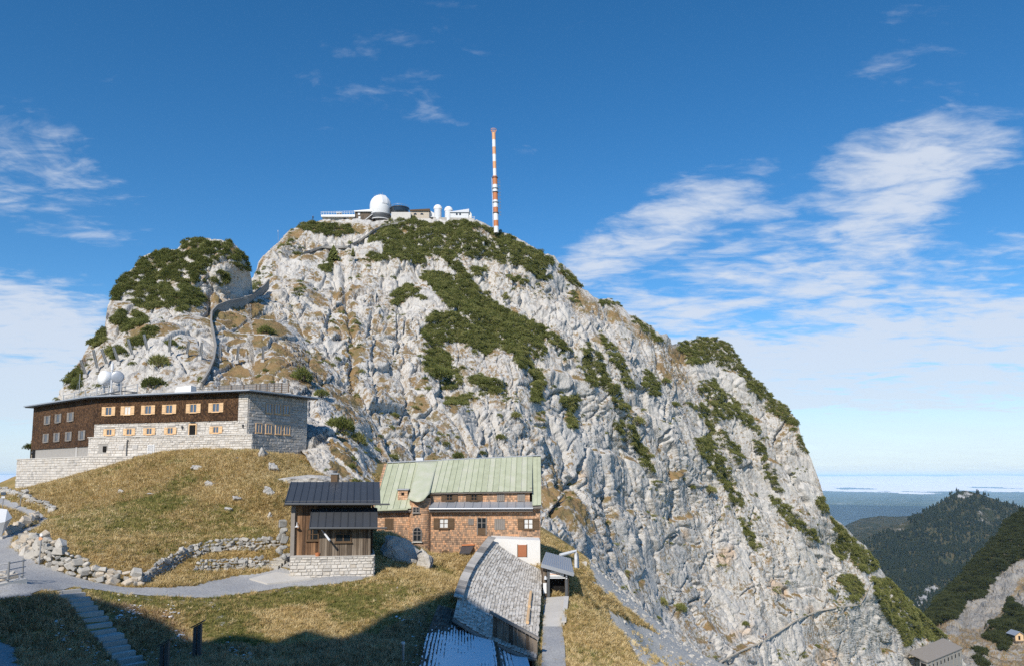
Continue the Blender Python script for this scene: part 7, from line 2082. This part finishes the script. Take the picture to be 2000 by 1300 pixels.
# striped mast
ms = empty('radio_mast', tuple(P(969, 452, 257)), 0, 'tall orange and white striped radio mast on the summit', 'mast')
bands = [(110, 190, 1), (190, 270, 0), (270, 350, 1), (350, 430, 0), (430, 508, 1), (508, 592, 0), (592, 685, 2), (685, 770, 0), (770, 855, 2), (855, 935, 0), (935, 1005, 2), (1005, 1080, 0), (1080, 1145, 2), (1145, 1215, 0)]
def mp(y):      # row in the mast close-up -> point on its axis
    v_ = 240 + y / 5.65; return P(964.2 + 5.2 * (v_ - 258) / 197.0, v_, 257.0)
for y0, y1, k in bands:
    rad = (3.6 if y0 < 590 else 4.9) / F * 257
    m_ = MB(); m_.tube([mp(y1), mp(y0)], [rad, rad * .99], 16); m_.build('mast_section', ['white_paint', 'pale_orange_paint', 'orange_paint'][k], ms)
m_ = MB(); a, b = mp(112), mp(76)
for k in range(10):
    an = 2 * math.pi * k / 10; o1 = Vector((math.cos(an), math.sin(an), 0)); m_.bar(a + o1 * .6, b + o1 * 1.05, .07)
m_.lathe([(1.08, b.z - .08), (1.08, b.z + .08)], 20, (b.x, b.y, 0)); m_.lathe([(.9, (a.z + b.z) / 2), (.9, (a.z + b.z) / 2 + .1)], 20, (b.x, b.y, 0)); m_.build('crown_cage', 'pale_orange_paint', ms)
for k, y in enumerate((640, 665, 700, 735, 775, 805, 845, 880, 915, 945, 990, 1020)):
    p = mp(y); m_ = MB(); m_.bar(p + Vector((.8, 0, 0)), p + Vector((1.75, -.2, .05)), .09); m_.bar(p + Vector((1.7, -.2, -.35)), p + Vector((1.7, -.2, .35)), .12); m_.build('aerial_arm', 'dark_steel', ms)
m_ = MB(); m_.bar(mp(1150) + Vector((-1.05, -.2, 0)), mp(610) + Vector((-1.05, -.2, 0)), .14)
for y in range(610, 1150, 28):
    m_.bar(mp(y) + Vector((-1.05, -.2, 0)), mp(y) + Vector((-.6, 0, 0)), .07)
m_.build('ladder', 'off_white', ms)
for y in (610, 730, 770, 885, 1000): 
    p = mp(y); m_ = MB(); m_.lathe([(.95, p.z), (1.08, p.z), (1.08, p.z + .18), (.95, p.z + .18)], 16, (p.x, p.y, 0)); m_.build('platform_ring', 'dark_steel', ms)
mb_ = empty('mast_huts', tuple(P(965, 452, 254)), 0, 'low equipment hut at the foot of the mast', 'hut')
sblock(mb_, 'wall', 951, 962, 447, 458, 'off_white', 3, 264, 444); sblock(mb_, 'roof', 950, 963, 445.8, 447.4, 'zinc', 3.4, 263.7, 442.8)
for u_, v_, lab in ((976, 455, 'equipment box on the ridge right of the mast, nearest to it'), (984, 458, 'middle one of three equipment boxes on the ridge below the mast'), (993, 463, 'equipment box on the ridge right of the mast, farthest from it')):
    t = empty('equipment_box', tuple(P(u_, v_ + 4, 256)), 0, lab, 'box', 'equipment boxes right of the mast')
    sblock(t, 'cabinet', u_ - 3, u_ + 3, v_ - 1.5, v_ + 5, 'off_white', 1.4, 265); sblock(t, 'lid', u_ - 3.5, u_ + 3.5, v_ - 2.4, v_ - 1.4, 'steel', 1.6, 264.9)
pl_ = P(544, 478, 236)
t = empty('summit_pole', tuple(pl_), 0, 'thin pole on the left skyline of the summit', 'pole'); m_ = MB(); m_.tube([pl_ + Vector((0, 0, -1)), P(543, 451, 236)], .05, 5); m_.build('pole', 'steel', t); m_ = MB(); m_.tube([P(543, 453, 236), P(543, 450, 236)], .1, 6); m_.build('tip', 'steel', t)

# ------------------------------------------------------------------ paths on the rock
def ledge(name, pixline, which, wid, hgt, mat, label=None, cat=None, kind=None, rail=False, n=60, posts=0):
    pl = []
    tot = np.r_[0, np.cumsum([math.hypot(b[0] - a[0], b[1] - a[1]) for a, b in zip(pixline, pixline[1:])])]
    us = np.interp(np.linspace(0, tot[-1], n), tot, [q[0] for q in pixline]); vs = np.interp(np.linspace(0, tot[-1], n), tot, [q[1] for q in pixline])
    ds = np.array([face_hit(u, v, which).y for u, v in zip(us, vs)])
    k = 7; ds = np.convolve(np.pad(ds, k // 2, mode='edge'), np.ones(k) / k, 'valid') - 0.4
    pts = [P(u, v, d) for u, v, d in zip(us, vs, ds)]
    m = MB()
    for i in range(n):
        p = pts[i]; tow = Vector((-p.x, -p.y, 0)).normalized()
        for q, z in ((tow * wid * .5, -hgt), (tow * wid * .5, 0), (-tow * (wid * .5 + .6), 0.0), (-tow * (wid * .5 + .6), -hgt)):
            m.v.append(tuple(p + q + Vector((0, 0, z + (rnd.uniform(-.06, .06) if z == 0 else 0)))))
    for i in range(n - 1):
        for j in range(4):
            a = i * 4 + j; b = i * 4 + (j + 1) % 4; m.f.append((a, b, b + 4, a + 4))
    m.f.append((3, 2, 1, 0)); m.f.append(tuple((n - 1) * 4 + j for j in range(4)))
    if kind:
        o = tag(m.build(name, mat), kind=kind); return o
    t = empty(name, tuple(pts[n // 2]), 0, label, cat)
    m.build('wall_body', mat, t)
    if rail:
        m = MB()
        for a, b in zip(pts, pts[1:]):
            ta = Vector((-a.x, -a.y, 0)).normalized() * wid * .5; tb = Vector((-b.x, -b.y, 0)).normalized() * wid * .5
            m.bar(a + ta + Vector((0, 0, .95)), b + tb + Vector((0, 0, .95)), .06)
        for i in range(0, n, 3):
            tt = Vector((-pts[i].x, -pts[i].y, 0)).normalized() * wid * .5; m.bar(pts[i] + tt, pts[i] + tt + Vector((0, 0, .97)), .06)
        m.build('handrail', 'dark_steel', t)
    else:
        m = MB()
        for i, (a, b) in enumerate(zip(pts, pts[1:])):
            ta = Vector((-a.x, -a.y, 0)).normalized() * wid * .42; tb = Vector((-b.x, -b.y, 0)).normalized() * wid * .42
            m.bar(a + ta + Vector((0, 0, .2)), b + tb + Vector((0, 0, .2)), .35, .5)
        m.build('parapet', mat, t)
    return t
ledge('walled_path', [(395, 750), (408, 727), (417, 705), (421, 680), (417, 655), (412, 630), (413, 612), (424, 600), (445, 592), (470, 587), (492, 580), (505, 570), (516, 560), (526, 549)], 'b', 1.1, 1.8, 'path_stone', 'stone walled path winding up the gully behind the hotel', 'path wall', n=90)
ledge('summit_path', [(588, 495), (610, 488), (628, 481), (650, 482), (680, 481), (700, 470), (715, 460), (730, 449), (745, 442), (765, 437), (790, 432)], 'a', 1.2, 0.7, 'path_stone', 'railed path crossing the summit face below the terrace', 'path wall', rail=True, n=70)
ledge('trail', [(1405, 1292), (1430, 1278), (1450, 1268), (1475, 1258), (1500, 1245), (1520, 1232), (1540, 1219), (1560, 1207), (1580, 1198), (1600, 1190), (1640, 1183), (1680, 1179)], 'a', .75, .4, 'stone_warm', kind='structure', n=80)
ledge('trail', [(1680, 1179), (1692, 1160), (1700, 1140), (1712, 1125)], 'a', .8, .4, 'stone_warm', kind='structure', n=24)
# snow-fence posts on the slope behind the hotel
PST = [((222, 970), (260, 1080), 'leftmost leaning steel post above the hotel roof'), ((315, 895), (348, 1035), 'second leaning steel post from the left above the hotel'), ((378, 890), (420, 1003), 'third leaning steel post from the left above the hotel'), ((468, 875), (507, 985), 'fourth leaning steel post, just above the white drum antenna'), ((577, 815), (612, 935), 'fifth leaning steel post from the left on the crag foot'), ((697, 780), (724, 900), 'sixth leaning steel post, left of the round dwarf pine'), ((895, 790), (888, 915), 'upright steel post right of the round dwarf pine'), ((1035, 830), (1018, 930), 'second steel post left of the walled path'),
       ((1132, 840), (1120, 945), 'steel post just left of the walled path'), ((1272, 850), (1265, 962), 'steel post just right of the walled path'), ((1408, 868), (1395, 975), 'second steel post right of the walled path'), ((1593, 870), (1590, 970), 'rightmost steel post, alone among the rocks')]
for (a, b, lab) in PST:
    ua, va = 100 + a[0] / 3.846, 450 + a[1] / 3.846; ub, vb = 100 + b[0] / 3.846, 450 + b[1] / 3.846
    base = face_hit(ub, vb, 'b'); d = base.y - .3
    t = empty('fence_post', tuple(base), 0, lab, 'post', 'avalanche fence posts behind the hotel')
    tp = P(ua, va, d - .8); bs2 = P(ub, vb + 1, d)
    m_ = MB(); dv = (tp - bs2).normalized(); sd_ = dv.cross(Vector((0, 1, 0))).normalized() * .13
    m_.bar(bs2 - sd_, tp - sd_, .10, .26, (0, 1, 0)); m_.bar(bs2 + sd_, tp + sd_, .10, .26, (0, 1, 0)); m_.bar(bs2, tp, .18, .08, (0, 1, 0)); m_.build('beam', 'steel', t)
    m_ = MB(); m_.box(bs2.x - .3, bs2.x + .3, bs2.y - .3, bs2.y + .3, bs2.z - .5, bs2.z + .1); m_.build('footing', 'concrete', t)

# ------------------------------------------------------------------ right background: railway gallery, far hut
rg = empty('railway_gallery', tuple(P(1840, 1290, 332)), 0, 'grey concrete railway gallery with a row of small windows', 'building')
ga_, gb_ = P(1812, 1312, 326), P(1879, 1282, 338); gwl = Wall((ga_.x, ga_.y), (gb_.x, gb_.y))
za_, zb2 = P(1812, 1292, 326).z, P(1879, 1264, 338).z
m_ = MB(); m_.hexa([gwl.at(0, za_ - 8, 0), gwl.at(gwl.len, zb2 - 8, 0), gwl.at(gwl.len, zb2 - 8, -.6), gwl.at(0, za_ - 8, -.6), gwl.at(0, za_, 0), gwl.at(gwl.len, zb2, 0), gwl.at(gwl.len, zb2, -.6), gwl.at(0, za_, -.6)]); m_.build('wall', 'path_stone', rg)
m_ = MB(); m_.slab([gwl.at(-.5, za_ + .1, .6), gwl.at(gwl.len + .3, zb2 + .1, .6), gwl.at(gwl.len + .3, zb2 + 2.6, -8), gwl.at(-.5, za_ + 2.4, -8)], .4); m_.build('roof', 'grey_wood', rg)
for k in range(9):
    s_ = gwl.len * (k + .6) / 9.4; zt = za_ + (zb2 - za_) * s_ / gwl.len
    m_ = MB(); gwl.block(m_, s_ - .3, s_ + .3, zt - 3.0, zt - 1.6, 0, .08); m_.build('window', 'dark', rg)
    m_ = MB(); gwl.block(m_, s_ + .75, s_ + 1.0, zt - 6, zt - .2, 0, .3); m_.build('buttress', 'path_stone', rg)
we = Wall((P(1797, 1300, 330).x, 330), (ga_.x, ga_.y)); m_ = MB(); we.block(m_, 0, we.len, za_ - 8, za_ + .6, -.3, 0); m_.build('end_wall', 'concrete', rg); m_ = MB(); we.block(m_, .6, we.len - .5, za_ - 8, za_ - 1.0, 0, .1); m_.build('portal', 'dark', rg)
fh = empty('far_hut', tuple(P(1978, 1240, 470)), 0, 'small grey roofed wooden hut far below on the right', 'hut')
fa, fb = P(1969, 1236, 470), P(1983, 1243, 464); fwv = Wall((fa.x, fa.y), (fb.x, fb.y)); fz = fa.z
m_ = MB(); fwv.block(m_, 0, fwv.len, fz - 4, fz + .3, -5, 0); m_.build('wall', 'planks_grey', fh)
m_ = MB(); m_.slab([fwv.at(-.8, fz + .2, .9), fwv.at(fwv.len + .8, fz + .2, .9), fwv.at(fwv.len + .8, fz + 2.4, -2.5), fwv.at(-.8, fz + 2.4, -2.5)], .2); m_.slab([fwv.at(-.8, fz + 2.4, -2.5), fwv.at(fwv.len + .8, fz + 2.4, -2.5), fwv.at(fwv.len + .8, fz + .2, -5.9), fwv.at(-.8, fz + .2, -5.9)], .2); m_.build('roof', 'zinc', fh)
fe = Wall((fb.x, fb.y), tuple(fwv.at(fwv.len, 0, -5))[:2]); m_ = MB(); m_.slab([fe.at(0, fz - 3, .05), fe.at(fe.len, fz - 3, .05), fe.at(fe.len, fz + .2, .05), fe.at(fe.len / 2, fz + 2.2, .05), fe.at(0, fz + .2, .05)], .1); m_.build('gable', 'new_wood', fh); m_ = MB(); fe.block(m_, 1.8, 3.0, fz - 2.5, fz - .2, .05, .1); m_.build('door', 'dark', fh)

# ------------------------------------------------------------------ left edge: railing, signs, sculpture
def at_ground(u, v, up=0.0):
    p = ground_hit(u, v); p.z = float(gz_at(p.x, p.y)) + up; return p
kb = empty('path_railing', tuple(at_ground(20, 1138)), 0, 'grey steel railing on a concrete kerb at the left edge', 'railing')
a, b = at_ground(-40, 1155), at_ground(46, 1136)
m_ = MB(); m_.bar(a + Vector((0, 0, .1)), b + Vector((0, 0, .1)), .7, .35); m_.build('kerb', 'concrete_light', kb)
rp_ = [at_ground(-18, 1144), at_ground(15, 1139), at_ground(43, 1132)]
for p in rp_:
    m_ = MB(); m_.bar(p, p + Vector((0, 0, 1.25)), .08); m_.bar(p + Vector((-.08, -.08, .27)), p + Vector((.08, .08, .27)), .16, .04); m_.build('post', 'steel', kb)
for z_ in (1.15, .8, .45):
    m_ = MB(); m_.tube([rp_[0] + Vector((-1.2, -.3, z_)), rp_[0] + Vector((0, 0, z_)), rp_[1] + Vector((0, 0, z_)), rp_[2] + Vector((.15, 0, z_))], .03, 6); m_.build('rail', 'steel', kb)
rk = empty('stone_heap', tuple(at_ground(8, 1128)), 0, 'heap of pale stones behind the railing at the left edge', 'stones')
for k in range(14):
    p = at_ground(-10 + rnd.uniform(0, 38), 1122 + rnd.uniform(0, 12)); lay(rk, (p.x, p.y, p.z + .12), rnd.uniform(.2, .4), rnd.uniform(.2, .35), rnd.uniform(.15, .3), wall_stones[rnd.choice(['stone', 'stone_warm'])][k % 8])
# faceted sculpture
p0 = at_ground(4, 1050); sc_ = empty('faceted_sculpture', tuple(p0), 0, 'pale grey faceted metal sculpture standing on a point at the left edge', 'sculpture')
vts = [P(4, 1046, p0.y), P(-8, 1048, p0.y - .2), P(2, 1042, p0.y + .3)]
ring = [(-22, 1010, -.3), (-12, 1022, -.75), (10, 1018, -.7), (24, 1010, 0.0), (14, 1000, .5), (-12, 1000, .5)]
rv = [P(u, v, p0.y + d) for u, v, d in ring]; apex = P(14, 993.5, p0.y + .05); apex2 = P(-6, 991, p0.y + .1)
def fac(name, tris):
    m = MB()
    for t in tris: m.quad(*t)
    return m.build(name, 'zinc_pale', sc_)
plain('zinc_pale', (0.60, 0.62, 0.64), .08, .5, 1.5, metal=.1)
foot_ = P(2, 1048, p0.y)
fac('lower_facets', [(foot_, rv[(k + 1) % 6], rv[k]) for k in range(6)]); fac('upper_facets', [(rv[0], rv[1], apex2), (rv[1], apex, apex2), (rv[1], rv[2], apex), (rv[2], rv[3], apex), (rv[3], rv[4], apex), (rv[4], rv[5], apex2), (rv[4], apex2, apex), (rv[5], rv[0], apex2)])
m_ = MB(); m_.box(foot_.x - .3, foot_.x + .3, foot_.y - .3, foot_.y + .3, foot_.z - .5, foot_.z + .05); m_.build('footing', 'concrete', sc_)
def sign_post(name, label, u, v, h, plates, rad=.04):
    p = at_ground(u, v); t = empty(name, tuple(p), 0, label, 'sign')
    m = MB(); m.tube([p + Vector((0, 0, -.2)), p + Vector((.06, 0, h))], rad, 8); m.build('post', 'steel', t)
    for z_, w_, hh, mat, kind in plates:
        m = MB(); q = p + Vector((.05, -.06, z_))
        if kind == 'arrow': m.slab([q + Vector((-w_ / 2, 0, -hh / 2)), q + Vector((w_ / 2 - .12, 0, -hh / 2)), q + Vector((w_ / 2, 0, 0)), q + Vector((w_ / 2 - .12, 0, hh / 2)), q + Vector((-w_ / 2, 0, hh / 2))], .03)
        elif kind == 'disc': m.slab([q + Vector((w_ / 2 * math.cos(a), 0, w_ / 2 * math.sin(a))) for a in [2 * math.pi * k / 14 for k in range(14)]], .03)
        else: m.slab([q + Vector((-w_ / 2, 0, -hh / 2)), q + Vector((w_ / 2, 0, -hh / 2)), q + Vector((w_ / 2, 0, hh / 2)), q + Vector((-w_ / 2, 0, hh / 2))], .03)
        m.build('plate', mat, t)
    return t
sign_post('trail_sign', 'trail sign with white disc and orange arrow before the boulder wall', 76, 1102, 2.0, [(1.92, .2, .2, 'white_paint', 'disc'), (1.68, .26, .2, 'pale_orange_paint', 'arrow')])
sign_post('path_sign', 'small sign with a blue plate at the far left path', 4, 998, 1.9, [(1.75, .5, .3, 'glass_sky', 'box'), (1.4, .36, .2, 'off_white', 'box')])
sign_post('path_marker', 'short marker post with a dark box on the upper path', 39, 987, 1.0, [(.9, .12, .2, 'dark_steel', 'box')], .05)
# dark timber sign posts in the shade
for u_, v_, h_, lab in ((384, 1285, 1.75, 'dark sloping topped timber post in the shaded grass'), (320, 1312, 1.5, 'shorter dark timber post at the bottom edge')):
    p = at_ground(u_, v_); t = empty('timber_post', tuple(p), 0, lab, 'post')
    m_ = MB()
    for dx in (-.11, .11):
        m_.hexa([p + Vector((dx - .08, -.1, -.3)), p + Vector((dx + .08, -.1, -.3)), p + Vector((dx + .08, .1, -.3)), p + Vector((dx - .08, .1, -.3)), p + Vector((dx - .08, -.1, h_ - .15 + dx * .5)), p + Vector((dx + .08, -.1, h_ - .05 + dx * .5)), p + Vector((dx + .08, .1, h_ - .05 + dx * .5)), p + Vector((dx - .08, .1, h_ - .15 + dx * .5))])
    m_.build('timbers', 'dark_steel', t)
    m_ = MB(); m_.bar(p + Vector((-.3, 0, h_ - .2)), p + Vector((.3, 0, h_ + .12)), .3, .05); m_.build('cap', 'dark_metal_roof', t)
p = at_ground(788, 1302); t = empty('steel_post', tuple(p), 0, 'thin steel post with a white cap left of the snowy roof', 'post')
m_ = MB(); m_.tube([p + Vector((0, 0, -.3)), p + Vector((-.03, 0, 1.05))], .06, 8); m_.build('post', 'steel', t); m_ = MB(); m_.tube([p + Vector((-.03, 0, 1.05)), p + Vector((-.03, 0, 1.15))], .09, 8); m_.build('cap', 'off_white', t)

# pale concrete slab in the path before the hut
q = [ground_hit(u, v) for u, v in ((487, 1131), (522, 1141), (560, 1137), (612, 1131), (575, 1124), (540, 1118))]
m_ = MB(); m_.slab([Vector((c.x, c.y, float(g_rbf(np.array([c.x]), np.array([c.y]))[0]) + .10)) for c in q], .3); tag(m_.build('concrete_pad', 'concrete_light'), kind='structure')

# ------------------------------------------------------------------ hikers
def person(label, u, v, which, shirt, trousers, pack, turn, stride=.25, d=None):
    p = face_hit(u, v, which) if d is None else P(u, v, d)
    t = empty('person', tuple(p), turn, label, 'person', 'hikers on the cliff trail' if which == 'a' else None)
    J = {'pel': (0, 0, .95), 'spi': (0, .02, 1.15), 'che': (0, .0, 1.35), 'nec': (0, -.02, 1.5), 'hea': (0, -.04, 1.62), 'top': (0, -.04, 1.75), 'lk': (.10, -stride * .6, .52), 'la': (.10, -stride * .7, .08), 'lt': (.10, -stride * .7 - .16, .03), 'rk': (-.10, stride * .1, .52), 'ra': (-.10, stride, .10), 'rt': (-.10, stride - .14, .03), 'lh': (.1, 0, .9), 'rh': (-.1, 0, .9),
         'ls': (.19, 0, 1.42), 'le': (.25, .10, 1.15), 'lw': (.24, -.10, .95), 'rs': (-.19, 0, 1.42), 're': (-.25, -.04, 1.15), 'rw': (-.23, -.24, 1.0)}
    E = [('pel', 'spi'), ('spi', 'che'), ('che', 'nec'), ('nec', 'hea'), ('hea', 'top'), ('pel', 'lh'), ('lh', 'lk'), ('lk', 'la'), ('la', 'lt'), ('pel', 'rh'), ('rh', 'rk'), ('rk', 'ra'), ('ra', 'rt'), ('che', 'ls'), ('ls', 'le'), ('le', 'lw'), ('che', 'rs'), ('rs', 're'), ('re', 'rw')]
    Rr = {'pel': .15, 'spi': .14, 'che': .16, 'nec': .06, 'hea': .105, 'top': .07, 'lk': .065, 'rk': .065, 'la': .045, 'ra': .045, 'lt': .04, 'rt': .04, 'lh': .095, 'rh': .095, 'ls': .07, 'rs': .07, 'le': .05, 're': .05, 'lw': .035, 'rw': .035}
    names = list(J); me = bpy.data.meshes.new('body'); me.from_pydata([J[k] for k in names], [(names.index(a), names.index(b)) for a, b in E], [])
    o = put('body', me, t)
    sk = o.modifiers.new('skin', 'SKIN')
    for i, k in enumerate(names):
        sv = me.skin_vertices[0].data[i]; sv.radius = (Rr[k], Rr[k]); sv.use_root = (k == 'pel')
    sub = o.modifiers.new('sub', 'SUBSURF'); sub.levels = 1; sub.render_levels = 2
    m, g, bs = new_mat('clothes_%s' % label[:6])
    zc_ = g.add('ShaderNodeSeparateXYZ', {0: (g.add('ShaderNodeTexCoord'), 'Object')}).outputs['Z']
    col = g.ramp(g.math('DIVIDE', zc_, 1.8), [(0.0, (.03, .025, .02)), (.06, trousers), (.53, shirt), (.845, (.50, .30, .22)), (.955, (.07, .045, .03))], 'CONSTANT'); g.set(bs, 'Base Color', col)
    me.materials.append(m)
    if pack:
        bp = MB(); bp.hexa([(-.15, .12, 1.0), (.15, .12, 1.0), (.13, .32, 1.02), (-.13, .32, 1.02), (-.13, .12, 1.46), (.13, .12, 1.46), (.1, .28, 1.42), (-.1, .28, 1.42)]); put('rucksack', bp.mesh('rucksack', MAT[pack]), t)
    return t
person('hiker in dark jacket with a blue rucksack on the cliff trail', 1491, 1249, 'a', (.05, .05, .06), (.10, .10, .12), 'blue_cloth', 1.9, d=face_hit(1491, 1249, 'a').y - .9)
person('second hiker in orange jacket just behind on the cliff trail', 1496, 1246, 'a', (.45, .18, .06), (.06, .06, .08), 'dark_cloth', 1.7, d=face_hit(1496, 1246, 'a').y - .9)
person('person in dark clothes standing left of the summit terrace', 611, 431, 's', (.05, .05, .05), (.04, .04, .06), None, 0.4, .05, DS - 1)

# ------------------------------------------------------------------ unseen ridge added behind the viewpoint, shaped to cast the foreground shadow
EDGE = [(-140, 1163), (-60, 1164), (0, 1166), (60, 1161), (100, 1157), (150, 1163), (190, 1168), (230, 1180), (270, 1195), (310, 1210), (340, 1222), (375, 1250), (400, 1255), (440, 1242), (480, 1240), (510, 1245), (548, 1256), (575, 1243), (590, 1234), (612, 1232), (640, 1240), (680, 1250), (700, 1247), (725, 1225), (760, 1197), (800, 1190), (830, 1172), (870, 1163), (892, 1152)]
crest = []
S_ = np.array(TO_SUN)
ed = [np.array(ground_hit(u, v)) for u, v in EDGE] + [np.array(P(u, v, d)) for u, v, d in ((905, 1158, 51.6), (935, 1176, 50.5), (965, 1192, 50), (1000, 1218, 48.5), (1030, 1248, 47.0), (1050, 1278, 45.0))]
for k, e in enumerate(ed):
    tt = (e[0] + 0.78 * e[1]) / (0.78 * -S_[1] - S_[0]) * 1.0 + 48.0       # far enough out to stand clear of the view
    crest.append(e + S_ * max(tt, 10.0))
crest = np.array(crest)
cd_ = np.gradient(crest[:, :2], axis=0); cd_ /= np.linalg.norm(cd_, axis=1, keepdims=True)
outn = -np.array([[S_[0], S_[1]]]) / np.linalg.norm(S_[:2])      # towards the view
first, last = crest[0].copy(), crest[-1].copy()
ext0 = first + np.array([-30, 18, -8.0]); ext1 = last + np.array([6, -9, -10.0])
crest = np.concatenate([[ext0], crest, [ext1]])
rowsx = []
for off, dz in ((-26, -30), (-16, -14), (-9, -5.5), (-4, -1.8), (-1.2, -.3), (0, 0), (.8, -.6), (2.0, -4), (3.2, -10), (4.5, -18), (6, -32)):
    r = crest.copy(); r[:, :2] += outn * off; r[:, 2] += dz; rowsx.append(r)
rx = np.array(rowsx)
me = grid_mesh('shadow_ridge', rx); set_attr(me, 'grass', np.full(rx.shape[0] * rx.shape[1], .3)); set_attr(me, 'stain', np.zeros(rx.shape[0] * rx.shape[1])); me.materials.append(MAT['rock'])
tag(put('shadow_ridge', me), kind='structure')
